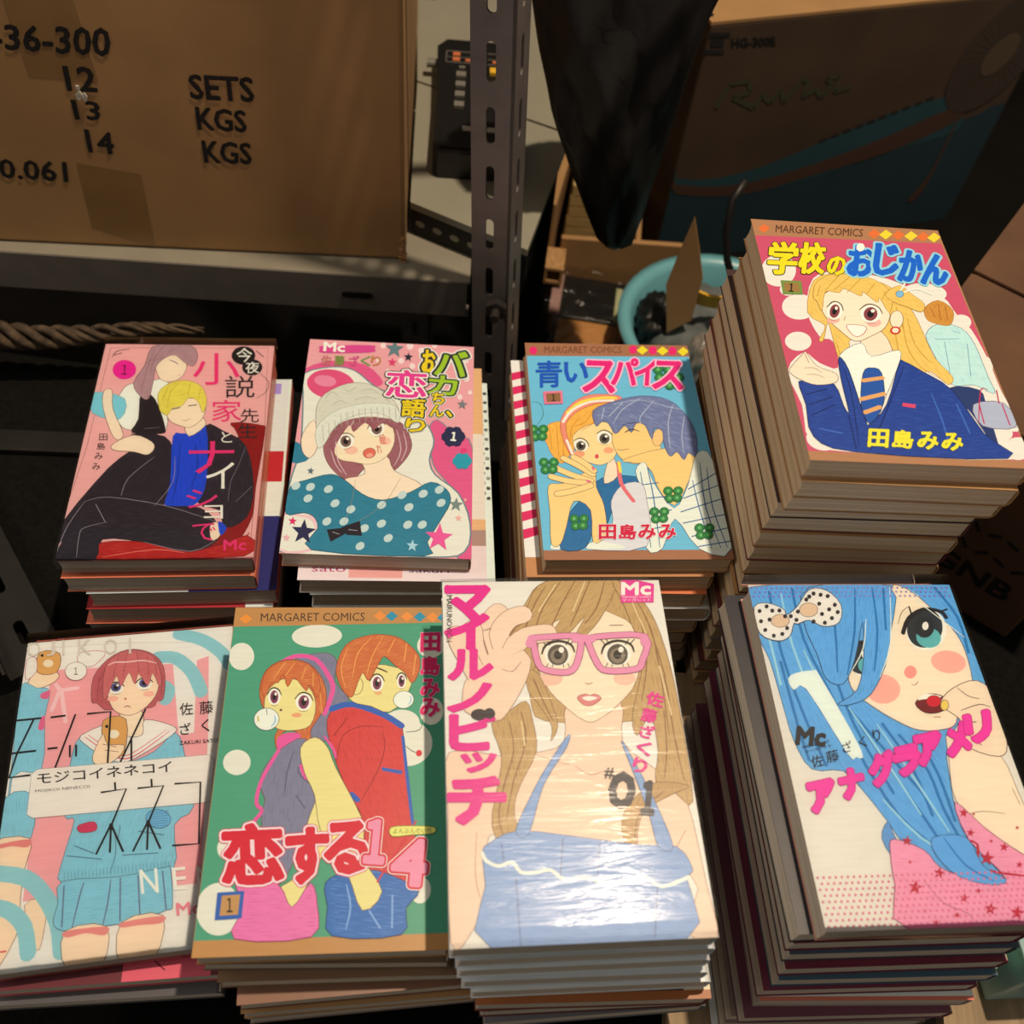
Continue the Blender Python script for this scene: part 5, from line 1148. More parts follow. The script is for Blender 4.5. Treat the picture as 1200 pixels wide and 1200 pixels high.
T|222 202 176|55.2 2.4 56.5 2.5 57.1 12.6 55.8 12.5|I|0|0
T|250 238 222|69.4 135 78 135.3 79.6 147.4 71.2 147.1|N|0.006|0.006
T|250 238 222|85.1 136 91.8 136.1 93.2 147.5 86.6 147.2|E|0.006|0.006
T|250 238 222|97 136.7 105.3 136.9 106.5 148.5 98.4 148.2|N|0.006|0.006
T|240 130 135|87.9 153.5 99.5 153.9 100.2 160 88.6 159.6|Mc|0.024|0.024'''
ART['F'] = '''p|192 132 72|0 0 113 0 113 176 0 176
p|74 152 112|0.2 11.7 113.4 9.4 112.7 169 0.2 168.9
P|232 222 192|57.6 17.2 56 20.6 51.3 23.2 44.8 24.3 38.2 23.5 33.2 21.1 31.2 17.8 32.7 14.3 37.4 11.7 44 10.6 50.7 11.4 55.7 13.8
P|232 222 192|12.7 29.2 12.2 33.2 10.1 36.1 7 37.2 3.6 36.2 1 33.4 -0.3 29.5 0.1 25.5 2.2 22.5 5.4 21.4 8.8 22.4 11.4 25.3
P|232 222 192|16.6 87 16.1 90.2 13.9 92.5 10.7 93.4 7.3 92.5 4.6 90.2 3.4 87 3.9 83.8 6.1 81.4 9.3 80.5 12.8 81.4 15.4 83.7
P|232 222 192|99.3 67.5 98 71.2 94.6 73.9 89.9 74.9 85.2 74 81.7 71.3 80.4 67.7 81.6 64 85.1 61.2 89.8 60.1 94.6 61.1 98.1 63.8
P|232 222 192|105.7 78.4 104 84.4 99.5 88.7 93.4 90.3 87.4 88.8 82.9 84.5 81.2 78.6 82.7 72.5 87.2 68 93.4 66.3 99.6 67.9 104.1 72.3
P|232 222 192|112.7 23 111.6 26.8 108.8 29.6 105.1 30.7 101.4 29.8 98.7 27.1 97.7 23.4 98.7 19.6 101.5 16.7 105.3 15.6 109 16.5 111.8 19.3
P|232 222 192|111.3 61.1 110.5 64.9 108.2 67.6 105.2 68.6 102.3 67.7 100.1 65 99.3 61.3 100.2 57.5 102.4 54.7 105.4 53.6 108.4 54.6 110.6 57.3
P|232 222 192|16.4 128.7 16 131.6 14.2 133.7 11.6 134.4 8.8 133.6 6.6 131.5 5.5 128.6 5.9 125.7 7.7 123.6 10.3 122.8 13.2 123.6 15.4 125.8
P|232 222 192|19.3 155.9 18.5 161.6 15.3 165.6 10.6 167 5.5 165.4 1.5 161.3 -0.6 155.7 0.1 150 3.2 145.8 8 144.2 13.2 145.9 17.3 150.2
P|232 222 192|104.8 149.9 104.1 152.9 102.3 155 99.9 155.8 97.5 155 95.8 152.8 95.1 149.8 95.8 146.8 97.6 144.5 100 143.7 102.4 144.6 104.2 146.8
p|192 132 72|0.6 0.3 112.8 0.3 113.4 9.4 0.2 11.7
p|238 140 50|2.7 7.1 5.8 3.9 9.5 6.9 6.4 10
T|70 50 36|13.6 3.6 69.3 3.2 69.3 8.3 14 8.6|MARGARET COMICS|0.006|0.006
p|238 140 60|74.2 5.3 77.4 2.1 80.7 5.1 77.5 8.3
p|40 140 160|80.5 5.6 83.7 2.4 87.1 5.4 83.8 8.6
p|238 140 60|88.7 5.8 92 2.6 95.3 5.6 92 8.8
p|40 140 160|95.7 6 99 2.8 102.3 5.8 99 9
p|238 140 60|102.7 6.3 106 3 109.3 6.1 106 9.3
p|40 140 160|108.4 6.5 111.8 3.3 115.1 6.4 111.7 9.6
P|126 122 138|33.8 31.4 49.2 27.4 55.7 32.6 55.4 44.1 63 54.2 55.6 60.5 55.7 74 47.2 76.4 39.5 64.4 40.4 41.8|110 70 60|0.3|96 92 108
L|232 84 144|23.3 35.6 33.6 29.4 44.6 31.2 52.3 41.6 54.5 49.2 51 61.8|2.4
P|216 62 58|52.5 64.9 62.5 56.7 86.3 65.8 90.8 71.8 93.5 104 97 121.7 99.4 147.8 96.7 150.3 81.7 142.6 74.2 140.4 72.5 117.3 64.2 101.8 56.6 83.5|120 20 25|0.35|178 36 38
L|130 25 30|80.5 71.3 81.8 80.9 78.6 92.7 71.1 107.4|0.4
L|130 25 30|58 88.1 60.8 73.9 69.9 69 80.5 69.5|0.4
L|130 25 30|91.1 76.1 93.4 99.5|0.4
L|130 25 30|62.7 64.2 56.2 74|0.4
L|44 92 165|54.6 59.3 64.8 56.9 80.3 62.5 90.1 69|3.2
L|44 92 165|90.8 74.9 92.9 92.6 95.7 115.2 96.8 120.6|1.6
p|44 92 165|80.6 90.6 90.9 92.6 90.5 94.4 80.9 92.4
L|44 92 165|66.5 104.1 69.4 106.9|2.6
P|238 216 132|62.1 47.8 73.8 34.6 93.9 39.5 92.8 51.2 83.9 61.4 74.3 58.1 64.8 55.4|110 70 60|0.3
P|248 240 225|80.4 45.2 79.8 48 78.2 49.7 76.1 49.7 74.4 48.1 73.7 45.3 74.2 42.6 75.9 40.9 78 40.8 79.7 42.5
P|130 60 80|79.3 45.3 78.9 47.4 77.8 48.8 76.4 48.8 75.3 47.5 74.8 45.3 75.2 43.1 76.3 41.7 77.6 41.7 78.8 43.1
P|28 20 24|78.1 45.3 77.8 46.7 77.1 47.2 76.3 46.7 75.9 45.3 76.2 43.9 77 43.3 77.8 43.9
P|255 252 245|78.4 43.6 78.1 44.4 77.4 44.5 77.1 43.7 77.4 42.8 78.1 42.8
L|30 22 26|73.1 44.2 74.9 40.9 76.9 40 79.3 41.3 80.9 44.3|0.75
L|90 60 55|75.4 49.9 77.1 50.4 79.1 49.7|0.25
P|248 240 225|92.1 44.1 91.7 46.6 90.5 48.1 89 48.1 87.8 46.6 87.3 44.2 87.7 41.8 88.9 40.2 90.4 40.2 91.7 41.7
P|130 60 80|91.3 44.1 91 46.1 90.2 47.3 89.2 47.3 88.4 46.1 88.1 44.2 88.4 42.2 89.2 41 90.2 41 91 42.2
P|28 20 24|90.5 44.2 90.3 45.4 89.7 45.9 89.2 45.4 88.9 44.2 89.1 42.9 89.7 42.4 90.2 42.9
P|255 252 245|90.7 42.7 90.5 43.4 90 43.4 89.7 42.7 90 42 90.5 42
L|30 22 26|86.9 43.2 88.2 40.2 89.7 39.5 91.4 40.6 92.5 43.3|0.75
L|90 60 55|88.5 48.3 89.7 48.7 91.2 48.1|0.25
L|70 40 30|75 35.9 78.7 37.2 82.4 39.1|0.8
P|238 216 132|69.8 46.4 69.4 49 68.2 50.9 66.4 51.6 64.6 51 63.3 49.1 62.7 46.6 63.1 44 64.3 42 66.1 41.3 67.9 42 69.3 43.9|110 70 60|0.3
P|236 170 110|79.7 50.8 79.4 51.3 78.7 51.7 77.8 51.8 76.8 51.7 76.1 51.3 75.8 50.8 76.1 50.3 76.8 49.9 77.7 49.8 78.7 49.9 79.4 50.3
P|240 236 226|96.2 54.6 95.5 57 93.6 58.8 91 59.5 88.4 58.9 86.4 57.1 85.7 54.8 86.4 52.3 88.3 50.5 90.9 49.8 93.6 50.4 95.5 52.2|90 90 90|0.3
L|150 190 220|93.4 57.6 94.8 55 94.3 52.5|0.6
P|206 104 54|55.4 36.9 60 22.8 70.9 17.4 80.8 16.9 89.6 19.7 98.3 28.8 98.9 38.1 95.2 45.4 91.5 39.6 86 35 80.4 29.8 77.4 34.5 72.8 43.8 69.6 39.3 67.4 43.9 66.3 47.8 64.1 53.2 59.2 48.5|140 60 30|0.3|238 158 84
L|240 160 80|73.4 18.4 66.3 28.1 64.3 41.4|0.5
L|240 160 80|79.6 17.6 73.7 30.6 71.5 41.2|0.5
L|240 160 80|85.8 19.5 82.2 27.8|0.5
L|240 160 80|92.1 22.1 90.9 33|0.5
L|240 160 80|97 28.8 95.8 40.8|0.5
L|240 160 80|61.2 24.2 58.1 36.2 60.9 47.9|0.5
L|38 30 34|101.1 65 99.3 71.2 92.2 72.4|0.3
L|38 30 34|92.2 79.7 95.7 82.6 98.6 83.4|0.3
P|214 40 50|100.5 83.7 100.3 84.5 99.7 85.1 99 85.3 98.2 85.1 97.7 84.5 97.5 83.7 97.7 82.9 98.2 82.2 99 82 99.8 82.2 100.3 82.8
P|206 104 54|17.2 48.5 19.9 37 29 31.5 41.1 33.7 49.5 44.2 51.4 56.9 46.6 66.8 44.6 71.7 45.7 80 40.6 81.2 37.7 71.7 30.9 71.8 29.3 81.3 27.1 74.2 28.3 68.2 20.7 59.7|140 60 30|0.3|238 158 84
P|238 216 132|20.3 54.8 22.5 47.2 30.9 41.9 41.9 46.9 46.3 56.9 44.4 68 36.5 70.8 28.4 69.9 22.3 64.6|110 70 60|0.3
P|238 160 110|39.6 62.6 39.3 63.2 38.4 63.7 37.2 63.8 35.9 63.7 34.9 63.3 34.5 62.6 34.8 62 35.7 61.6 37 61.4 38.3 61.5 39.3 62
P|248 240 225|28.2 52.4 27.8 55.1 26.4 56.7 24.5 56.7 22.8 55.1 21.9 52.5 22.3 49.8 23.7 48.2 25.7 48.1 27.4 49.8
P|130 60 80|27.1 52.4 26.9 54.6 26 55.9 24.7 55.9 23.6 54.6 23 52.5 23.2 50.4 24.2 49 25.4 49 26.6 50.3
P|28 20 24|26.1 52.4 25.9 53.8 25.2 54.4 24.5 53.8 24.1 52.5 24.3 51.1 24.9 50.6 25.7 51.1
P|255 252 245|26.3 50.9 26 51.6 25.4 51.7 25 50.9 25.3 50.1 25.9 50.1
L|30 22 26|21.4 51.4 22.8 48.2 24.7 47.4 27 48.6 28.6 51.5|0.75
L|90 60 55|23.9 57 25.5 57.4 27.3 56.7|0.25
P|248 240 225|44.2 55.8 43.4 58.5 41.3 60.1 38.8 59.9 36.8 58 36 55.2 36.8 52.5 38.9 50.9 41.5 51.1 43.5 53
P|130 60 80|42.8 55.7 42.2 57.9 40.9 59.2 39.2 59 37.9 57.6 37.4 55.3 38 53.1 39.3 51.8 41 52 42.3 53.4
P|28 20 24|41.4 55.6 41 57 40.1 57.5 39.2 56.8 38.8 55.4 39.2 54 40.1 53.5 41.1 54.2
P|255 252 245|41.7 53.8 41.4 54.6 40.5 54.7 40.1 53.8 40.4 53 41.3 53
L|30 22 26|35.4 53.9 37.7 50.8 40.2 50.2 43.1 51.7 44.8 54.9|0.75
L|90 60 55|38 60.1 40 60.7 42.5 60.2|0.25
P|110 70 60|29.7 59.7 29.6 60.1 29.4 60.3 29.1 60.4 28.7 60.3 28.4 60.1 28.3 59.8 28.4 59.5 28.6 59.2 29 59.1 29.3 59.2 29.6 59.4
P|206 104 54|18 48.5 20 37.6 29 31.8 41.1 33.9 47.7 44.2 47 53.2 42.4 45.6 40.9 49.4 34.5 41.9 31.3 47.1 28.4 39.4 26.4 44.6 22.9 44.6 20.6 52.3|140 60 30|0.25|238 158 84
L|240 160 80|29.1 32.8 23.9 42.1|0.4
L|240 160 80|33.9 33.4 29.7 40.7|0.4
L|240 160 80|40 35.3 38.1 43.1|0.4
L|240 160 80|43.8 39.1 44.3 46.8|0.4
L|240 160 80|48 50.6 49.8 61.8|0.4
P|240 236 226|28.5 64.6 27.9 67.5 25.8 69.7 22.8 70.6 19.7 69.8 17.2 67.7 16.1 64.7 16.7 61.7 18.7 59.5 21.8 58.6 24.9 59.4 27.4 61.6|100 90 90|0.3
L|150 190 220|26.1 62.7 26.7 65.8 24.9 68.8|0.8
L|210 180 80|17.8 62.8 18.4 65.9|0.8
L|38 30 34|21.8 59.1 22.3 62.2|0.3
P|232 84 144|28.8 74.2 35.4 71.8 40.2 74.1 32.6 80.1 29.3 81.3
P|126 122 138|29.9 81.3 42.5 75.3 48.4 97.3 52.2 101.8 49.1 110.7 45.5 122.6 38.3 142.1 31.2 144.1 24.6 116.1 25.3 106.3 22.1 98.5 23.4 90.6|110 70 60|0.3|96 92 108
L|90 86 104|45.2 81.2 41.1 88.2 40.3 92.8 46.2 98.5 48.4 98.5|0.6
L|90 86 104|37.2 81.2 34.7 92.8 34.4 104.1|0.6
L|90 86 104|39.9 104.1 44.7 110.7|0.6
L|232 84 144|29.6 81.3 22.8 96.3 21.4 107.4 24.4 111.2 21.3 116.1|1.8
L|232 84 144|41.2 89.4 43.8 95.1 48.4 97.3|1.8
L|232 84 144|51.6 74 56.5 81.1 57.9 85.8|1.4
P|238 216 132|52 103 60.3 115.1 58.5 123.7 50.8 140.2 42.5 156.2 34.7 148.6 44.5 140.2 45.4 121.5|110 70 60|0.3
P|236 112 160|16.1 142.9 34.4 145.1 41.9 156 49.5 145.3 53.2 155.2 51.4 168.8 17.7 168.6 19.9 155.7|150 40 90|0.35|206 76 128
P|44 104 165|56.4 145.3 65.7 140.9 74.2 140.4 82.8 141.5 99.1 149.8 93.5 157.7 91.5 169.1 60.6 168.7 57.9 156.2|20 50 90|0.35|110 152 204
L|130 165 205|65.9 146.4 68.3 156.4 66.6 166|0.8
L|130 165 205|76.8 158.4 82.1 166.2|0.8
L|130 165 205|87.2 151.7 87.3 166.3|0.8
P|238 216 132|40.3 80 47.1 74.6 53.6 80 58.1 90.4 71.5 115.1 73.2 125.9 74.1 136.3 82.4 150.1 73.6 158.2 65.7 140.4 53 122.6 48.7 104.1 43.1 92.8|110 70 60|0.3
T|214 40 60|5.5 117.6 34.6 116.7 37.8 145.3 9.7 145.9|恋|0.08|0.042
T|246 214 214|5.5 117.6 34.6 116.7 37.8 145.3 9.7 145.9|恋|0.07|0.042
T|216 24 48|5.5 117.6 34.6 116.7 37.8 145.3 9.7 145.9|恋|0.042|0.042
T|214 40 60|36 119.7 56.3 119.1 58.5 146 38.9 146.5|す|0.08|0.042
T|246 214 214|36 119.7 56.3 119.1 58.5 146 38.9 146.5|す|0.07|0.042
T|216 24 48|36 119.7 56.3 119.1 58.5 146 38.9 146.5|す|0.042|0.042
T|214 40 60|53.6 117.4 75.3 116.7 76.8 141.9 55.8 142.5|る|0.08|0.042
T|246 214 214|53.6 117.4 75.3 116.7 76.8 141.9 55.8 142.5|る|0.07|0.042
T|216 24 48|53.6 117.4 75.3 116.7 76.8 141.9 55.8 142.5|る|0.042|0.042
L|216 40 60|97.9 117.6 79.9 146|0.8
T|248 224 214|74.7 115.9 84 116.7 82.4 138.4 73.4 137.6|１|0.081|0.036
T|214 40 60|74.7 115.9 84 116.7 82.4 138.4 73.4 137.6|１|0.068|0.036
T|240 140 160|74.7 115.9 84 116.7 82.4 138.4 73.4 137.6|１|0.036|0.036
T|248 224 214|87.5 125.3 104.4 126.8 102.1 149.1 85.7 147.5|4|0.081|0.036
T|214 40 60|87.5 125.3 104.4 126.8 102.1 149.1 85.7 147.5|4|0.068|0.036
T|240 140 160|87.5 125.3 104.4 126.8 102.1 149.1 85.7 147.5|4|0.036|0.036
P|236 222 110|86 120.6 95.7 120.1 106.3 120.9 105.9 123.9 95.7 124.4 86.5 124.9|120 130 40|0.35
T|70 110 50|86.9 121.2 105.3 121.3 105.2 123.7 86.9 123.6|よんぶんのいち|0.006|0.006
p|44 92 160|8 148.6 20 148.1 20 160.1 8.2 160.5
p|196 140 80|10.2 150 18.3 149.7 18.2 158.4 10.2 158.7
T|30 24 20|12.5 151 15 151 15.7 157.4 13.2 157.4|１|0.012|0.012
T|238 190 190|99.6 15.9 110.2 15.6 110 27.2 99.5 27.4|田|0.052|0.036
T|222 36 92|99.6 15.9 110.2 15.6 110 27.2 99.5 27.4|田|0.036|0.036
T|238 190 190|99.5 30.1 109.9 29.9 109.8 41.1 99.4 41.3|島|0.052|0.036
T|222 36 92|99.5 30.1 109.9 29.9 109.8 41.1 99.4 41.3|島|0.036|0.036
T|238 190 190|99.4 42.8 109.7 42.7 109.5 53.5 99.4 53.7|み|0.052|0.036
T|222 36 92|99.4 42.8 109.7 42.7 109.5 53.5 99.4 53.7|み|0.036|0.036
T|238 190 190|99.4 53.9 109.5 53.8 109.4 64.4 99.3 64.5|み|0.052|0.036
T|222 36 92|99.4 53.9 109.5 53.8 109.4 64.4 99.3 64.5|み|0.036|0.036'''
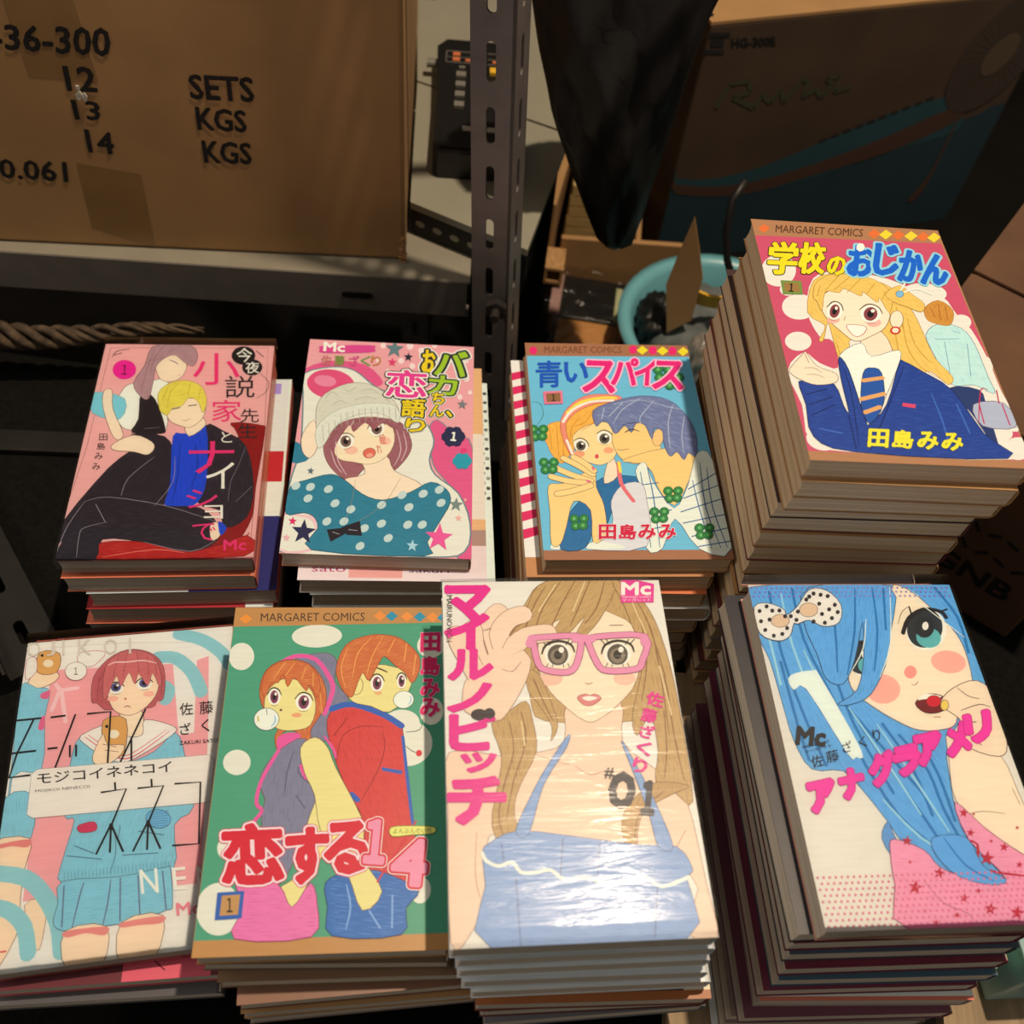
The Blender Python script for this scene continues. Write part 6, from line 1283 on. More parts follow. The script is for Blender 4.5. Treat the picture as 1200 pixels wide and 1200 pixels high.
ART['G'] = '''p|242 226 200|0 0 113 0 113 176 0 176
P|202 158 98|42.4 12.4 49.4 2.5 63.8 -1.1 89.6 -1.1 101.3 9.7 103.3 32.8 98.4 68 89.8 78.1 47.3 77.2 41 66.9 39.8 51.2 29.8 36.3 32.8 28|120 80 50|0.3|150 104 62
P|248 206 168|59 67.3 84.1 67.7 82.8 88.2 96 101.7 108.2 114 111.6 155.4 112.5 176.1 99.8 173.5 104 147.6 33.9 136.3 18.1 130.2 15 156.5 8 171.2 0.3 173.3 0.4 118.6 1.4 91.4 25.5 93.9 40.3 92.8 55.1 87.9|150 90 70|0.3
L|170 100 80|59.2 99.5 65.7 103.9 72.7 102.3|0.3
L|170 100 80|40.3 93 50.3 96.9 57 98.9|0.3
L|170 100 80|12.8 127.9 11.5 146 13.2 156.5|0.3
L|170 100 80|106.1 130.6 101 137.7|0.3
P|250 222 180|44.8 30.9 72.4 15.4 98.8 29.9 94.1 56 83.7 69 72.3 77.2 66.1 77.6 57.3 70.1 48 56.7|150 90 70|0.3
P|246 190 155|57.4 55.5 56.1 57.6 53 58.9 49.3 58.9 46.4 57.5 45.4 55.3 46.8 53.1 49.9 51.8 53.6 51.9 56.5 53.3
P|246 190 155|93.3 56 91.9 58.2 89 59.5 85.6 59.4 83.1 58.1 82.3 55.9 83.6 53.7 86.5 52.4 89.9 52.4 92.5 53.8
P|250 244 230|63 42.4 61.8 45.6 59.1 47.9 55.6 48.7 52.3 47.8 50 45.4 49.4 42.2 50.5 39 53.2 36.7 56.7 35.9 60.1 36.8 62.4 39.2
P|92 78 62|61.3 42.6 60.3 45.5 58.3 47.5 55.7 48.3 53.2 47.5 51.5 45.4 51 42.5 51.9 39.7 54 37.6 56.6 36.8 59.2 37.6 60.9 39.8
P|140 120 95|59.8 43.2 59.1 45.2 57.6 46.7 55.7 47.2 54 46.6 52.8 45.1 52.4 43.1 53.1 41 54.6 39.6 56.5 39 58.2 39.6 59.5 41.1
P|45 36 32|58.2 42.6 57.8 43.8 57 44.7 55.9 45 54.9 44.7 54.2 43.8 54.1 42.6 54.5 41.3 55.3 40.4 56.4 40.1 57.4 40.5 58.1 41.4
P|252 248 240|59.4 39.9 59.2 40.7 58.6 41.3 58 41.5 57.3 41.3 56.9 40.7 56.7 39.9 57 39 57.5 38.4 58.2 38.2 58.9 38.5 59.3 39.1
L|40 30 28|48.1 42.2 50.5 37.2 56.8 34.9 63 36.9 64.6 41.4|1.4
L|40 30 28|50.7 37.2 48.4 34|0.5
L|40 30 28|52.7 37.2 51.2 34|0.5
L|40 30 28|60.5 37.3 62.6 34.1|0.5
L|40 30 28|62.5 37.3 65.4 34.1|0.5
L|40 30 28|50.9 47.1 49.8 49.3|0.35
L|40 30 28|53.3 47.1 52.7 49.3|0.35
L|40 30 28|58.2 47.2 58.4 49.4|0.35
L|40 30 28|60.6 47.2 61.3 49.4|0.35
P|250 244 230|92.9 42.7 91.5 45.9 88.7 48.2 85.2 49 81.8 48.2 79.6 45.8 79 42.6 80.3 39.4 83.1 37 86.7 36.2 90.1 37.1 92.4 39.5
P|92 78 62|91.1 43 90.1 45.8 87.9 47.9 85.2 48.6 82.7 47.8 81.1 45.7 80.7 42.9 81.7 40 83.9 37.9 86.6 37.1 89.1 37.9 90.8 40.1
P|140 120 95|89.6 43.5 88.8 45.6 87.3 47 85.3 47.6 83.6 47 82.4 45.5 82.1 43.4 82.9 41.4 84.4 39.9 86.3 39.3 88.1 39.9 89.3 41.5
P|45 36 32|88 42.9 87.6 44.2 86.7 45.1 85.6 45.4 84.6 45 83.9 44.1 83.8 42.9 84.2 41.7 85.1 40.8 86.2 40.5 87.2 40.8 87.9 41.7
P|252 248 240|89.3 40.2 89.1 41 88.5 41.6 87.8 41.8 87.1 41.6 86.7 41 86.6 40.2 86.9 39.4 87.5 38.8 88.2 38.5 88.8 38.8 89.3 39.4
L|40 30 28|77.8 42.6 80.3 37.5 86.8 35.2 93.1 37.2 94.5 41.8|1.4
L|40 30 28|80.6 37.5 78.3 34.3|0.5
L|40 30 28|82.6 37.5 81.2 34.3|0.5
L|40 30 28|90.5 37.6 92.7 34.4|0.5
L|40 30 28|92.5 37.6 95.6 34.4|0.5
L|40 30 28|80.4 47.5 79.2 49.6|0.35
L|40 30 28|82.9 47.5 82.2 49.7|0.35
L|40 30 28|87.8 47.6 88 49.8|0.35
L|40 30 28|90.3 47.6 90.9 49.8|0.35
L|190 110 90|68.1 58 69.8 58.6 71.9 57.8|0.5
P|226 130 120|63.5 65.4 67.5 63.8 69.8 64.6 72.3 63.9 75.2 66 71.7 69 68.6 70 65.7 68.9|160 70 70|0.3
P|250 236 222|65.8 65.8 69.2 64.9 73.2 66 68.9 67.4
L|130 80 60|83.8 26.4 90.8 26.5|0.4
P|202 158 98|41.4 18.2 49.4 2.5 63.8 -1.1 89.6 -0.8 82.2 18.4 72 31.1 65.7 32.5 71.8 21.2 60.7 32.4 53.3 32.4 59.1 22.6 48.5 30.9 44.7 48.6 39.8 51.2 31.9 43.1 30.5 34.9 34.1 26.6|120 80 50|0.3|150 104 62
P|202 158 98|88.3 -0.8 100.2 8.2 107.6 24.3 111.5 49.5 112.6 78.6 111.6 117.8 103.7 113.2 95.8 107.7 99 93.3 97.9 75.7 90 85.6 89.2 75.5 96 54.7 100.4 35.6 96.1 29.9 92.8 15.5|120 80 50|0.3|150 104 62
P|202 158 98|21.7 77.9 30.2 71.8 38.7 66.9 41.2 77.1 41.8 91.9 33.1 108.2 29.8 119.5 32.6 131.9 40.5 152.2 36.1 151.2 26.2 139.2 19.6 125.9 23 107.9 25.5 93.9|120 80 50|0.3|150 104 62
P|202 158 98|39.8 51.2 45.6 52.7 50.5 67.1 52.9 79.8 48.8 87.2 50 79.8 44.5 68.3 40.2 61.8|120 80 50|0.25|150 104 62
P|196 150 92|96.3 108.3 111.1 110.5 103.6 113.8 88.7 121.5 83.5 134.8 85.4 145.8 91.8 154.6 86.7 152.3 80.4 141.3 77.3 131.2 79.6 121.2 87.5 113.3|120 80 50|0.3|150 104 62
L|150 104 62|53.2 2.9 44.5 18.2 38.2 37.7|0.7
L|150 104 62|61.1 0.7 51 15.3 44.8 30.9|0.7
L|150 104 62|68.8 -0.1 59.8 15.4 53.7 28.2|0.7
L|150 104 62|76.6 -0.1 70 14 63.7 26.8|0.7
L|150 104 62|84.2 0.7 78.7 15.5 71.4 25.5|0.7
L|150 104 62|93 3.7 99.7 21.4 100.1 46.7 94.7 67.9|0.7
L|150 104 62|98.7 9.7 104.9 30 106 57.6 105.4 86|0.7
L|150 104 62|104 27.1 107.8 53.6 107.8 86.1 109.1 108.1|0.7
L|150 104 62|29.9 76.8 31.3 91.6 25.8 108 22.8 123.8 27.4 137.1|0.7
L|150 104 62|36 71.9 37.3 86.9 30.4 105.8 26 123.9|0.7
L|150 104 62|32.5 32.2 36.5 26.6 41.6 23.9|0.7
L|150 104 62|104.9 73.3 103.1 93.4 100 106.6|0.7
L|150 104 62|43.1 55.3 46.9 67 50.8 77.3|0.7
L|150 104 62|99.1 112.5 86.3 122.5 82.5 133.7|0.7
L|232 196 136|58.4 2.2 48.2 18.2|0.8
L|232 196 136|73.9 0.7 65.8 18.3|0.8
L|232 196 136|97 12.6 102.9 35.6|0.8
L|232 196 136|105.9 49.5 108.2 75.9|0.8
L|232 196 136|35.7 77 36.6 89.3|0.8
P|138 164 196|17.9 133.5 31.2 128.5 58.3 132.2 84.4 136.5 101 137.9 106.4 147.9 103.2 152.4 98.4 176.7 16.7 176 15.6 151.4 15 137.7|80 90 120|0.3|108 134 176
P|138 164 196|29.9 128.5 37.7 113 45.5 100.3 57.4 84.3 56.1 90.4 43.7 108.5 35.7 130|80 90 120|0.3|108 134 176
P|138 164 196|82.1 88 86.4 96.6 93.9 117 99.3 137.8 92.6 137.6 90.6 123.8 86.3 105.1|80 90 120|0.3|108 134 176
L|246 240 228|14.8 137.5 16.5 141 21.7 143.3 27.6 141.9 31.1 146.3 37.5 146.6 44 145.8 50 150.2 58.7 149.5 69.2 152.6 75.8 151.8 84.8 150.3 91.8 154.6 104 151|1.5
L|100 116 150|28.8 148.8 29.1 176.1|0.5
L|100 116 150|89.7 154.5 85.7 174.9|0.5
L|100 116 150|23.3 133.7 24 141.3|0.5
L|100 116 150|66.8 135.3 64.2 149.2|0.5
L|100 116 150|50.6 132.5 48 148.6|0.5
P|248 208 170|17.9 48.3 23.7 37.6 32.1 38.4 38.2 47.2 42.5 45.9 39.4 56.5 30.2 71.8 23.5 76.7 9.4 71.4 9.9 56.1|150 90 70|0.3
L|150 90 70|26.6 40.3 24.3 30.7 21.9 25.8 27.8 18.1|10.4
L|248 208 170|26.6 40.3 24.3 30.7 21.9 25.8 27.8 18.1|9.8
L|150 90 70|30.7 41.7 27.7 30.8 33.1 22.4 40.1 19.6|10.4
L|248 208 170|30.7 41.7 27.7 30.8 33.1 22.4 40.1 19.6|9.8
L|150 90 70|37.7 45.9 33.9 39.1 41.1 32.3 51.7 30.3|10.4
L|248 208 170|37.7 45.9 33.9 39.1 41.1 32.3 51.7 30.3|9.8
L|150 90 70|19.5 51 15.3 38.9 14.5 27.9|10.4
L|248 208 170|19.5 51 15.3 38.9 14.5 27.9|9.8
L|150 90 70|17.5 56.2 12.6 45.6 8.2 36.1 6.6 30.6|10.4
L|248 208 170|17.5 56.2 12.6 45.6 8.2 36.1 6.6 30.6|9.8
P|248 208 170|17.8 49.6 23.9 39.2 32.1 39.7 38.2 47.9 42.3 46.2 39.2 56.3 30.2 71.6 23.6 76.2 10 70.9 10.4 57.4
L|150 90 70|27.9 49.8 33.2 51.2 37.7 45.9|0.35
L|150 60 90|44.1 33.1 65.7 32.2 68.4 35.6 65 47.6 60.2 52.1 50.6 51.1 46 47.3 44.1 33.1|3.6
L|238 142 166|44.1 33.1 65.7 32.2 68.4 35.6 65 47.6 60.2 52.1 50.6 51.1 46 47.3 44.1 33.1|3
L|150 60 90|71.6 35 76.8 32.9 101.3 33.1 97.9 46.6 94 51.2 79.7 51.8 75.2 47.7 71.6 35|3.6
L|238 142 166|71.6 35 76.8 32.9 101.3 33.1 97.9 46.6 94 51.2 79.7 51.8 75.2 47.7 71.6 35|3
l|238 142 166|65.5 34.1 70.6 33.4 74 34.2|4
L|238 142 166|43.9 33.4 42.6 36.4|4.4
L|238 142 166|100.6 33.9 100.7 37|4.4
T|236 40 132|1.1 2.1 24.7 2.2 23.7 23.5 0.6 23.3|マ|0.051|0.051
T|236 40 132|0.7 18.7 23.4 18.8 22.5 39.2 0.2 39|イ|0.051|0.051
T|236 40 132|1.9 38.7 24.6 39 23.8 55.5 1.5 55.2|ル|0.051|0.051
T|236 40 132|1.2 56.7 23 57.1 22.3 72.2 0.9 71.7|ノ|0.051|0.051
T|236 40 132|1.8 71.3 23.9 71.7 22.9 91.4 1.3 90.8|ビ|0.051|0.051
T|236 40 132|6.6 91.9 23.5 92.4 23 101.6 6.4 101.2|ッ|0.051|0.051
T|236 40 132|0.1 102.8 27.4 103.6 26.1 125.7 -0.4 124.8|チ|0.051|0.051
P|60 48 50|19.8 73.4 19.2 74.8 17.8 75.8 15.9 76.2 14 75.7 12.6 74.7 12.2 73.2 12.7 71.8 14.2 70.8 16.1 70.4 18 70.8 19.3 71.9
P|60 48 50|23.6 72.9 23.2 74.3 22.1 75.3 20.7 75.6 19.3 75.2 18.4 74.2 18.1 72.8 18.5 71.5 19.6 70.5 21 70.1 22.3 70.5 23.3 71.6
T|60 50 50|4.9 8 4.2 34.7 1.5 34.6 2.2 8|MAIRUNOVICH|0|0
p|236 64 140|92.6 1 94.9 -1.4 103.8 0.7 110.1 2.5 108.3 13.5 91.1 13.5
T|250 240 228|92.7 1.3 108.7 1.3 107.6 9.1 91.8 9|Mc|0.036|0.036
T|250 220 220|92.3 11.1 107 11.2 106.8 12.9 92.1 12.9|マーガレット|0|0
T|250 220 220|92.2 9.6 107.5 9.7 107.3 10.9 92.1 10.8|MARGARET COMICS|0|0
T|60 56 60|72.9 100.7 77.2 101.2 76.2 106.4 71.9 105.9|#|0.012|0.012
T|62 58 62|75.4 102.1 87.5 103.5 83.6 121.3 71.8 119.9|O|0.042|0.042
T|62 58 62|90.5 106.9 95.7 107.5 91.9 124.3 86.8 123.7|１|0.042|0.042
T|236 40 132|98.4 62.5 106.9 65 104.1 72.2 95.7 69.8|佐|0.03|0.03
T|236 40 132|95 71.2 102 73.3 99.4 80.2 92.4 78.1|藤|0.03|0.03
T|236 40 132|92.9 79.6 99.8 81.6 97.3 88.1 90.4 86.1|ざ|0.03|0.03
T|236 40 132|90.2 87.6 97 89.6 94.5 96.2 87.7 94.2|く|0.03|0.03
T|236 40 132|87.5 95.9 94 97.8 91.4 104.8 84.9 102.8|り|0.03|0.03'''
ART['H'] = '''p|234 217 190|0 0 113 0 113 176 0 176
P|98 168 208|0.8 1.3 113 0 113.7 31 111.5 69.4 98.5 74.2 81.9 92.6 77.7 109.9 75.8 123.8 77.3 138.4 88.9 156.6 79.4 158.9 58.6 149.9 46 139.3 41.1 128.8 34 115.3 26 104.1 11 102.9 5.4 88.2 4 68.6 2.5 44.6 -0.4 31.1|30 70 100|0.4|48 128 172
L|30 118 165|10.8 4.3 9.6 39.5 13.4 74.7 18.4 101.2|1.5
L|30 118 165|23.9 2.2 23.2 32.5 30.2 65.2 37.9 101.3|1.5
L|30 118 165|36.6 1.9 33.7 39.1 37.8 80.7 47.8 115.4|1.5
L|30 118 165|35.2 68.4 48.8 92.6 63.5 118.2|1.5
L|30 118 165|40.7 80.6 52.2 109.8 62.9 136.9|1.5
L|30 118 165|59.2 86.6 68 104.2 70 123.7 74.6 142.3|1.5
L|30 118 165|67.9 86.6 72.7 107.1 73.7 129.1|1.5
L|30 118 165|8.1 46.1 9.2 80.8 10.7 98.4|1.5
L|30 118 165|37.9 101.3 47.3 126.2 61.2 142.1|1.5
L|30 118 165|52.2 80.6 60.4 101.3 63.6 126.4|1.5
L|30 118 165|104.1 2.1 111 20.4 110 41.4|1.5
L|160 208 230|17.1 4.2 16.3 36 20.6 68.5|1.3
L|160 208 230|21.6 39.3 28.6 71.5 35.8 98.4|1.3
L|160 208 230|37.3 71.5 49.1 101.3 58.2 126.3|1.3
L|160 208 230|5 32.8 5.3 59.1|1.3
L|160 208 230|45.7 3.5 42.4 28.7|1.3
L|160 208 230|49.3 80.6 60.6 109.9 69.2 134.4|1.3
L|160 208 230|41.5 118.1 54.8 136.8 72.4 148.6|1.3
L|160 208 230|87.7 2.5 94.1 7.9|1.3
P|96 150 190|41.1 128.8 36.1 136.6 40.7 148.1 51.5 151.4 52.5 148.3 44.8 143.2 42.2 134.1|30 70 100|0.3
P|250 218 178|84.4 85.1 95 92.6 107.4 98.5 109.5 115.7 110.4 129.5 110.9 150.4 100.8 145.2 87.4 133.3 77.2 119.7 80.3 99.9|110 70 60|0.3
L|110 70 60|80.2 126.5 89 125.2 99.6 126.7|0.3
L|110 70 60|107.2 114.3 108.2 122.6|0.3
P|248 220 180|78.4 2.3 89 3.4 99.3 17 107.2 31.4 108.2 46.5 105.1 61.4 96.2 67.9 90.4 80.5 83.3 83.9 70.1 84.2 58.7 78.3 46.9 68.6 41.4 60.4 43.9 51 58 55.4 69.8 31.7|110 70 60|0.4
P|248 172 146|66.3 63.5 63.3 67.2 58.9 69.5 54.1 69.7 50.3 67.8 48.5 64.4 49 60.2 51.9 56.4 56.4 54.1 61.3 53.8 65.1 55.8 67 59.3
P|248 172 146|106.1 48.7 103.3 51.6 98.9 53.3 94.1 53.3 90.1 51.6 88 48.7 88.3 45.3 91.1 42.4 95.5 40.6 100.4 40.6 104.4 42.3 106.5 45.3
P|244 150 130|78.4 52.5 77.3 54.4 75.7 55.7 73.9 56.2 72.4 55.7 71.6 54.4 71.7 52.6 72.7 50.8 74.3 49.4 76.1 48.9 77.7 49.4 78.5 50.7
L|170 90 80|73.4 59.3 75.5 59.8 77.7 57.6|0.4
P|250 244 232|100.9 30.9 96.2 36.5 90.2 39.6 84.4 39.7 80.3 36.6 79.1 31.1 81 24.7 85.6 19.1 91.8 15.7 97.8 15.6 101.9 18.9 103.1 24.5
P|36 44 48|99.7 28.9 95.7 34.4 90.4 37.9 85.2 38.5 81.4 36.2 80 31.4 81.5 25.4 85.4 19.8 90.8 16.1 96.2 15.4 100 17.9 101.3 22.8
P|96 176 166|97 34.6 94.6 37.2 91.2 38.6 87.8 38.5 85.2 36.8 84.1 34 84.9 30.9 87.3 28.2 90.8 26.8 94.2 26.9 96.9 28.7 97.9 31.5
P|30 34 38|96.2 26.3 94.4 29.5 91.7 31.9 88.8 32.8 86.4 32 85.1 29.7 85.4 26.5 87.1 23.3 89.9 20.9 92.9 20 95.3 20.8 96.5 23.1
P|252 248 242|93.1 25.7 92.5 26.9 91.5 27.9 90.6 28.2 89.8 27.9 89.4 27 89.6 25.7 90.2 24.5 91.2 23.6 92.1 23.2 92.9 23.5 93.3 24.4
L|25 22 26|77.8 29.8 83.7 20.9 93.3 15.6 102.5 16.9 104.5 20.5|2.2
L|25 22 26|101.6 17.3 107 15.4|0.9
L|25 22 26|85.8 19 85.9 13.6|0.9
L|120 80 70|76.6 24.6 80.8 17.3 85.9 13.6|0.4
P|250 244 232|62.5 47.2 59.1 52 54.4 55.1 49.6 55.6 46 53.5 44.5 49.2 45.5 43.9 48.8 39 53.6 35.7 58.5 35.1 62.2 37.4 63.7 41.8
P|36 44 48|60.7 45.5 57.4 50.1 52.8 52.9 48.1 53.4 44.4 51.3 42.8 47.3 43.6 42.3 46.8 37.6 51.5 34.6 56.4 34.1 60.1 36.3 61.7 40.5
P|96 176 166|58.9 50.4 57 52.6 54.2 53.8 51.3 53.7 49.1 52.2 48.2 49.9 48.7 47.3 50.6 45.1 53.4 43.9 56.4 44 58.6 45.5 59.5 47.8
P|252 248 242|55.2 42.2 54.7 43.4 53.8 44.2 52.9 44.6 52.1 44.2 51.8 43.4 51.9 42.2 52.4 41 53.3 40.2 54.2 39.8 55 40.1 55.3 41
L|25 22 26|35.5 44.1 43.3 37.3 51.4 35.4 61.3 38.7|2.2
L|25 22 26|32.3 45 37.9 46.6|1.4
L|120 80 70|56.5 33.6 62.5 34.4|0.4
P|120 20 28|72.3 70 79.1 65.2 87.1 65.8 89.8 71.1 83.4 74.9 75.9 75|60 10 15|0.4
P|250 242 230|74 68.1 79.2 64.9 87 66.1 84.2 67.7 78.2 67.7
P|214 24 44|86.2 69 85.2 70.5 83.4 71.7 81.3 72.1 79.5 71.7 78.4 70.6 78.4 69 79.5 67.4 81.3 66.2 83.4 65.8 85.2 66.2 86.2 67.4|120 10 20|0.3
L|180 90 80|79.6 77.4 83.3 77.4|0.4
P|98 168 208|33.5 1.6 78.8 0.8 71.7 28.2 62.6 48.8 51 64.3 40.7 69.6 31.9 69.9 44.3 62 52.5 43.9 57.5 23.2 47.2 45.6 37.7 58.8 29.6 55.7 28.3 42.5 25.6 22|30 70 100|0.4|48 128 172
L|30 118 165|42.7 2.6 41.8 25.2 36.4 52.4|1.2
L|30 118 165|58.8 2.3 51.7 28.5 41.2 53.9|1.2
L|30 118 165|68.5 2 64.2 28.3 55.9 52.1|1.2
L|30 118 165|74.9 1.9 68.9 28.2|1.2
L|240 240 240|59.9 21.3 53.6 38.8 44.1 51.5|0.6
L|240 240 240|78.7 1.2 69.4 35.2 58 55.4|0.5
L|240 240 240|89.2 8 98.7 18.8 110.7 32.8|0.6
P|246 214 174|86.1 68.8 95.4 61.5 108.9 57.8 115.9 67.8 112.6 92.5 106 98.5 93 94 92 86.6 92.7 78.9 87.5 73.5|110 70 60|0.4
L|110 70 60|96.9 61.5 101.3 66.3 106.8 67.9|0.5
L|110 70 60|94.8 74.2 105.6 71 111.1 72.6|0.5
L|110 70 60|92.6 80.5 100.8 80.4|0.5
L|110 70 60|94.2 86.6 99.4 92.6|0.5
P|240 200 90|89.4 71.1 88.6 72.6 87.5 73.6 86.3 74 85.4 73.6 85 72.6 85.2 71.2 85.9 69.7 87.1 68.7 88.2 68.3 89.2 68.7 89.6 69.7|110 70 60|0.3
P|242 152 168|41.4 137 54.4 142.3 59.3 149.9 70.2 154.8 88.9 156.6 77.3 138.4 76.4 120.4 87.3 133.5 100.7 145.4 110.8 150.7 111 175.8 37.3 176.1 36.2 157.9 38.2 143.1|120 40 60|0.35|228 122 142
L|190 24 50|74.6 138.4 80.7 140.4 78 149.9 85.5 153.2 99.5 155.3|1.4
L|120 40 60|50.1 155.7 56.1 165.5 66 170.4 67.4 174|0.3
P|96 165 205|76.4 137.1 80 150 88.9 156.6 82.1 158.7 67.6 154.8 59.9 145.9 60.2 136.9|30 70 100|0.3
L|30 118 165|65.6 137 72 149.8 82.8 156.9|0.9
p|192 28 54|48.9 135.5 48.7 137.3 50.5 137.6 48.6 138.5 48.3 140.3 47.2 139.1 45.3 139.9 46.6 138.2 45.7 136.9 47.5 137.1
p|192 28 54|59.6 150.1 59.5 152 61.3 152.3 59.3 153.3 58.9 155.2 57.8 153.9 55.7 154.7 57.1 152.9 56.1 151.5 58.1 151.7
p|192 28 54|46.8 155.3 46.7 157.7 49 158.2 46.5 159.3 46 161.7 44.6 160.1 42 161.1 43.7 158.9 42.5 157.1 45 157.4
p|192 28 54|67.5 161.8 67.3 163.3 68.8 163.6 67.1 164.3 66.8 165.8 65.9 164.8 64.2 165.4 65.4 164 64.6 162.9 66.2 163.1
p|192 28 54|84.9 143.3 84.6 145.8 87.1 146.3 84.3 147.5 83.7 150 82.4 148.3 79.6 149.3 81.5 147.1 80.3 145.2 82.9 145.5
p|192 28 54|80.2 133.1 80 134.5 81.5 134.8 79.9 135.5 79.5 137 78.7 136 77.1 136.6 78.2 135.3 77.5 134.2 79 134.4
p|192 28 54|80.2 123.4 80 125.1 81.6 125.4 79.8 126.3 79.4 128 78.5 126.8 76.7 127.5 77.9 126 77.1 124.7 78.8 124.9
p|192 28 54|94.3 139.8 94 141.4 95.6 141.7 93.8 142.5 93.4 144.1 92.5 143.1 90.7 143.7 92 142.2 91.2 141 92.9 141.2
p|192 28 54|78.5 166.1 78.2 168 80.2 168.4 78 169.4 77.5 171.4 76.4 170.1 74.1 170.9 75.6 169.1 74.7 167.6 76.8 167.8
p|192 28 54|61.4 169.5 61.3 170.5 62.3 170.7 61.2 171.2 61 172.2 60.4 171.5 59.3 171.9 60 171 59.5 170.3 60.6 170.4
p|192 28 54|74.7 159.6 74.6 160.6 75.6 160.8 74.5 161.3 74.2 162.3 73.7 161.6 72.5 162 73.3 161.1 72.8 160.3 73.8 160.5
p|192 28 54|90.5 167.6 90.1 169.9 92.5 170.4 89.8 171.5 89.2 173.8 87.9 172.3 85.2 173.2 87.1 171.1 85.9 169.4 88.4 169.7
p|192 28 54|98.4 148.5 98.2 149.7 99.4 149.9 98 150.5 97.7 151.8 97 150.9 95.6 151.5 96.6 150.3 96 149.4 97.3 149.6
p|192 28 54|46.6 146.6 46.5 147.3 47.2 147.4 46.5 147.8 46.3 148.5 45.9 148 45.2 148.3 45.7 147.7 45.3 147.1 46 147.2
p|192 28 54|47 168 47 168.6 47.6 168.7 46.9 169.1 46.8 169.7 46.4 169.3 45.7 169.5 46.1 168.9 45.8 168.4 46.5 168.5
p|192 28 54|103.2 132.4 103 133.1 103.8 133.2 102.9 133.6 102.8 134.3 102.4 133.8 101.5 134.2 102.1 133.5 101.8 132.9 102.5 133
p|192 28 54|84.1 125.6 84 126.2 84.6 126.4 83.9 126.7 83.8 127.4 83.4 126.9 82.7 127.2 83.2 126.6 82.9 126.1 83.5 126.2
p|192 28 54|50.7 172.5 50.7 173.4 51.7 173.6 50.6 174.1 50.4 175.1 49.8 174.4 48.7 174.8 49.4 173.9 48.9 173.2 49.9 173.3
p|192 28 54|102.5 158.8 102.2 160.7 104.1 161.1 101.9 162 101.4 163.9 100.4 162.6 98.2 163.4 99.7 161.7 98.9 160.3 100.8 160.5
p|192 28 54|104.5 170 104.2 171.7 105.9 172 104 172.8 103.6 174.5 102.6 173.3 100.7 174 102 172.5 101.3 171.3 103 171.5
p|192 28 54|88.2 138.1 88.1 138.9 88.9 139 88.1 139.4 87.9 140.1 87.5 139.6 86.7 139.9 87.2 139.2 86.9 138.7 87.6 138.8
d|226 112 134|1.6 174|0.62
d|226 112 134|4.4 174|0.62
d|226 112 134|7.2 174|0.62
d|226 112 134|10 174|0.62
d|226 112 134|12.8 174|0.62
d|226 112 134|15.6 174|0.62
d|226 112 134|18.4 174|0.62
d|226 112 134|21.2 174|0.62
d|226 112 134|24 174|0.62
d|226 112 134|26.8 174|0.62
d|226 112 134|29.6 174|0.62
d|226 112 134|32.4 174|0.62
d|226 112 134|35.2 174|0.62
d|226 112 134|38 174|0.62
d|226 112 134|40.8 174|0.62
d|226 112 134|43.6 174|0.62
d|226 112 134|46.4 174|0.62
d|226 112 134|49.2 174|0.62
d|226 112 134|52 174|0.62
d|226 112 134|54.8 174|0.62
d|226 112 134|57.6 174|0.62
d|226 112 134|60.4 174|0.62
d|226 112 134|63.2 174|0.62
d|226 112 134|66 174|0.62
d|226 112 134|68.8 174|0.62
d|226 112 134|71.6 174|0.62
d|226 112 134|74.4 174|0.62
d|226 112 134|77.2 174|0.62
d|226 112 134|80 174|0.62
d|226 112 134|82.8 174|0.62
d|226 112 134|85.6 174|0.62
d|226 112 134|88.4 174|0.62
d|226 112 134|91.2 174|0.62
d|226 112 134|94 174|0.62
d|226 112 134|96.8 174|0.62
d|226 112 134|99.6 174|0.62
d|226 112 134|102.4 174|0.62
d|226 112 134|105.2 174|0.62
d|226 112 134|108 174|0.62
d|226 112 134|110.8 174|0.62
d|226 112 134|3 171.4|0.62
d|226 112 134|5.8 171.4|0.62
d|226 112 134|8.6 171.4|0.62
d|226 112 134|11.4 171.4|0.62
d|226 112 134|14.2 171.4|0.62
d|226 112 134|17 171.4|0.62
d|226 112 134|19.8 171.4|0.62
d|226 112 134|22.6 171.4|0.62
d|226 112 134|25.4 171.4|0.62
d|226 112 134|28.2 171.4|0.62
d|226 112 134|31 171.4|0.62
d|226 112 134|33.8 171.4|0.62
d|226 112 134|36.6 171.4|0.62
d|226 112 134|39.4 171.4|0.62
d|226 112 134|42.2 171.4|0.62
d|226 112 134|45 171.4|0.62
d|226 112 134|47.8 171.4|0.62
d|226 112 134|50.6 171.4|0.62
d|226 112 134|53.4 171.4|0.62
d|226 112 134|56.2 171.4|0.62
d|226 112 134|59 171.4|0.62
d|226 112 134|61.8 171.4|0.62
d|226 112 134|64.6 171.4|0.62
d|226 112 134|67.4 171.4|0.62
d|226 112 134|70.2 171.4|0.62
d|226 112 134|73 171.4|0.62
d|226 112 134|75.8 171.4|0.62
d|226 112 134|78.6 171.4|0.62
d|226 112 134|81.4 171.4|0.62
d|226 112 134|84.2 171.4|0.62
d|226 112 134|87 171.4|0.62
d|226 112 134|89.8 171.4|0.62
d|226 112 134|92.6 171.4|0.62
d|226 112 134|95.4 171.4|0.62
d|226 112 134|98.2 171.4|0.62
d|226 112 134|101 171.4|0.62
d|226 112 134|103.8 171.4|0.62
d|226 112 134|106.6 171.4|0.62
d|226 112 134|109.4 171.4|0.62
d|226 112 134|1.6 168.8|0.62
d|226 112 134|4.4 168.8|0.62
d|226 112 134|7.2 168.8|0.62
d|226 112 134|10 168.8|0.62
d|226 112 134|12.8 168.8|0.62
d|226 112 134|15.6 168.8|0.62
d|226 112 134|18.4 168.8|0.62
d|226 112 134|21.2 168.8|0.62
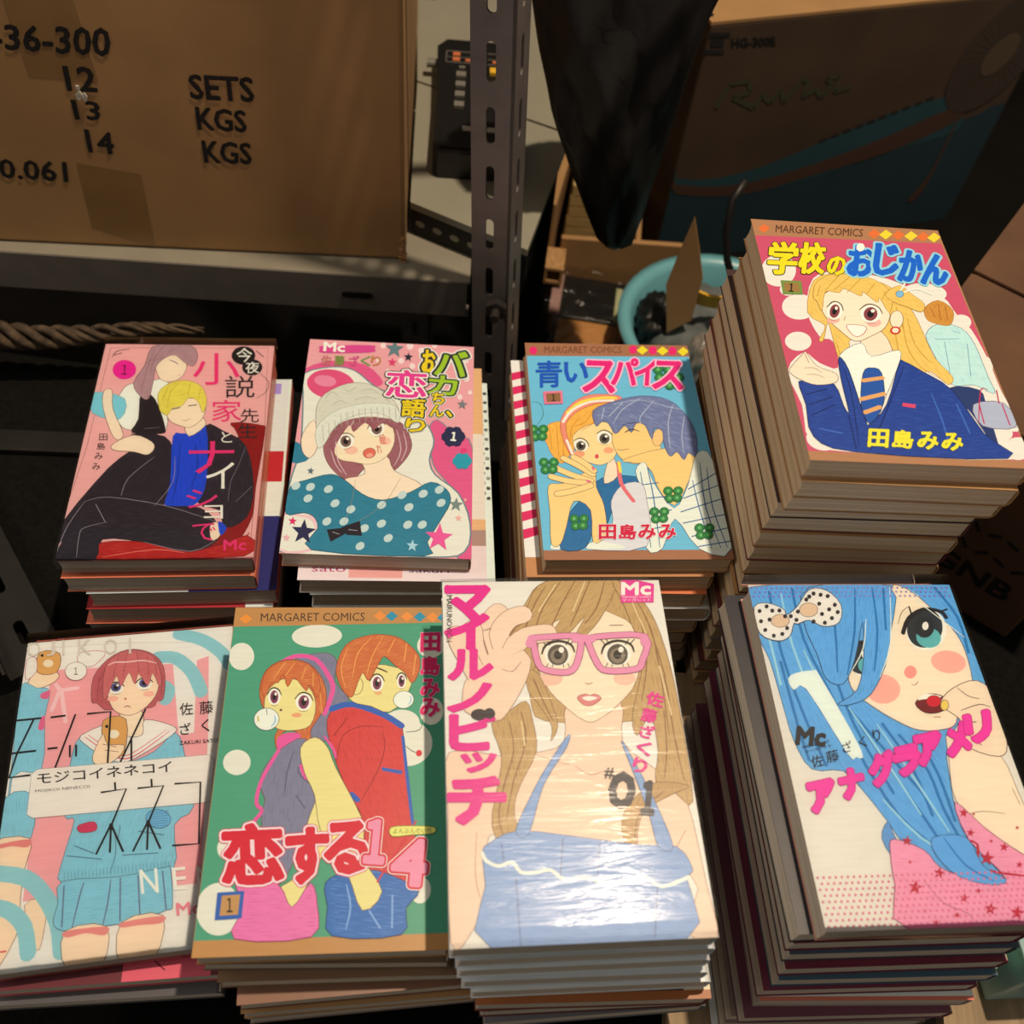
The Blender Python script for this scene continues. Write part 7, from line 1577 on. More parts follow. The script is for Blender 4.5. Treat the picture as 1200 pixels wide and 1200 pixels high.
d|226 112 134|24 168.8|0.62
d|226 112 134|26.8 168.8|0.62
d|226 112 134|29.6 168.8|0.62
d|226 112 134|32.4 168.8|0.62
d|226 112 134|35.2 168.8|0.62
d|226 112 134|38 168.8|0.62
d|226 112 134|40.8 168.8|0.62
d|226 112 134|43.6 168.8|0.62
d|226 112 134|46.4 168.8|0.62
d|226 112 134|49.2 168.8|0.62
d|226 112 134|52 168.8|0.62
d|226 112 134|54.8 168.8|0.62
d|226 112 134|57.6 168.8|0.62
d|226 112 134|60.4 168.8|0.62
d|226 112 134|63.2 168.8|0.62
d|226 112 134|66 168.8|0.62
d|226 112 134|68.8 168.8|0.62
d|226 112 134|71.6 168.8|0.62
d|226 112 134|74.4 168.8|0.62
d|226 112 134|77.2 168.8|0.62
d|226 112 134|80 168.8|0.62
d|226 112 134|82.8 168.8|0.62
d|226 112 134|85.6 168.8|0.62
d|226 112 134|88.4 168.8|0.62
d|226 112 134|91.2 168.8|0.62
d|226 112 134|94 168.8|0.62
d|226 112 134|96.8 168.8|0.62
d|226 112 134|99.6 168.8|0.62
d|226 112 134|102.4 168.8|0.62
d|226 112 134|105.2 168.8|0.62
d|226 112 134|108 168.8|0.62
d|226 112 134|110.8 168.8|0.62
d|226 112 134|3 166.2|0.62
d|226 112 134|5.8 166.2|0.62
d|226 112 134|8.6 166.2|0.62
d|226 112 134|11.4 166.2|0.62
d|226 112 134|14.2 166.2|0.62
d|226 112 134|17 166.2|0.62
d|226 112 134|19.8 166.2|0.62
d|226 112 134|22.6 166.2|0.62
d|226 112 134|25.4 166.2|0.62
d|226 112 134|28.2 166.2|0.62
d|226 112 134|31 166.2|0.62
d|226 112 134|33.8 166.2|0.62
d|226 112 134|36.6 166.2|0.62
d|226 112 134|39.4 166.2|0.62
d|226 112 134|42.2 166.2|0.62
d|226 112 134|45 166.2|0.62
d|226 112 134|47.8 166.2|0.62
d|226 112 134|50.6 166.2|0.62
d|226 112 134|53.4 166.2|0.62
d|226 112 134|56.2 166.2|0.62
d|226 112 134|59 166.2|0.62
d|226 112 134|61.8 166.2|0.62
d|226 112 134|64.6 166.2|0.62
d|226 112 134|67.4 166.2|0.62
d|226 112 134|70.2 166.2|0.62
d|226 112 134|73 166.2|0.62
d|226 112 134|75.8 166.2|0.62
d|226 112 134|78.6 166.2|0.62
d|226 112 134|81.4 166.2|0.62
d|226 112 134|84.2 166.2|0.62
d|226 112 134|87 166.2|0.62
d|226 112 134|89.8 166.2|0.62
d|226 112 134|92.6 166.2|0.62
d|226 112 134|95.4 166.2|0.62
d|226 112 134|98.2 166.2|0.62
d|226 112 134|101 166.2|0.62
d|226 112 134|103.8 166.2|0.62
d|226 112 134|106.6 166.2|0.62
d|226 112 134|109.4 166.2|0.62
d|226 112 134|1.6 163.6|0.62
d|226 112 134|4.4 163.6|0.62
d|226 112 134|7.2 163.6|0.62
d|226 112 134|10 163.6|0.62
d|226 112 134|12.8 163.6|0.62
d|226 112 134|15.6 163.6|0.62
d|226 112 134|18.4 163.6|0.62
d|226 112 134|21.2 163.6|0.62
d|226 112 134|24 163.6|0.62
d|226 112 134|26.8 163.6|0.62
d|226 112 134|29.6 163.6|0.62
d|226 112 134|32.4 163.6|0.62
d|226 112 134|35.2 163.6|0.62
d|226 112 134|38 163.6|0.62
d|226 112 134|40.8 163.6|0.62
d|226 112 134|43.6 163.6|0.62
d|226 112 134|46.4 163.6|0.62
d|226 112 134|49.2 163.6|0.62
d|226 112 134|52 163.6|0.62
d|226 112 134|54.8 163.6|0.62
d|226 112 134|57.6 163.6|0.62
d|226 112 134|60.4 163.6|0.62
d|226 112 134|63.2 163.6|0.62
d|226 112 134|66 163.6|0.62
d|226 112 134|68.8 163.6|0.62
d|226 112 134|71.6 163.6|0.62
d|226 112 134|74.4 163.6|0.62
d|226 112 134|77.2 163.6|0.62
d|226 112 134|80 163.6|0.62
d|226 112 134|82.8 163.6|0.62
d|226 112 134|85.6 163.6|0.62
d|226 112 134|88.4 163.6|0.62
d|226 112 134|91.2 163.6|0.62
d|226 112 134|94 163.6|0.62
d|226 112 134|96.8 163.6|0.62
d|226 112 134|99.6 163.6|0.62
d|226 112 134|102.4 163.6|0.62
d|226 112 134|105.2 163.6|0.62
d|226 112 134|108 163.6|0.62
d|226 112 134|110.8 163.6|0.62
d|226 112 134|3 161|0.62
d|226 112 134|5.8 161|0.62
d|226 112 134|8.6 161|0.62
d|226 112 134|11.4 161|0.62
d|226 112 134|14.2 161|0.62
d|226 112 134|17 161|0.62
d|226 112 134|19.8 161|0.62
d|226 112 134|22.6 161|0.62
d|226 112 134|25.4 161|0.62
d|226 112 134|28.2 161|0.62
d|226 112 134|31 161|0.62
d|226 112 134|33.8 161|0.62
d|226 112 134|36.6 161|0.62
d|226 112 134|39.4 161|0.62
d|226 112 134|42.2 161|0.62
d|226 112 134|45 161|0.62
d|226 112 134|47.8 161|0.62
d|226 112 134|50.6 161|0.62
d|226 112 134|53.4 161|0.62
d|226 112 134|56.2 161|0.62
d|226 112 134|59 161|0.62
d|226 112 134|61.8 161|0.62
d|226 112 134|64.6 161|0.62
d|226 112 134|67.4 161|0.62
d|226 112 134|70.2 161|0.62
d|226 112 134|73 161|0.62
d|226 112 134|75.8 161|0.62
d|226 112 134|78.6 161|0.62
d|226 112 134|81.4 161|0.62
d|226 112 134|84.2 161|0.62
d|226 112 134|87 161|0.62
d|226 112 134|89.8 161|0.62
d|226 112 134|92.6 161|0.62
d|226 112 134|95.4 161|0.62
d|226 112 134|98.2 161|0.62
d|226 112 134|101 161|0.62
d|226 112 134|103.8 161|0.62
d|226 112 134|106.6 161|0.62
d|226 112 134|109.4 161|0.62
d|226 112 134|1.6 158.4|0.62
d|226 112 134|4.4 158.4|0.62
d|226 112 134|7.2 158.4|0.62
d|226 112 134|10 158.4|0.62
d|226 112 134|12.8 158.4|0.62
d|226 112 134|15.6 158.4|0.62
d|226 112 134|18.4 158.4|0.62
d|226 112 134|21.2 158.4|0.62
d|226 112 134|24 158.4|0.62
d|226 112 134|26.8 158.4|0.62
d|226 112 134|29.6 158.4|0.62
d|226 112 134|32.4 158.4|0.62
d|226 112 134|35.2 158.4|0.62
d|226 112 134|38 158.4|0.62
d|226 112 134|40.8 158.4|0.62
d|226 112 134|43.6 158.4|0.62
d|226 112 134|46.4 158.4|0.62
d|226 112 134|49.2 158.4|0.62
d|226 112 134|52 158.4|0.62
d|226 112 134|54.8 158.4|0.62
d|226 112 134|57.6 158.4|0.62
d|226 112 134|60.4 158.4|0.62
d|226 112 134|63.2 158.4|0.62
d|226 112 134|66 158.4|0.62
d|226 112 134|68.8 158.4|0.62
d|226 112 134|71.6 158.4|0.62
d|226 112 134|74.4 158.4|0.62
d|226 112 134|77.2 158.4|0.62
d|226 112 134|80 158.4|0.62
d|226 112 134|82.8 158.4|0.62
d|226 112 134|85.6 158.4|0.62
d|226 112 134|88.4 158.4|0.62
d|226 112 134|91.2 158.4|0.62
d|226 112 134|94 158.4|0.62
d|226 112 134|96.8 158.4|0.62
d|226 112 134|99.6 158.4|0.62
d|226 112 134|102.4 158.4|0.62
d|226 112 134|105.2 158.4|0.62
d|226 112 134|108 158.4|0.62
d|226 112 134|110.8 158.4|0.62
d|226 112 134|3 155.8|0.62
d|226 112 134|5.8 155.8|0.62
d|226 112 134|8.6 155.8|0.62
d|226 112 134|11.4 155.8|0.62
d|226 112 134|14.2 155.8|0.62
d|226 112 134|17 155.8|0.62
d|226 112 134|19.8 155.8|0.62
d|226 112 134|22.6 155.8|0.62
d|226 112 134|25.4 155.8|0.62
d|226 112 134|28.2 155.8|0.62
d|226 112 134|31 155.8|0.62
d|226 112 134|33.8 155.8|0.62
d|226 112 134|36.6 155.8|0.62
d|226 112 134|39.4 155.8|0.62
d|226 112 134|42.2 155.8|0.62
d|226 112 134|45 155.8|0.62
d|226 112 134|47.8 155.8|0.62
d|226 112 134|50.6 155.8|0.62
d|226 112 134|53.4 155.8|0.62
d|226 112 134|56.2 155.8|0.62
d|226 112 134|59 155.8|0.62
d|226 112 134|61.8 155.8|0.62
d|226 112 134|64.6 155.8|0.62
d|226 112 134|67.4 155.8|0.62
d|226 112 134|70.2 155.8|0.62
d|226 112 134|73 155.8|0.62
d|226 112 134|75.8 155.8|0.62
d|226 112 134|78.6 155.8|0.62
d|226 112 134|81.4 155.8|0.62
d|226 112 134|84.2 155.8|0.62
d|226 112 134|87 155.8|0.62
d|226 112 134|89.8 155.8|0.62
d|226 112 134|92.6 155.8|0.62
d|226 112 134|95.4 155.8|0.62
d|226 112 134|98.2 155.8|0.62
d|226 112 134|101 155.8|0.62
d|226 112 134|103.8 155.8|0.62
d|226 112 134|106.6 155.8|0.62
d|226 112 134|109.4 155.8|0.62
d|226 112 134|1.6 153.2|0.62
d|226 112 134|4.4 153.2|0.62
d|226 112 134|7.2 153.2|0.62
d|226 112 134|10 153.2|0.62
d|226 112 134|12.8 153.2|0.62
d|226 112 134|15.6 153.2|0.62
d|226 112 134|18.4 153.2|0.62
d|226 112 134|21.2 153.2|0.62
d|226 112 134|24 153.2|0.62
d|226 112 134|26.8 153.2|0.62
d|226 112 134|29.6 153.2|0.62
d|226 112 134|32.4 153.2|0.62
d|226 112 134|35.2 153.2|0.62
d|226 112 134|38 153.2|0.62
d|226 112 134|40.8 153.2|0.62
d|226 112 134|43.6 153.2|0.62
d|226 112 134|46.4 153.2|0.62
d|226 112 134|49.2 153.2|0.62
d|226 112 134|52 153.2|0.62
d|226 112 134|54.8 153.2|0.62
d|226 112 134|57.6 153.2|0.62
d|226 112 134|60.4 153.2|0.62
d|226 112 134|63.2 153.2|0.62
d|226 112 134|66 153.2|0.62
d|226 112 134|68.8 153.2|0.62
d|226 112 134|71.6 153.2|0.62
d|226 112 134|74.4 153.2|0.62
d|226 112 134|77.2 153.2|0.62
d|226 112 134|80 153.2|0.62
d|226 112 134|82.8 153.2|0.62
d|226 112 134|85.6 153.2|0.62
d|226 112 134|88.4 153.2|0.62
d|226 112 134|91.2 153.2|0.62
d|226 112 134|94 153.2|0.62
d|226 112 134|96.8 153.2|0.62
d|226 112 134|99.6 153.2|0.62
d|226 112 134|102.4 153.2|0.62
d|226 112 134|105.2 153.2|0.62
d|226 112 134|108 153.2|0.62
d|226 112 134|110.8 153.2|0.62
d|150 120 180|1.6 2|0.6
d|150 120 180|4.4 2|0.6
d|150 120 180|7.2 2|0.6
d|150 120 180|10 2|0.6
d|150 120 180|12.8 2|0.6
d|150 120 180|15.6 2|0.6
d|150 120 180|18.4 2|0.6
d|150 120 180|21.2 2|0.6
d|150 120 180|24 2|0.6
d|150 120 180|26.8 2|0.6
d|150 120 180|29.6 2|0.6
d|150 120 180|32.4 2|0.6
d|150 120 180|35.2 2|0.6
d|150 120 180|38 2|0.6
d|150 120 180|40.8 2|0.6
d|150 120 180|43.6 2|0.6
d|150 120 180|46.4 2|0.6
d|150 120 180|49.2 2|0.6
d|150 120 180|52 2|0.6
d|150 120 180|54.8 2|0.6
d|150 120 180|57.6 2|0.6
d|150 120 180|60.4 2|0.6
d|150 120 180|63.2 2|0.6
d|150 120 180|66 2|0.6
d|150 120 180|68.8 2|0.6
d|150 120 180|71.6 2|0.6
d|150 120 180|74.4 2|0.6
d|150 120 180|77.2 2|0.6
d|150 120 180|80 2|0.6
d|150 120 180|82.8 2|0.6
d|150 120 180|85.6 2|0.6
d|150 120 180|88.4 2|0.6
d|150 120 180|91.2 2|0.6
d|150 120 180|94 2|0.6
d|150 120 180|96.8 2|0.6
d|150 120 180|99.6 2|0.6
d|150 120 180|102.4 2|0.6
d|150 120 180|105.2 2|0.6
d|150 120 180|108 2|0.6
d|150 120 180|110.8 2|0.6
d|150 120 180|3 4.6|0.6
d|150 120 180|5.8 4.6|0.6
d|150 120 180|8.6 4.6|0.6
d|150 120 180|11.4 4.6|0.6
d|150 120 180|14.2 4.6|0.6
d|150 120 180|17 4.6|0.6
d|150 120 180|19.8 4.6|0.6
d|150 120 180|22.6 4.6|0.6
d|150 120 180|25.4 4.6|0.6
d|150 120 180|28.2 4.6|0.6
d|150 120 180|31 4.6|0.6
d|150 120 180|33.8 4.6|0.6
d|150 120 180|36.6 4.6|0.6
d|150 120 180|39.4 4.6|0.6
d|150 120 180|42.2 4.6|0.6
d|150 120 180|45 4.6|0.6
d|150 120 180|47.8 4.6|0.6
d|150 120 180|50.6 4.6|0.6
d|150 120 180|53.4 4.6|0.6
d|150 120 180|56.2 4.6|0.6
d|150 120 180|59 4.6|0.6
d|150 120 180|61.8 4.6|0.6
d|150 120 180|64.6 4.6|0.6
d|150 120 180|67.4 4.6|0.6
d|150 120 180|70.2 4.6|0.6
d|150 120 180|73 4.6|0.6
d|150 120 180|75.8 4.6|0.6
d|150 120 180|78.6 4.6|0.6
d|150 120 180|81.4 4.6|0.6
d|150 120 180|84.2 4.6|0.6
d|150 120 180|87 4.6|0.6
d|150 120 180|89.8 4.6|0.6
d|150 120 180|92.6 4.6|0.6
d|150 120 180|95.4 4.6|0.6
d|150 120 180|98.2 4.6|0.6
d|150 120 180|101 4.6|0.6
d|150 120 180|103.8 4.6|0.6
d|150 120 180|106.6 4.6|0.6
d|150 120 180|109.4 4.6|0.6
d|150 120 180|1.6 7.2|0.6
d|150 120 180|4.4 7.2|0.6
d|150 120 180|7.2 7.2|0.6
d|150 120 180|10 7.2|0.6
d|150 120 180|12.8 7.2|0.6
d|150 120 180|15.6 7.2|0.6
d|150 120 180|18.4 7.2|0.6
d|150 120 180|21.2 7.2|0.6
d|150 120 180|24 7.2|0.6
d|150 120 180|26.8 7.2|0.6
d|150 120 180|29.6 7.2|0.6
d|150 120 180|32.4 7.2|0.6
d|150 120 180|35.2 7.2|0.6
d|150 120 180|38 7.2|0.6
d|150 120 180|40.8 7.2|0.6
d|150 120 180|43.6 7.2|0.6
d|150 120 180|46.4 7.2|0.6
d|150 120 180|49.2 7.2|0.6
d|150 120 180|52 7.2|0.6
d|150 120 180|54.8 7.2|0.6
d|150 120 180|57.6 7.2|0.6
d|150 120 180|60.4 7.2|0.6
d|150 120 180|63.2 7.2|0.6
d|150 120 180|66 7.2|0.6
d|150 120 180|68.8 7.2|0.6
d|150 120 180|71.6 7.2|0.6
d|150 120 180|74.4 7.2|0.6
d|150 120 180|77.2 7.2|0.6
d|150 120 180|80 7.2|0.6
d|150 120 180|82.8 7.2|0.6
d|150 120 180|85.6 7.2|0.6
d|150 120 180|88.4 7.2|0.6
d|150 120 180|91.2 7.2|0.6
d|150 120 180|94 7.2|0.6
d|150 120 180|96.8 7.2|0.6
d|150 120 180|99.6 7.2|0.6
d|150 120 180|102.4 7.2|0.6
d|150 120 180|105.2 7.2|0.6
d|150 120 180|108 7.2|0.6
d|150 120 180|110.8 7.2|0.6
P|238 234 230|9.8 55.9 14.1 52.6 24 51.2 26.8 54.9 37.7 94 34 97.5 30.3 95.5 17.9 61.4 11.3 61.9
P|240 224 200|0.5 14 8.2 11.3 16.3 15.1 17.4 18.6 24.5 13.1 33.1 3.1 42.5 3.6 48.4 12.6 44.6 23.4 35.5 25.7 28.7 21.9 22 24.2 19.9 23.9 16.2 31.2 9.2 34.1 0.4 29.4|60 50 50|0.4
P|230 190 150|17.9 22.1 16.8 24.1 14.7 25.5 12.1 26.1 9.8 25.6 8.3 24.3 8 22.3 9.1 20.4 11.2 18.9 13.8 18.3 16.1 18.8 17.6 20.2|90 60 50|0.3
P|230 190 150|34.8 15.6 33.7 17.8 31.5 19.4 28.8 20 26.5 19.5 25 17.9 24.8 15.8 26 13.6 28.2 12 30.9 11.4 33.2 11.9 34.7 13.4|90 60 50|0.3
p|40 32 36|4.2 16.2 3.5 17.3 2.5 17.6 1.9 16.9 2.1 15.7 3 15 3.9 15.2
p|40 32 36|8.6 13.5 7.9 14.5 6.9 14.8 6.2 14.1 6.5 12.9 7.4 12.2 8.4 12.4
p|40 32 36|3.7 22.4 3 23.5 2 23.7 1.4 23 1.6 21.9 2.5 21.2 3.5 21.4
p|40 32 36|4.9 27.6 4.3 28.6 3.2 28.9 2.6 28.2 2.8 27.1 3.8 26.4 4.7 26.6
p|40 32 36|8.7 31 8.1 32 7.1 32.3 6.5 31.6 6.7 30.5 7.6 29.8 8.5 30
p|40 32 36|13.5 30 12.8 31.1 11.8 31.3 11.2 30.6 11.4 29.5 12.3 28.8 13.3 29
p|40 32 36|16.8 26.5 16.2 27.6 15.1 27.8 14.5 27.1 14.8 26 15.7 25.3 16.6 25.5
p|40 32 36|11.1 16.1 10.5 17.1 9.4 17.4 8.8 16.7 9 15.5 10 14.8 10.9 15
p|40 32 36|15 16 14.3 17.1 13.3 17.3 12.6 16.6 12.9 15.5 13.8 14.7 14.8 15
p|40 32 36|8.5 21.4 7.8 22.5 6.8 22.8 6.2 22.1 6.4 20.9 7.3 20.2 8.2 20.4
p|40 32 36|20.4 19.4 19.7 20.5 18.7 20.8 18.1 20.1 18.3 18.9 19.3 18.2 20.2 18.4
p|40 32 36|24.9 16.7 24.2 17.8 23.2 18 22.5 17.3 22.8 16.2 23.7 15.4 24.7 15.6
p|40 32 36|23 21.7 22.3 22.7 21.3 23 20.6 22.3 20.9 21.2 21.8 20.4 22.8 20.7
p|40 32 36|31.2 9.3 30.6 10.4 29.5 10.7 28.9 10 29.1 8.8 30.1 8 31.1 8.3
p|40 32 36|36.1 5.6 35.4 6.7 34.3 7 33.7 6.2 34 5 34.9 4.3 35.9 4.5
p|40 32 36|39.8 6.4 39.1 7.5 38 7.8 37.4 7.1 37.7 5.9 38.7 5.1 39.6 5.3
p|40 32 36|37.7 11.9 37 13 35.9 13.3 35.3 12.6 35.6 11.4 36.6 10.6 37.5 10.9
p|40 32 36|43.6 7.2 42.8 8.3 41.8 8.6 41.1 7.9 41.4 6.7 42.4 5.9 43.4 6.2
p|40 32 36|46.1 12.6 45.4 13.7 44.3 14 43.7 13.3 44 12.1 45 11.3 46 11.6
p|40 32 36|42.3 15.4 41.6 16.5 40.5 16.8 39.9 16.1 40.2 14.9 41.2 14.1 42.1 14.4
p|40 32 36|37.7 18.2 37 19.3 36 19.5 35.3 18.8 35.6 17.7 36.6 16.9 37.5 17.2
p|40 32 36|42.5 20.8 41.8 21.8 40.7 22.1 40.1 21.4 40.4 20.2 41.4 19.5 42.3 19.7
p|40 32 36|37.9 23.5 37.3 24.6 36.2 24.8 35.6 24.1 35.9 23 36.8 22.3 37.8 22.5
p|40 32 36|46.6 17.1 45.8 18.2 44.8 18.5 44.2 17.8 44.5 16.6 45.4 15.9 46.4 16.1
p|40 32 36|32 22.8 31.3 23.8 30.2 24.1 29.6 23.4 29.9 22.2 30.8 21.5 31.8 21.7
p|40 32 36|17.3 19.5 16.6 20.6 15.6 20.8 15 20.1 15.2 19 16.2 18.2 17.1 18.5
p|40 32 36|33.3 7.5 32.6 8.6 31.5 8.9 30.9 8.1 31.1 6.9 32.1 6.2 33.1 6.4
T|28 24 28|8.4 81 23.4 82.3 20.2 92.1 5.4 90.7|Mc|0.036|0.036
T|28 24 28|8.9 91.4 22.9 88.5 22.9 89.7 8.8 92.7|MARGARET COMICS|0|0
T|28 24 28|9.7 93.8 23.5 90.5 23.4 92 9.7 95.2|マーガレット|0|0
T|28 24 28|11.4 96.8 17.7 95.5 17.5 101.4 11.2 102.7|佐|0|0
T|28 24 28|19.5 94.5 26 93.1 25.7 99.1 19.2 100.4|藤|0|0
T|28 24 28|28.5 90 33.8 88.9 33.5 94.3 28.3 95.4|ざ|0|0
T|28 24 28|37.7 87.4 41.6 86.6 41.2 92.1 37.4 92.9|く|0|0
T|28 24 28|45.8 83.8 49.7 83 49.2 89.2 45.4 90|り|0|0
T|206 30 120|6.3 109.8 20 107.5 18.9 122.6 5.4 124.8|ア|0.08|0.06
T|240 54 152|6.3 109.8 20 107.5 18.9 122.6 5.4 124.8|ア|0.06|0.06
T|206 30 120|22.8 104.2 35.7 102 34.2 116.8 21.6 118.9|ナ|0.08|0.06
T|240 54 152|22.8 104.2 35.7 102 34.2 116.8 21.6 118.9|ナ|0.06|0.06
T|206 30 120|39.6 96.2 53.4 93.9 51.3 110.8 37.8 113|グ|0.08|0.06
T|240 54 152|39.6 96.2 53.4 93.9 51.3 110.8 37.8 113|グ|0.06|0.06
T|206 30 120|52.8 93.4 67.4 90.8 65.2 106 50.9 108.4|ラ|0.08|0.06
T|240 54 152|52.8 93.4 67.4 90.8 65.2 106 50.9 108.4|ラ|0.06|0.06
T|206 30 120|65.8 87.1 80.1 84.6 77.5 100.9 63.6 103.2|ア|0.08|0.06
T|240 54 152|65.8 87.1 80.1 84.6 77.5 100.9 63.6 103.2|ア|0.06|0.06
T|206 30 120|83.2 81.7 96.3 79.5 93.2 96.7 80.5 98.8|メ|0.08|0.06
T|240 54 152|83.2 81.7 96.3 79.5 93.2 96.7 80.5 98.8|メ|0.06|0.06
T|206 30 120|94.6 76.6 109.7 73.9 106.6 90 91.8 92.5|リ|0.08|0.06
T|240 54 152|94.6 76.6 109.7 73.9 106.6 90 91.8 92.5|リ|0.06|0.06'''
ART['a3'] = '''p|230 226 236|0 0 113 0 113 176 0 176
p|40 42 100|60 120 113 120 113 176 60 176
p|200 40 44|90 66 113 66 113 92 90 92
p|240 234 216|92 92 113 92 113 120 92 120
p|176 144 200|100 4 106 4 106 14 100 14
l|235 235 240|112 0 112 120|1.5'''
ART['a4'] = '''p|180 48 48|0 0 113 0 113 176 0 176
p|240 228 204|96 20 113 20 113 176 96 176
p|210 58 58|104 30 113 30 113 70 104 70'''
ART['b2'] = '''p|238 180 120|0 0 113 0 113 176 0 176
p|240 220 192|70 60 113 60 113 130 70 130
p|180 140 120|60 140 113 138 113 150 60 152
p|242 212 198|0 150 113 150 113 176 0 176
p|240 160 144|30 164 62 164 62 174 30 174
T|192 60 110|8 166 28 166 28 170 8 170|sato|0|0
T|110 60 110|66 166 90 166 90 170 66 170|sakuri|0|0'''
ART['b3'] = '''p|235 232 224|0 0 113 0 113 176 0 176
d|40 40 44|108 6.0|1.6
d|40 40 44|111 10.2|1.6
d|40 40 44|108 14.4|1.6
d|40 40 44|111 18.6|1.6
d|40 40 44|108 22.8|1.6
d|40 40 44|111 27.0|1.6
d|40 40 44|108 31.200000000000003|1.6
d|40 40 44|111 35.400000000000006|1.6
d|40 40 44|108 39.6|1.6
d|40 40 44|111 43.800000000000004|1.6
d|40 40 44|108 48.0|1.6
d|40 40 44|111 52.2|1.6
d|40 40 44|108 56.400000000000006|1.6
d|40 40 44|111 60.6|1.6
d|40 40 44|108 64.80000000000001|1.6
d|40 40 44|111 69.0|1.6
d|40 40 44|108 73.2|1.6
d|40 40 44|111 77.4|1.6
d|40 40 44|108 81.60000000000001|1.6
d|40 40 44|111 85.8|1.6
d|40 40 44|108 90.0|1.6
d|40 40 44|111 94.2|1.6
d|40 40 44|108 98.4|1.6
d|40 40 44|111 102.60000000000001|1.6'''
ART['c2'] = '''p|243 228 205|0 0 113 0 113 176 0 176
p|225 40 90|0 12 14 8 14 14 0 19
p|225 40 90|0 25 14 21 14 27 0 32
p|225 40 90|0 38 14 34 14 40 0 45
p|225 40 90|0 51 14 47 14 53 0 58
p|225 40 90|0 64 14 60 14 66 0 71
p|225 40 90|0 77 14 73 14 79 0 84
p|225 40 90|0 90 14 86 14 92 0 97
p|225 40 90|0 103 14 99 14 105 0 110
p|225 40 90|0 116 14 112 14 118 0 123
p|225 40 90|0 129 14 125 14 131 0 136
p|225 40 90|0 142 14 138 14 144 0 149
p|200 132 80|0 162 113 162 113 176 0 176
p|240 200 60|9 110 14 104 14 160 9 160'''
ART['c3'] = '''p|180 120 74|0 0 113 0 113 176 0 176
p|232 120 70|0 170 113 170 113 176 0 176'''
ART['e2'] = '''p|110 42 46|0 0 113 0 113 176 0 176
p|232 90 100|64 160 106 160 106 176 64 176
l|112 24 36|40 160 60 172|.7
l|112 24 36|70 160 84 172|.7
l|112 24 36|90 158 108 170|.7'''  # dark red base has the stack's shadow put into its colour
ART['g6'] = '''p|32 36 46|0 0 113 0 113 176 0 176
p|180 100 50|0 172 113 172 113 176 0 176
p|240 210 160|96 150 113 146 113 172 100 172'''
ART['h4'] = '''p|80 88 96|0 0 113 0 113 176 0 176
p|154 44 72|0 20 8 18 8 34 0 36
p|154 44 72|0 50 8 48 8 64 0 66
p|154 44 72|0 80 8 78 8 94 0 96
p|154 44 72|0 110 8 108 8 124 0 126
p|154 44 72|0 140 8 138 8 154 0 156'''
ART['h8'] = '''p|190 180 166|0 0 113 0 113 176 0 176
p|40 52 76|0 156 113 156 113 170 0 170
p|240 232 224|0 170 113 170 113 176 0 176
p|232 120 90|0 174 113 174 113 176 0 176
p|150 168 200|4.0 164 6.0 164 6.0 171 4.0 171
p|150 168 200|9.2 164 11.2 164 11.2 171 9.2 171
p|150 168 200|14.4 164 16.4 164 16.4 171 14.4 171
p|150 168 200|19.6 164 21.6 164 21.6 171 19.6 171
p|150 168 200|24.8 164 26.8 164 26.8 171 24.8 171
p|150 168 200|30.0 164 32.0 164 32.0 171 30.0 171
p|150 168 200|35.2 164 37.2 164 37.2 171 35.2 171
p|150 168 200|40.4 164 42.4 164 42.4 171 40.4 171
p|150 168 200|45.6 164 47.6 164 47.6 171 45.6 171
p|150 168 200|50.800000000000004 164 52.800000000000004 164 52.800000000000004 171 50.800000000000004 171
p|150 168 200|56.0 164 58.0 164 58.0 171 56.0 171
p|150 168 200|61.2 164 63.2 164 63.2 171 61.2 171
p|150 168 200|66.4 164 68.4 164 68.4 171 66.4 171
p|150 168 200|71.60000000000001 164 73.60000000000001 164 73.60000000000001 171 71.60000000000001 171
p|150 168 200|76.8 164 78.8 164 78.8 171 76.8 171
p|150 168 200|82.0 164 84.0 164 84.0 171 82.0 171
p|150 168 200|87.2 164 89.2 164 89.2 171 87.2 171
p|150 168 200|92.4 164 94.4 164 94.4 171 92.4 171
p|150 168 200|97.60000000000001 164 99.60000000000001 164 99.60000000000001 171 97.60000000000001 171
p|150 168 200|102.8 164 104.8 164 104.8 171 102.8 171
p|150 168 200|108.0 164 110.0 164 110.0 171 108.0 171'''


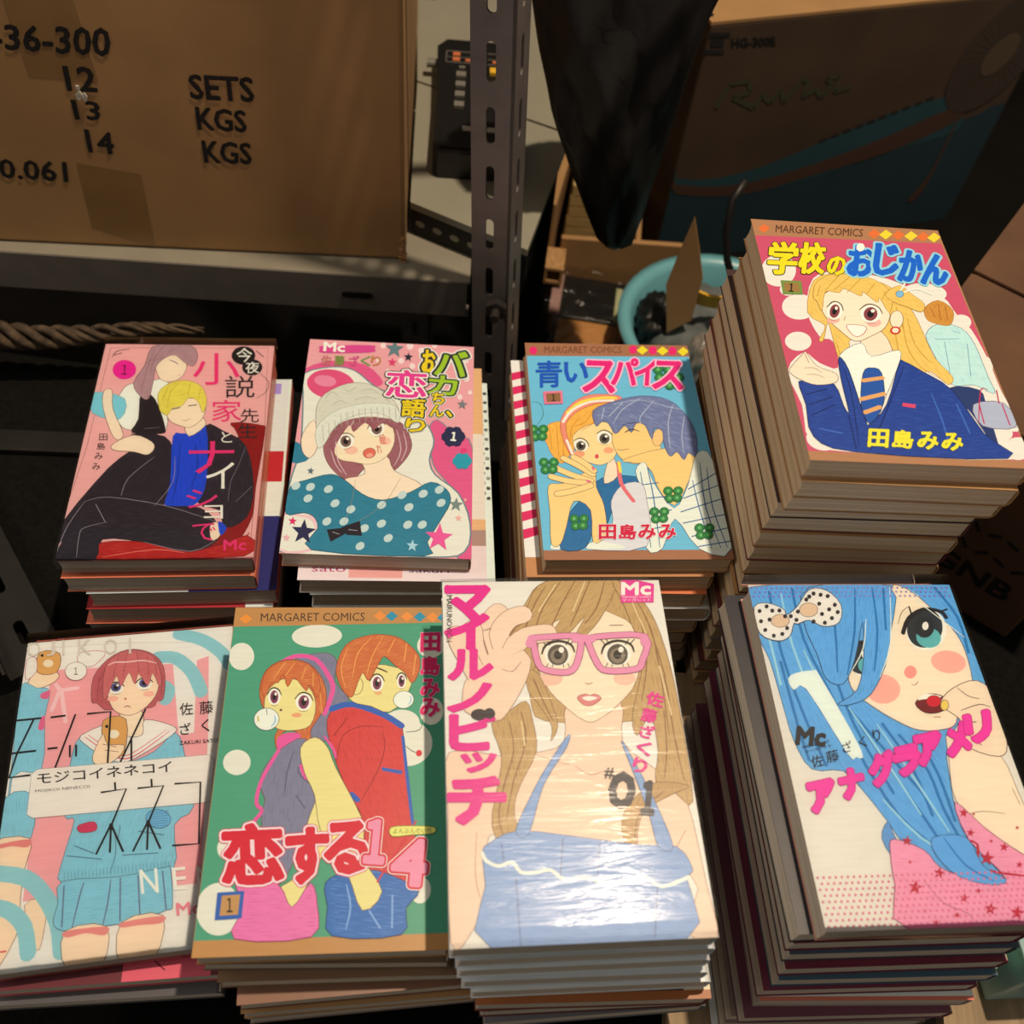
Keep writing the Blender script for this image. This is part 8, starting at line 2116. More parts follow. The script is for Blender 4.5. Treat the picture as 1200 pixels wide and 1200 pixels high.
BOOKS = [
    ('A0', 'manga paperback with a pink cover, girl and blond man on a red chair', 'comics in the back left stack', 0.0145, -0.21978, 0.38227, -0.5213, 0.176, 0.00022, 0.00438, (238, 120, 90), False, 'A', 'sleeve'),
    ('A1', 'comic paperback directly under the pink red-chair comic', 'comics in the back left stack', 0.01555, -0.21993, 0.37948, -0.53685, 0.17961, 0.00022, 0.00438, (236, 120, 80), False, None, None),
    ('A2', 'comic paperback third from the top of the stack under the pink red-chair comic', 'comics in the back left stack', 0.01555, -0.20931, 0.37999, -0.5524, 0.18255, 0.00022, 0.00438, (232, 110, 90), False, 'a3', None),
    ('A3', 'comic paperback fourth from the top of the stack under the pink red-chair comic', 'comics in the back left stack', 0.01555, -0.2116, 0.37723, -0.56795, 0.17097, 0.00022, 0.00438, (236, 120, 84), False, 'a4', None),
    ('A4', 'comic paperback fifth from the top of the stack under the pink red-chair comic', 'comics in the back left stack', 0.01555, -0.21478, 0.37504, -0.5835, 0.16876, 0.00022, 0.00438, (236, 120, 84), False, None, None),
    ('A5', 'comic paperback sixth from the top of the stack under the pink red-chair comic', 'comics in the back left stack', 0.01555, -0.21459, 0.37693, -0.59905, 0.19678, 0.00022, 0.00438, (240, 226, 205), False, None, None),
    ('A6', 'comic paperback seventh from the top of the stack under the pink red-chair comic', 'comics in the back left stack', 0.01555, -0.21573, 0.37884, -0.6146, 0.20864, 0.00022, 0.00438, (150, 120, 100), False, None, None),
    ('B0', 'manga paperback with a pink starry cover and a girl in a knit hat', 'comics in the back stack second from left', 0.014, -0.08706, 0.40031, -0.51169, 0.12365, -0.00082, 0.00293, (228, 150, 110), False, 'B', None),
    ('B1', 'comic paperback directly under the knit-hat comic', 'comics in the back stack second from left', 0.0147, -0.07798, 0.39312, -0.52639, 0.14682, -0.00082, 0.00293, (240, 215, 190), False, 'b2', None),
    ('B2', 'comic paperback third from the top of the stack under the knit-hat comic', 'comics in the back stack second from left', 0.0147, -0.07249, 0.39322, -0.54109, 0.15629, -0.00082, 0.00293, (235, 232, 225), False, 'b3', None),
    ('B3', 'comic paperback fourth from the top of the stack under the knit-hat comic', 'comics in the back stack second from left', 0.0147, -0.07195, 0.39276, -0.55579, 0.15492, -0.00082, 0.00293, (240, 226, 205), False, None, None),
    ('B4', 'comic paperback fifth from the top of the stack under the knit-hat comic', 'comics in the back stack second from left', 0.0147, -0.07084, 0.39155, -0.5705, 0.15101, -0.00082, 0.00293, (120, 110, 105), False, None, None),
    ('B5', 'comic paperback sixth from the top of the stack under the knit-hat comic', 'comics in the back stack second from left', 0.0147, -0.07042, 0.39112, -0.5852, 0.1427, -0.00082, 0.00293, (150, 120, 100), False, None, None),
    ('B6', 'comic paperback seventh from the top of the stack under the knit-hat comic', 'comics in the back stack second from left', 0.0147, -0.07087, 0.3893, -0.5999, 0.11323, -0.00082, 0.00293, (240, 226, 205), False, None, None),
    ('B7', 'comic paperback eighth from the top of the stack under the knit-hat comic', 'comics in the back stack second from left', 0.0147, -0.07272, 0.39108, -0.6146, 0.08438, -0.00082, 0.00293, (240, 226, 205), False, None, None),
    ('C0', 'manga paperback with a light blue cover, clovers and a nose-to-nose couple', 'comics in the back middle stack', 0.0145, 0.06336, 0.4112, -0.49564, 0.16625, -0.00417, 0.00179, (190, 130, 85), True, 'C', None),
    ('C1', 'comic paperback directly under the light blue couple comic', 'comics in the back middle stack', 0.01487, 0.05503, 0.40702, -0.51051, 0.16341, -0.00417, 0.00179, (196, 136, 84), True, 'c2', None),
    ('C2', 'comic paperback third from the top of the stack under the light blue couple comic', 'comics in the back middle stack', 0.01487, 0.05605, 0.40488, -0.52538, 0.14121, -0.00417, 0.00179, (190, 132, 76), True, 'c3', None),
    ('C3', 'comic paperback fourth from the top of the stack under the light blue couple comic', 'comics in the back middle stack', 0.01487, 0.06245, 0.40401, -0.54025, 0.1444, -0.00417, 0.00179, (240, 226, 205), True, None, None),
    ('C4', 'comic paperback fifth from the top of the stack under the light blue couple comic', 'comics in the back middle stack', 0.01487, 0.05676, 0.40241, -0.55512, 0.15371, -0.00417, 0.00179, (190, 132, 76), True, None, None),
    ('C5', 'comic paperback sixth from the top of the stack under the light blue couple comic', 'comics in the back middle stack', 0.01487, 0.05506, 0.40282, -0.56999, 0.1341, -0.00417, 0.00179, (110, 50, 45), True, None, None),
    ('C6', 'comic paperback seventh from the top of the stack under the light blue couple comic', 'comics in the back middle stack', 0.01487, 0.05643, 0.40452, -0.58486, 0.15605, -0.00417, 0.00179, (150, 120, 100), True, None, None),
    ('C7', 'comic paperback eighth from the top of the stack under the light blue couple comic', 'comics in the back middle stack', 0.01487, 0.05652, 0.40295, -0.59973, 0.1823, -0.00417, 0.00179, (150, 120, 100), True, None, None),
    ('C8', 'comic paperback ninth from the top of the stack under the light blue couple comic', 'comics in the back middle stack', 0.01487, 0.05537, 0.40167, -0.6146, 0.16603, -0.00417, 0.00179, (190, 132, 76), True, None, None),
    ('D0', 'manga paperback with a rose cover, smiling blonde schoolgirl, topmost of the tallest stack', 'comics in the tallest back right stack', 0.0145, 0.18155, 0.40708, -0.37319, 0.13445, 0.01158, 0.01491, (205, 140, 90), True, 'D', None),
    ('D1', 'comic paperback directly under the smiling blonde comic', 'comics in the tallest back right stack', 0.0142, 0.18273, 0.40523, -0.38739, 0.12668, 0.01158, 0.01491, (190, 132, 76), True, None, None),
    ('D2', 'comic paperback third from the top of the stack under the smiling blonde comic', 'comics in the tallest back right stack', 0.0142, 0.18185, 0.40761, -0.40159, 0.13071, 0.01158, 0.01491, (190, 132, 76), True, None, None),
    ('D3', 'comic paperback fourth from the top of the stack under the smiling blonde comic', 'comics in the tallest back right stack', 0.0142, 0.17872, 0.41315, -0.41579, 0.13843, 0.01158, 0.01491, (70, 45, 40), True, None, None),
    ('D4', 'comic paperback fifth from the top of the stack under the smiling blonde comic', 'comics in the tallest back right stack', 0.0142, 0.17958, 0.41451, -0.42999, 0.12614, 0.01158, 0.01491, (120, 60, 50), True, None, None),
    ('D5', 'comic paperback sixth from the top of the stack under the smiling blonde comic', 'comics in the tallest back right stack', 0.0142, 0.17882, 0.41299, -0.44419, 0.12361, 0.01158, 0.01491, (190, 132, 76), True, None, None),
    ('D6', 'comic paperback seventh from the top of the stack under the smiling blonde comic', 'comics in the tallest back right stack', 0.0142, 0.17828, 0.41368, -0.45839, 0.13676, 0.01158, 0.01491, (120, 40, 50), True, None, None),
    ('D7', 'comic paperback eighth from the top of the stack under the smiling blonde comic', 'comics in the tallest back right stack', 0.0142, 0.18002, 0.41378, -0.47259, 0.13, 0.01158, 0.01491, (190, 132, 76), True, None, None),
    ('D8', 'comic paperback ninth from the top of the stack under the smiling blonde comic', 'comics in the tallest back right stack', 0.0142, 0.18149, 0.40934, -0.48679, 0.13348, 0.01158, 0.01491, (70, 30, 35), True, None, None),
    ('D9', 'comic paperback tenth from the top of the stack under the smiling blonde comic', 'comics in the tallest back right stack', 0.0142, 0.17982, 0.40835, -0.501, 0.125, 0.01158, 0.01491, (190, 132, 76), True, None, None),
    ('D10', 'comic paperback eleventh from the top of the stack under the smiling blonde comic', 'comics in the tallest back right stack', 0.0142, 0.17927, 0.4089, -0.5152, 0.14873, 0.01158, 0.01491, (190, 132, 76), True, None, None),
    ('D11', 'comic paperback twelfth from the top of the stack under the smiling blonde comic', 'comics in the tallest back right stack', 0.0142, 0.17757, 0.40964, -0.5294, 0.1263, 0.01158, 0.01491, (110, 50, 45), True, None, None),
    ('D12', 'comic paperback thirteenth from the top of the stack under the smiling blonde comic', 'comics in the tallest back right stack', 0.0142, 0.17889, 0.40931, -0.5436, 0.12221, 0.01158, 0.01491, (150, 120, 100), True, None, None),
    ('D13', 'comic paperback fourteenth from the top of the stack under the smiling blonde comic', 'comics in the tallest back right stack', 0.0142, 0.18051, 0.40881, -0.5578, 0.1136, 0.01158, 0.01491, (120, 110, 105), True, None, None),
    ('D14', 'comic paperback fifteenth from the top of the stack under the smiling blonde comic', 'comics in the tallest back right stack', 0.0142, 0.18196, 0.4092, -0.572, 0.13432, 0.01158, 0.01491, (190, 132, 76), True, None, None),
    ('D15', 'comic paperback sixteenth from the top of the stack under the smiling blonde comic', 'comics in the tallest back right stack', 0.0142, 0.18013, 0.40758, -0.5862, 0.10912, 0.01158, 0.01491, (110, 50, 45), True, None, None),
    ('D16', 'comic paperback seventeenth from the top of the stack under the smiling blonde comic', 'comics in the tallest back right stack', 0.0142, 0.18019, 0.40799, -0.6004, 0.1328, 0.01158, 0.01491, (190, 132, 76), True, None, None),
    ('D17', 'comic paperback eighteenth from the top of the stack under the smiling blonde comic', 'comics in the tallest back right stack', 0.0142, 0.17885, 0.40836, -0.6146, 0.15944, 0.01158, 0.01491, (190, 132, 76), True, None, None),
    ('E0', 'manga paperback with a pink and mint cover, bobbed schoolgirl holding a phone', 'comics in the front left stack', 0.0125, -0.18564, 0.16856, -0.53566, 0.2545, 0.00371, 0.00417, (236, 110, 90), False, 'E', 'sleeve'),
    ('E1', 'comic paperback directly under the pink and mint comic', 'comics in the front left stack', 0.01237, -0.18133, 0.16192, -0.54803, 0.19608, 0.00371, 0.00417, (236, 90, 90), False, 'e2', None),
    ('E2', 'comic paperback third from the top of the stack under the pink and mint comic', 'comics in the front left stack', 0.01237, -0.1814, 0.15677, -0.5604, 0.17935, 0.00371, 0.00417, (90, 80, 75), False, None, None),
    ('F0', 'manga paperback with a green cover and a couple blowing bubble gum', 'comics in the front stack with the green cover', 0.014, -0.07135, 0.17756, -0.49156, 0.15841, 0.00667, 0.00511, (200, 140, 80), False, 'F', None),
    ('F1', 'comic paperback directly under the green bubble-gum comic', 'comics in the front stack with the green cover', 0.01377, -0.0681, 0.17677, -0.50533, 0.13434, 0.00667, 0.00511, (120, 88, 60), False, None, None),
    ('F2', 'comic paperback third from the top of the stack under the green bubble-gum comic', 'comics in the front stack with the green cover', 0.01377, -0.063, 0.17354, -0.5191, 0.15434, 0.00667, 0.00511, (140, 100, 66), False, None, None),
    ('F3', 'comic paperback fourth from the top of the stack under the green bubble-gum comic', 'comics in the front stack with the green cover', 0.01377, -0.05943, 0.16928, -0.53286, 0.20836, 0.00667, 0.00511, (140, 90, 62), False, None, None),
    ('F4', 'comic paperback fifth from the top of the stack under the green bubble-gum comic', 'comics in the front stack with the green cover', 0.01377, -0.05835, 0.16748, -0.54663, 0.20018, 0.00667, 0.00511, (190, 132, 76), False, None, None),
    ('F5', 'comic paperback sixth from the top of the stack under the green bubble-gum comic', 'comics in the front stack with the green cover', 0.01377, -0.0583, 0.16776, -0.5604, 0.21122, 0.00667, 0.00511, (150, 120, 100), False, None, None),
    ('G0', 'manga paperback with magenta lettering and a girl in pink glasses', 'comics in the front middle stack', 0.0165, 0.03986, 0.18683, -0.4524, 0.16851, -0.00249, 0.00022, (238, 228, 212), False, 'G', 'shrink'),
    ('G1', 'comic paperback directly under the pink-glasses comic', 'comics in the front middle stack', 0.01543, 0.04297, 0.1863, -0.46783, 0.17032, -0.00249, 0.00022, (225, 215, 200), False, None, None),
    ('G2', 'comic paperback third from the top of the stack under the pink-glasses comic', 'comics in the front middle stack', 0.01543, 0.04474, 0.18524, -0.48326, 0.16641, -0.00249, 0.00022, (235, 225, 210), False, None, None),
    ('G3', 'comic paperback fourth from the top of the stack under the pink-glasses comic', 'comics in the front middle stack', 0.01543, 0.04802, 0.18369, -0.49869, 0.16038, -0.00249, 0.00022, (225, 215, 200), False, None, None),
    ('G4', 'comic paperback fifth from the top of the stack under the pink-glasses comic', 'comics in the front middle stack', 0.01543, 0.05269, 0.18288, -0.51411, 0.16486, -0.00249, 0.00022, (240, 226, 205), False, None, None),
    ('G5', 'comic paperback sixth from the top of the stack under the pink-glasses comic', 'comics in the front middle stack', 0.01543, 0.05733, 0.17966, -0.52954, 0.14771, -0.00249, 0.00022, (130, 60, 45), False, 'g6', None),
    ('G6', 'comic paperback seventh from the top of the stack under the pink-glasses comic', 'comics in the front middle stack', 0.01543, 0.05848, 0.18042, -0.54497, 0.16757, -0.00249, 0.00022, (110, 50, 45), False, None, None),
    ('G7', 'comic paperback eighth from the top of the stack under the pink-glasses comic', 'comics in the front middle stack', 0.01543, 0.05915, 0.17901, -0.5604, 0.19318, -0.00249, 0.00022, (120, 110, 105), False, None, None),
    ('H0', 'manga paperback with a close-up of a blue haired girl with a spotted bow', 'comics in the front right stack', 0.0148, 0.20024, 0.21477, -0.45775, 0.16062, -0.01457, 0.00189, (240, 160, 130), False, 'H', 'sleeve'),
    ('H1', 'comic paperback directly under the blue haired girl comic', 'comics in the front right stack', 0.01426, 0.19187, 0.21663, -0.47201, 0.17344, -0.01457, 0.00189, (40, 36, 40), False, None, None),
    ('H2', 'comic paperback third from the top of the stack under the blue haired girl comic', 'comics in the front right stack', 0.01426, 0.19552, 0.21566, -0.48627, 0.15723, -0.01457, 0.00189, (120, 22, 44), False, None, None),
    ('H3', 'comic paperback fourth from the top of the stack under the blue haired girl comic', 'comics in the front right stack', 0.01426, 0.19861, 0.21399, -0.50053, 0.15314, -0.01457, 0.00189, (70, 60, 66), False, 'h4', None),
    ('H4', 'comic paperback fifth from the top of the stack under the blue haired girl comic', 'comics in the front right stack', 0.01426, 0.20052, 0.21072, -0.51479, 0.15618, -0.01457, 0.00189, (120, 30, 50), False, None, None),
    ('H5', 'comic paperback sixth from the top of the stack under the blue haired girl comic', 'comics in the front right stack', 0.01426, 0.20237, 0.2081, -0.52904, 0.14632, -0.01457, 0.00189, (60, 90, 100), False, None, None),
    ('H6', 'comic paperback seventh from the top of the stack under the blue haired girl comic', 'comics in the front right stack', 0.01426, 0.1986, 0.20557, -0.5433, 0.14804, -0.01457, 0.00189, (120, 40, 60), False, None, None),
    ('H7', 'comic paperback eighth from the top of the stack under the blue haired girl comic', 'comics in the front right stack', 0.01426, 0.2029, 0.2026, -0.55756, 0.12588, -0.01457, 0.00189, (180, 150, 130), False, 'h8', None),
    ('H8', 'comic paperback ninth from the top of the stack under the blue haired girl comic', 'comics in the front right stack', 0.01426, 0.197, 0.19709, -0.57182, 0.1439, -0.01457, 0.00189, (120, 60, 70), False, None, None),
    ('H9', 'comic paperback tenth from the top of the stack under the blue haired girl comic', 'comics in the front right stack', 0.01426, 0.19561, 0.19896, -0.58608, 0.12454, -0.01457, 0.00189, (150, 120, 100), False, None, None),
    ('H10', 'comic paperback eleventh from the top of the stack under the blue haired girl comic', 'comics in the front right stack', 0.01426, 0.19536, 0.19801, -0.60034, 0.13168, -0.01457, 0.00189, (150, 120, 100), False, None, None),
    ('H11', 'comic paperback twelfth from the top of the stack under the blue haired girl comic', 'comics in the front right stack', 0.01426, 0.19364, 0.19678, -0.6146, 0.10843, -0.01457, 0.00189, (240, 226, 205), False, None, None),
]


for key, label, group, t, x, y, z, yaw, tx, ty, color, old, src, film in BOOKS:
    book(label, group, t, x, y, z + CAM_H, yaw, tx, ty, color, old, ART.get(src), film=film)

# ---------------------------------------------------------------- the setting
Z = CAM_H
TT = Z - 0.615                     # top of the black-draped stall table
def slab(name, lo, hi, m, kind='structure', label=None):
    o = obj(name, box(nb(), lo, hi), m); o['kind'] = kind
    return o
slab('floor', (-3, -1.5, -0.05), (3, 3, 0.0), M['floor'])
slab('wall_back', (-3, 2.2, 0), (3, 2.3, 2.6), M['wall'])
# draped stall table
tb = empty('stall_table', (0, 0.28, 0)); tag(tb, 'stall table draped in black cloth under the stacks of comics', 'table')
bm = nb(); box(bm, (-0.60, -0.28, TT - 0.02), (0.55, 0.255, TT), 0.003); obj('table_top', bm, M['cloth'], tb)
bm = nb(); N = 60
pr = []
for i in range(N):
    a = i / (N - 1); pr.append((-0.602 + 1.154 * a, -0.284 - 0.006 * math.sin(a * 60)))
A = [bm.verts.new((x, y, TT - 0.003)) for x, y in pr]; B = [bm.verts.new((x, y - 0.02, 0.12)) for x, y in pr]
for i in range(N - 1): bm.faces.new((A[i], A[i + 1], B[i + 1], B[i]))
obj('cloth_drape', bm, M['cloth'], tb, True)
for sx in (-0.56, 0.50):
    for sy in (-0.24, 0.20):
        obj('leg', box(nb(), (sx, sy, 0), (sx + 0.03, sy + 0.03, TT - 0.02)), M['steel_dim'], tb)

def pbox(name, c, size, m, rz=0, parent=None, bev=0.0):
    bm = nb(); box(bm, (-size[0] / 2, -size[1] / 2, 0), (size[0] / 2, size[1] / 2, size[2]), bev)
    o = obj(name, bm, m, parent); o.location = c; o.rotation_euler[2] = rz
    return o
rs = obj('display_riser', box(nb(), (-0.262, 0.112, TT + 0.0003), (0.112, 0.268, Z - 0.5612), 0.002), M['cloth']); tag(rs, 'low black riser hidden under the three front left stacks', 'riser')
# two pale battens
def batten(pts, label):
    o = obj('wooden_batten', prism(nb(), pts, TT + 0.0002, TT + 0.011), M['wood']); tag(o, label, 'wood')
batten([(0.1215, 0.02), (0.1465, 0.02), (0.150, 0.32), (0.125, 0.32)], 'narrow pale wooden batten lying between the two front right stacks')
batten([(0.277, 0.0), (0.326, 0.0), (0.334, 0.24), (0.285, 0.24)], 'wide pale wooden batten at the lower right corner beside the blue haired girl stack')

# ---------------------------------------------------------------- slotted angle bars
def capsule(cx, cy, w, h, n=6):
    r = w / 2; P = []
    for i in range(n + 1): P.append((cx + r * math.cos(PI * i / n), cy + h / 2 - r + r * math.sin(PI * i / n)))
    for i in range(n + 1): P.append((cx - r * math.cos(PI * i / n), cy - h / 2 + r - r * math.sin(PI * i / n)))
    return P
def slotted(bm, W, L, slots, th, mtx):
    # flat strip 0..W by 0..L with real holes
    outer = [(0, 0), (W, 0), (W, L), (0, L)]
    loops = [outer] + [capsule(*s) for s in slots]
    flat = [p for l in loops for p in l]
    tris = tessellate_polygon([[Vector((p[0], p[1], 0)) for p in l] for l in loops])
    a = [bm.verts.new((p[0], 0, p[1])) for p in flat]; b = [bm.verts.new((p[0], th, p[1])) for p in flat]
    for t in tris:
        try: bm.faces.new([a[i] for i in t]); bm.faces.new([b[i] for i in t[::-1]])
        except ValueError: pass
    k = 0
    for l in loops:
        n = len(l)
        for i in range(n): bm.faces.new((a[k + i], a[k + (i + 1) % n], b[k + (i + 1) % n], b[k + i]))
        k += n
    bmesh.ops.transform(bm, matrix=mtx, verts=a + b)
def angle_bar(name, W, L, pitch, first, sh, sw, m, parent, D=0.035):
    bm = nb(); sl = []; y = first
    while y < L - 0.02: sl.append((W * 0.47, y, sw, sh)); y += pitch
    slotted(bm, W, L, sl, 0.002, Matrix.Identity(4))
    slotted(bm, D, L, [(D * 0.5, s[1], sw, sh) for s in sl], 0.002, Matrix.Translation((W, 0, 0)) @ Matrix.Rotation(PI / 2, 4, 'Z'))
    return obj(name, bm, m, parent)

# left rack: upright, shelf
rack = empty('steel_rack', (-0.05, 0.60, 0)); tag(rack, 'grey slotted steel rack carrying the big carton at upper left', 'rack')
PX, PY = -0.0555, 0.5865
def rk(p): return (p[0] + 0.05, p[1] - 0.60, p[2])
up = angle_bar('upright', 0.028, 1.50, 0.0418, 0.0224, 0.0258, 0.0060, M['steel'], rack, 0.03)
up.location = rk((-0.0063, 0.550, 0.0)); up.rotation_euler = (0, -0.0545, -0.20)
bm = nb()
bmesh.ops.create_cone(bm, cap_ends=True, segments=6, radius1=0.0085, radius2=0.0085, depth=0.006, matrix=Matrix.Rotation(PI / 2, 4, 'X'))
bmesh.ops.create_cone(bm, cap_ends=True, segments=12, radius1=0.0035, radius2=0.0035, depth=0.014, matrix=Matrix.Translation((0, -0.004, 0)) @ Matrix.Rotation(PI / 2, 4, 'X'))
bo = obj('bolt', bm, M['bolt'], rack); bo.location = rk((-0.0318, 0.547, Z - 0.509))
sy = math.atan2(0.5786 - 0.5496, 0.4060 - 0.1148)
T0 = Matrix.Translation((-0.406 + 0.05, 0.5496 - 0.60, Z - 0.52)) @ Matrix.Rotation(sy, 4, 'Z')
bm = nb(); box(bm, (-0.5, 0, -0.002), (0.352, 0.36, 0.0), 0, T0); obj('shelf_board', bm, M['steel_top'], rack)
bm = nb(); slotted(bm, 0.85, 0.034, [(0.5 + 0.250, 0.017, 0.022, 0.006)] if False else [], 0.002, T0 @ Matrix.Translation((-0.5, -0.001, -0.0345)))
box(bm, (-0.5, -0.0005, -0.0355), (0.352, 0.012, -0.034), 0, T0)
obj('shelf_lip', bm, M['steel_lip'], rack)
bm = nb(); prism(bm, [(0.2565 + p[0], p[1]) for p in capsule(0, 0, 0.006, 0.0001)], 0, 0.001)
bm.free()
bm = nb(); slot = [(p[1] * 1.0, p[0]) for p in capsule(0, 0, 0.0055, 0.024)]
prism(bm, slot, 0, 0.0012, T0 @ Matrix.Translation((0.265, -0.0010, -0.019)) @ Matrix.Rotation(PI / 2, 4, 'X'))
obj('lip_slot', bm, M['black_plastic'], rack)
for (x, y) in ((-0.89, 0.49), (-0.89, 0.90), (-0.175, 0.935)):
    a = angle_bar('upright', 0.037, 1.5, 0.0372, 0.0172, 0.026, 0.0066, M['steel'], rack); a.location = rk((x, y, 0.0))

# rear table with pale top, slotted beam
rt_ = empty('rear_bench', (0, 0.75, 0)); tag(rt_, 'pale topped bench with dark slotted steel edge behind the rack post', 'bench')
ba = math.atan2(0.6111 - 0.6313, -0.0566 + 0.1078)
T1 = Matrix.Translation((-0.1078, 0.6313 - 0.75, Z - 0.52)) @ Matrix.Rotation(ba, 4, 'Z')
def bpoly(l):
    return [(x, y - 0.75) for x, y in l]
bm = nb(); prism(bm, bpoly([(-0.110, 0.6322), (-0.015, 0.5947), (0.0062, 0.7470), (-0.1315, 0.7945)]), Z - 0.496, Z - 0.490); obj('bench_top', bm, M['white_panel'], rt_)
bm = nb(); prism(bm, bpoly([(-0.1320, 0.7975), (0.0066, 0.7500), (0.012, 1.060), (0.0, 1.080), (-0.20, 1.080), (-0.20, 0.95), (-0.1525, 0.92)]), Z - 0.496, Z - 0.490); obj('bench_top', bm, M['white_panel'], rt_)
bm = nb(); slotted(bm, 0.102, 0.023, [], 0.002, T1 @ Matrix.Translation((-0.002, 0.001, 0.001)))
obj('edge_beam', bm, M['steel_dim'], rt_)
for k in range(6):
    c = [(p[1], p[0]) for p in capsule(0, 0, 0.0055, 0.0085, 3)]; bm = nb()
    prism(bm, c, 0, 0.0006, T1 @ Matrix.Translation((0.006 + k * 0.0155, 0.0012, 0.012)) @ Matrix.Rotation(PI / 2, 4, 'X'))
    obj('beam_slot', bm, M['steel_top'], rt_)
for lx, ly in ((-0.012, -0.04), (-0.030, 0.30), (-0.19, 0.30)):
    bm = nb(); box(bm, (lx, ly, 0.0), (lx + 0.012, ly + 0.02, Z - 0.497)); obj('leg', bm, M['steel_dim'], rt_)

# two-way style transceiver lying on the bench
rad = empty('portable_radio', (0, 0, 0)); tag(rad, 'black portable radio with orange scale and keypad lying behind the rack post', 'radio')
rad.matrix_world = Matrix.Translation((-0.0985, 0.666, Z - 0.4898)) @ Matrix.Rotation(0.10, 4, 'Z')
RW, RL, RT_ = 0.068, 0.165, 0.022
bm = nb(); prism(bm, [(0.004, 0), (RW - 0.004, 0), (RW, 0.006), (RW + 0.001, RL * 0.5), (RW + 0.004, RL - 0.012), (RW - 0.002, RL), (0.004, RL), (-0.004, RL - 0.012), (-0.001, RL * 0.5), (0, 0.006)], 0, RT_)
obj('radio_body', bm, M['black_plastic'], rad)
bm = nb(); box(bm, (0.005, 0.008, RT_), (RW - 0.005, 0.030, RT_ + 0.001)); obj('lower_panel', bm, M['black_plastic'], rad)
def pl(name, x0, y0, x1, y1, m, h=0.0012, par=rad):
    return obj(name, box(nb(), (x0, y0, RT_), (x1, y1, RT_ + h), 0), m, par)
for r_ in range(4):
    for c_ in range(3): pl('button', 0.014 + c_ * 0.017, 0.062 + r_ * 0.0145, 0.022 + c_ * 0.017, 0.069 + r_ * 0.0145, M['button'], 0.0025)
for c_ in range(3): pl('button', 0.016 + c_ * 0.017, 0.1195, 0.021 + c_ * 0.017, 0.1225, M['button'], 0.0015)
for (a, b, c2, d2) in ((0.004, 0.1285, RW - 0.004, 0.1292), (0.004, 0.1455, RW - 0.004, 0.1462), (0.004, 0.1285, 0.0047, 0.1462), (0.004, 0.1365, RW - 0.004, 0.1370), (0.028, 0.1285, 0.0285, 0.1462)):
    pl('scale_line', a, b, c2, d2, M['button'], 0.0006)
for (a, b, c2, d2) in ((0.010, 0.139, 0.016, 0.144), (0.010, 0.131, 0.016, 0.136), (0.021, 0.131, 0.027, 0.1345), (0.044, 0.131, 0.050, 0.1345)):
    pl('scale_mark', a, b, c2, d2, M['radio_orange'], 0.0009)
pl('band_key', 0.042, 0.113, 0.049, 0.121, M['radio_yellow'], 0.0028)
pl('name_plate', 0.022, 0.031, 0.048, 0.037, M['panel_white'], 0.0012)
def solid_text(name, t, q, off, m, parent, th=0.0002, frame=None, ref=None):
    # lettering laid onto a plane given by four local 3D corners TL TR BR BL
    v, f, rim = glyphs(t); x0, y0, w, h = bbox(v); Q = [Vector(p) for p in q]; ux = (Q[1] - Q[0]).normalized(); uy = (Q[0] - Q[3]).normalized(); r = off * (Q[0] - Q[3]).length / h
    bm = nb(); n = (Q[1] - Q[0]).cross(Q[3] - Q[0]).normalized() * -th; V = []
    for x, y in v:
        a = (x - x0) / w; b = 1 - (y - y0) / h
        V.append(bm.verts.new((1 - a) * (1 - b) * Q[0] + a * (1 - b) * Q[1] + a * b * Q[2] + (1 - a) * b * Q[3] + n))
    for fc in f:
        try: bm.faces.new([V[i] for i in fc])
        except ValueError: pass
    if r > 0:
        for a, b in rim:
            A, B = V[a].co, V[b].co; d = (B - A)
            if d.length < 1e-7: continue
            s_ = (-ux * d.dot(uy) + uy * d.dot(ux)).normalized() * r
            bm.faces.new([bm.verts.new(p) for p in (A + s_, B + s_, B - s_, A - s_)])
            bm.faces.new([bm.verts.new(A + (ux * math.cos(i * PI / 3) + uy * math.sin(i * PI / 3)) * r) for i in range(6)])
    me = bpy.data.meshes.new(name); bm.to_mesh(me); bm.free(); me.materials.append(m)
    return link(name, me, parent)
bm = nb(); bmesh.ops.create_cone(bm, cap_ends=True, segments=12, radius1=0.004, radius2=0.0035, depth=0.009, matrix=Matrix.Translation((-0.008, RL - 0.022, 0.012)) @ Matrix.Rotation(PI / 2, 4, 'Y'))
obj('side_knob', bm, M['button'], rad)

# ---------------------------------------------------------------- big shipping carton on the shelf
ct = empty('shipping_carton', (-0.45, 0.60, Z - 0.52)); tag(ct, 'big kraft carton stencilled 36-300, SETS and KGS on the rack shelf', 'carton')
b0 = Vector((-0.4102, 0.5596, 0)); b1 = Vector((-0.1085, 0.5997, 0)); ya = math.atan2(b1.y - b0.y, b1.x - b0.x)
TC = Matrix.Translation((-0.1085 + 0.45, 0.5997 - 0.60, 0.0005)) @ Matrix.Rotation(ya, 4, 'Z')
CWd, CHt, CDp = 0.56, 0.42, 0.30
bm = nb(); box(bm, (-CWd, 0, 0), (0, CDp, CHt), 0.003, TC); obj('carton_body', bm, M['kraft'], ct)
bm = nb(); box(bm, (-0.0035, -0.0006, 0.003), (0.0006, 0.0035, 0.022), 0, TC)
for k in range(26):
    a = random.uniform(0, 1); c = TC @ Vector((-0.004 * random.random(), -0.0005 + 0.004 * (random.random() - .5), 0.028 * a * a))
    box(bm, (-0.0012, -0.0006, -0.0009), (0.0014, 0.0006, 0.0009), 0, Matrix.Translation(c) @ Matrix.Rotation(random.uniform(0, 3), 4, random.choice('XYZ')))
obj('frayed_corner', bm, M['kraft_cut'], ct)
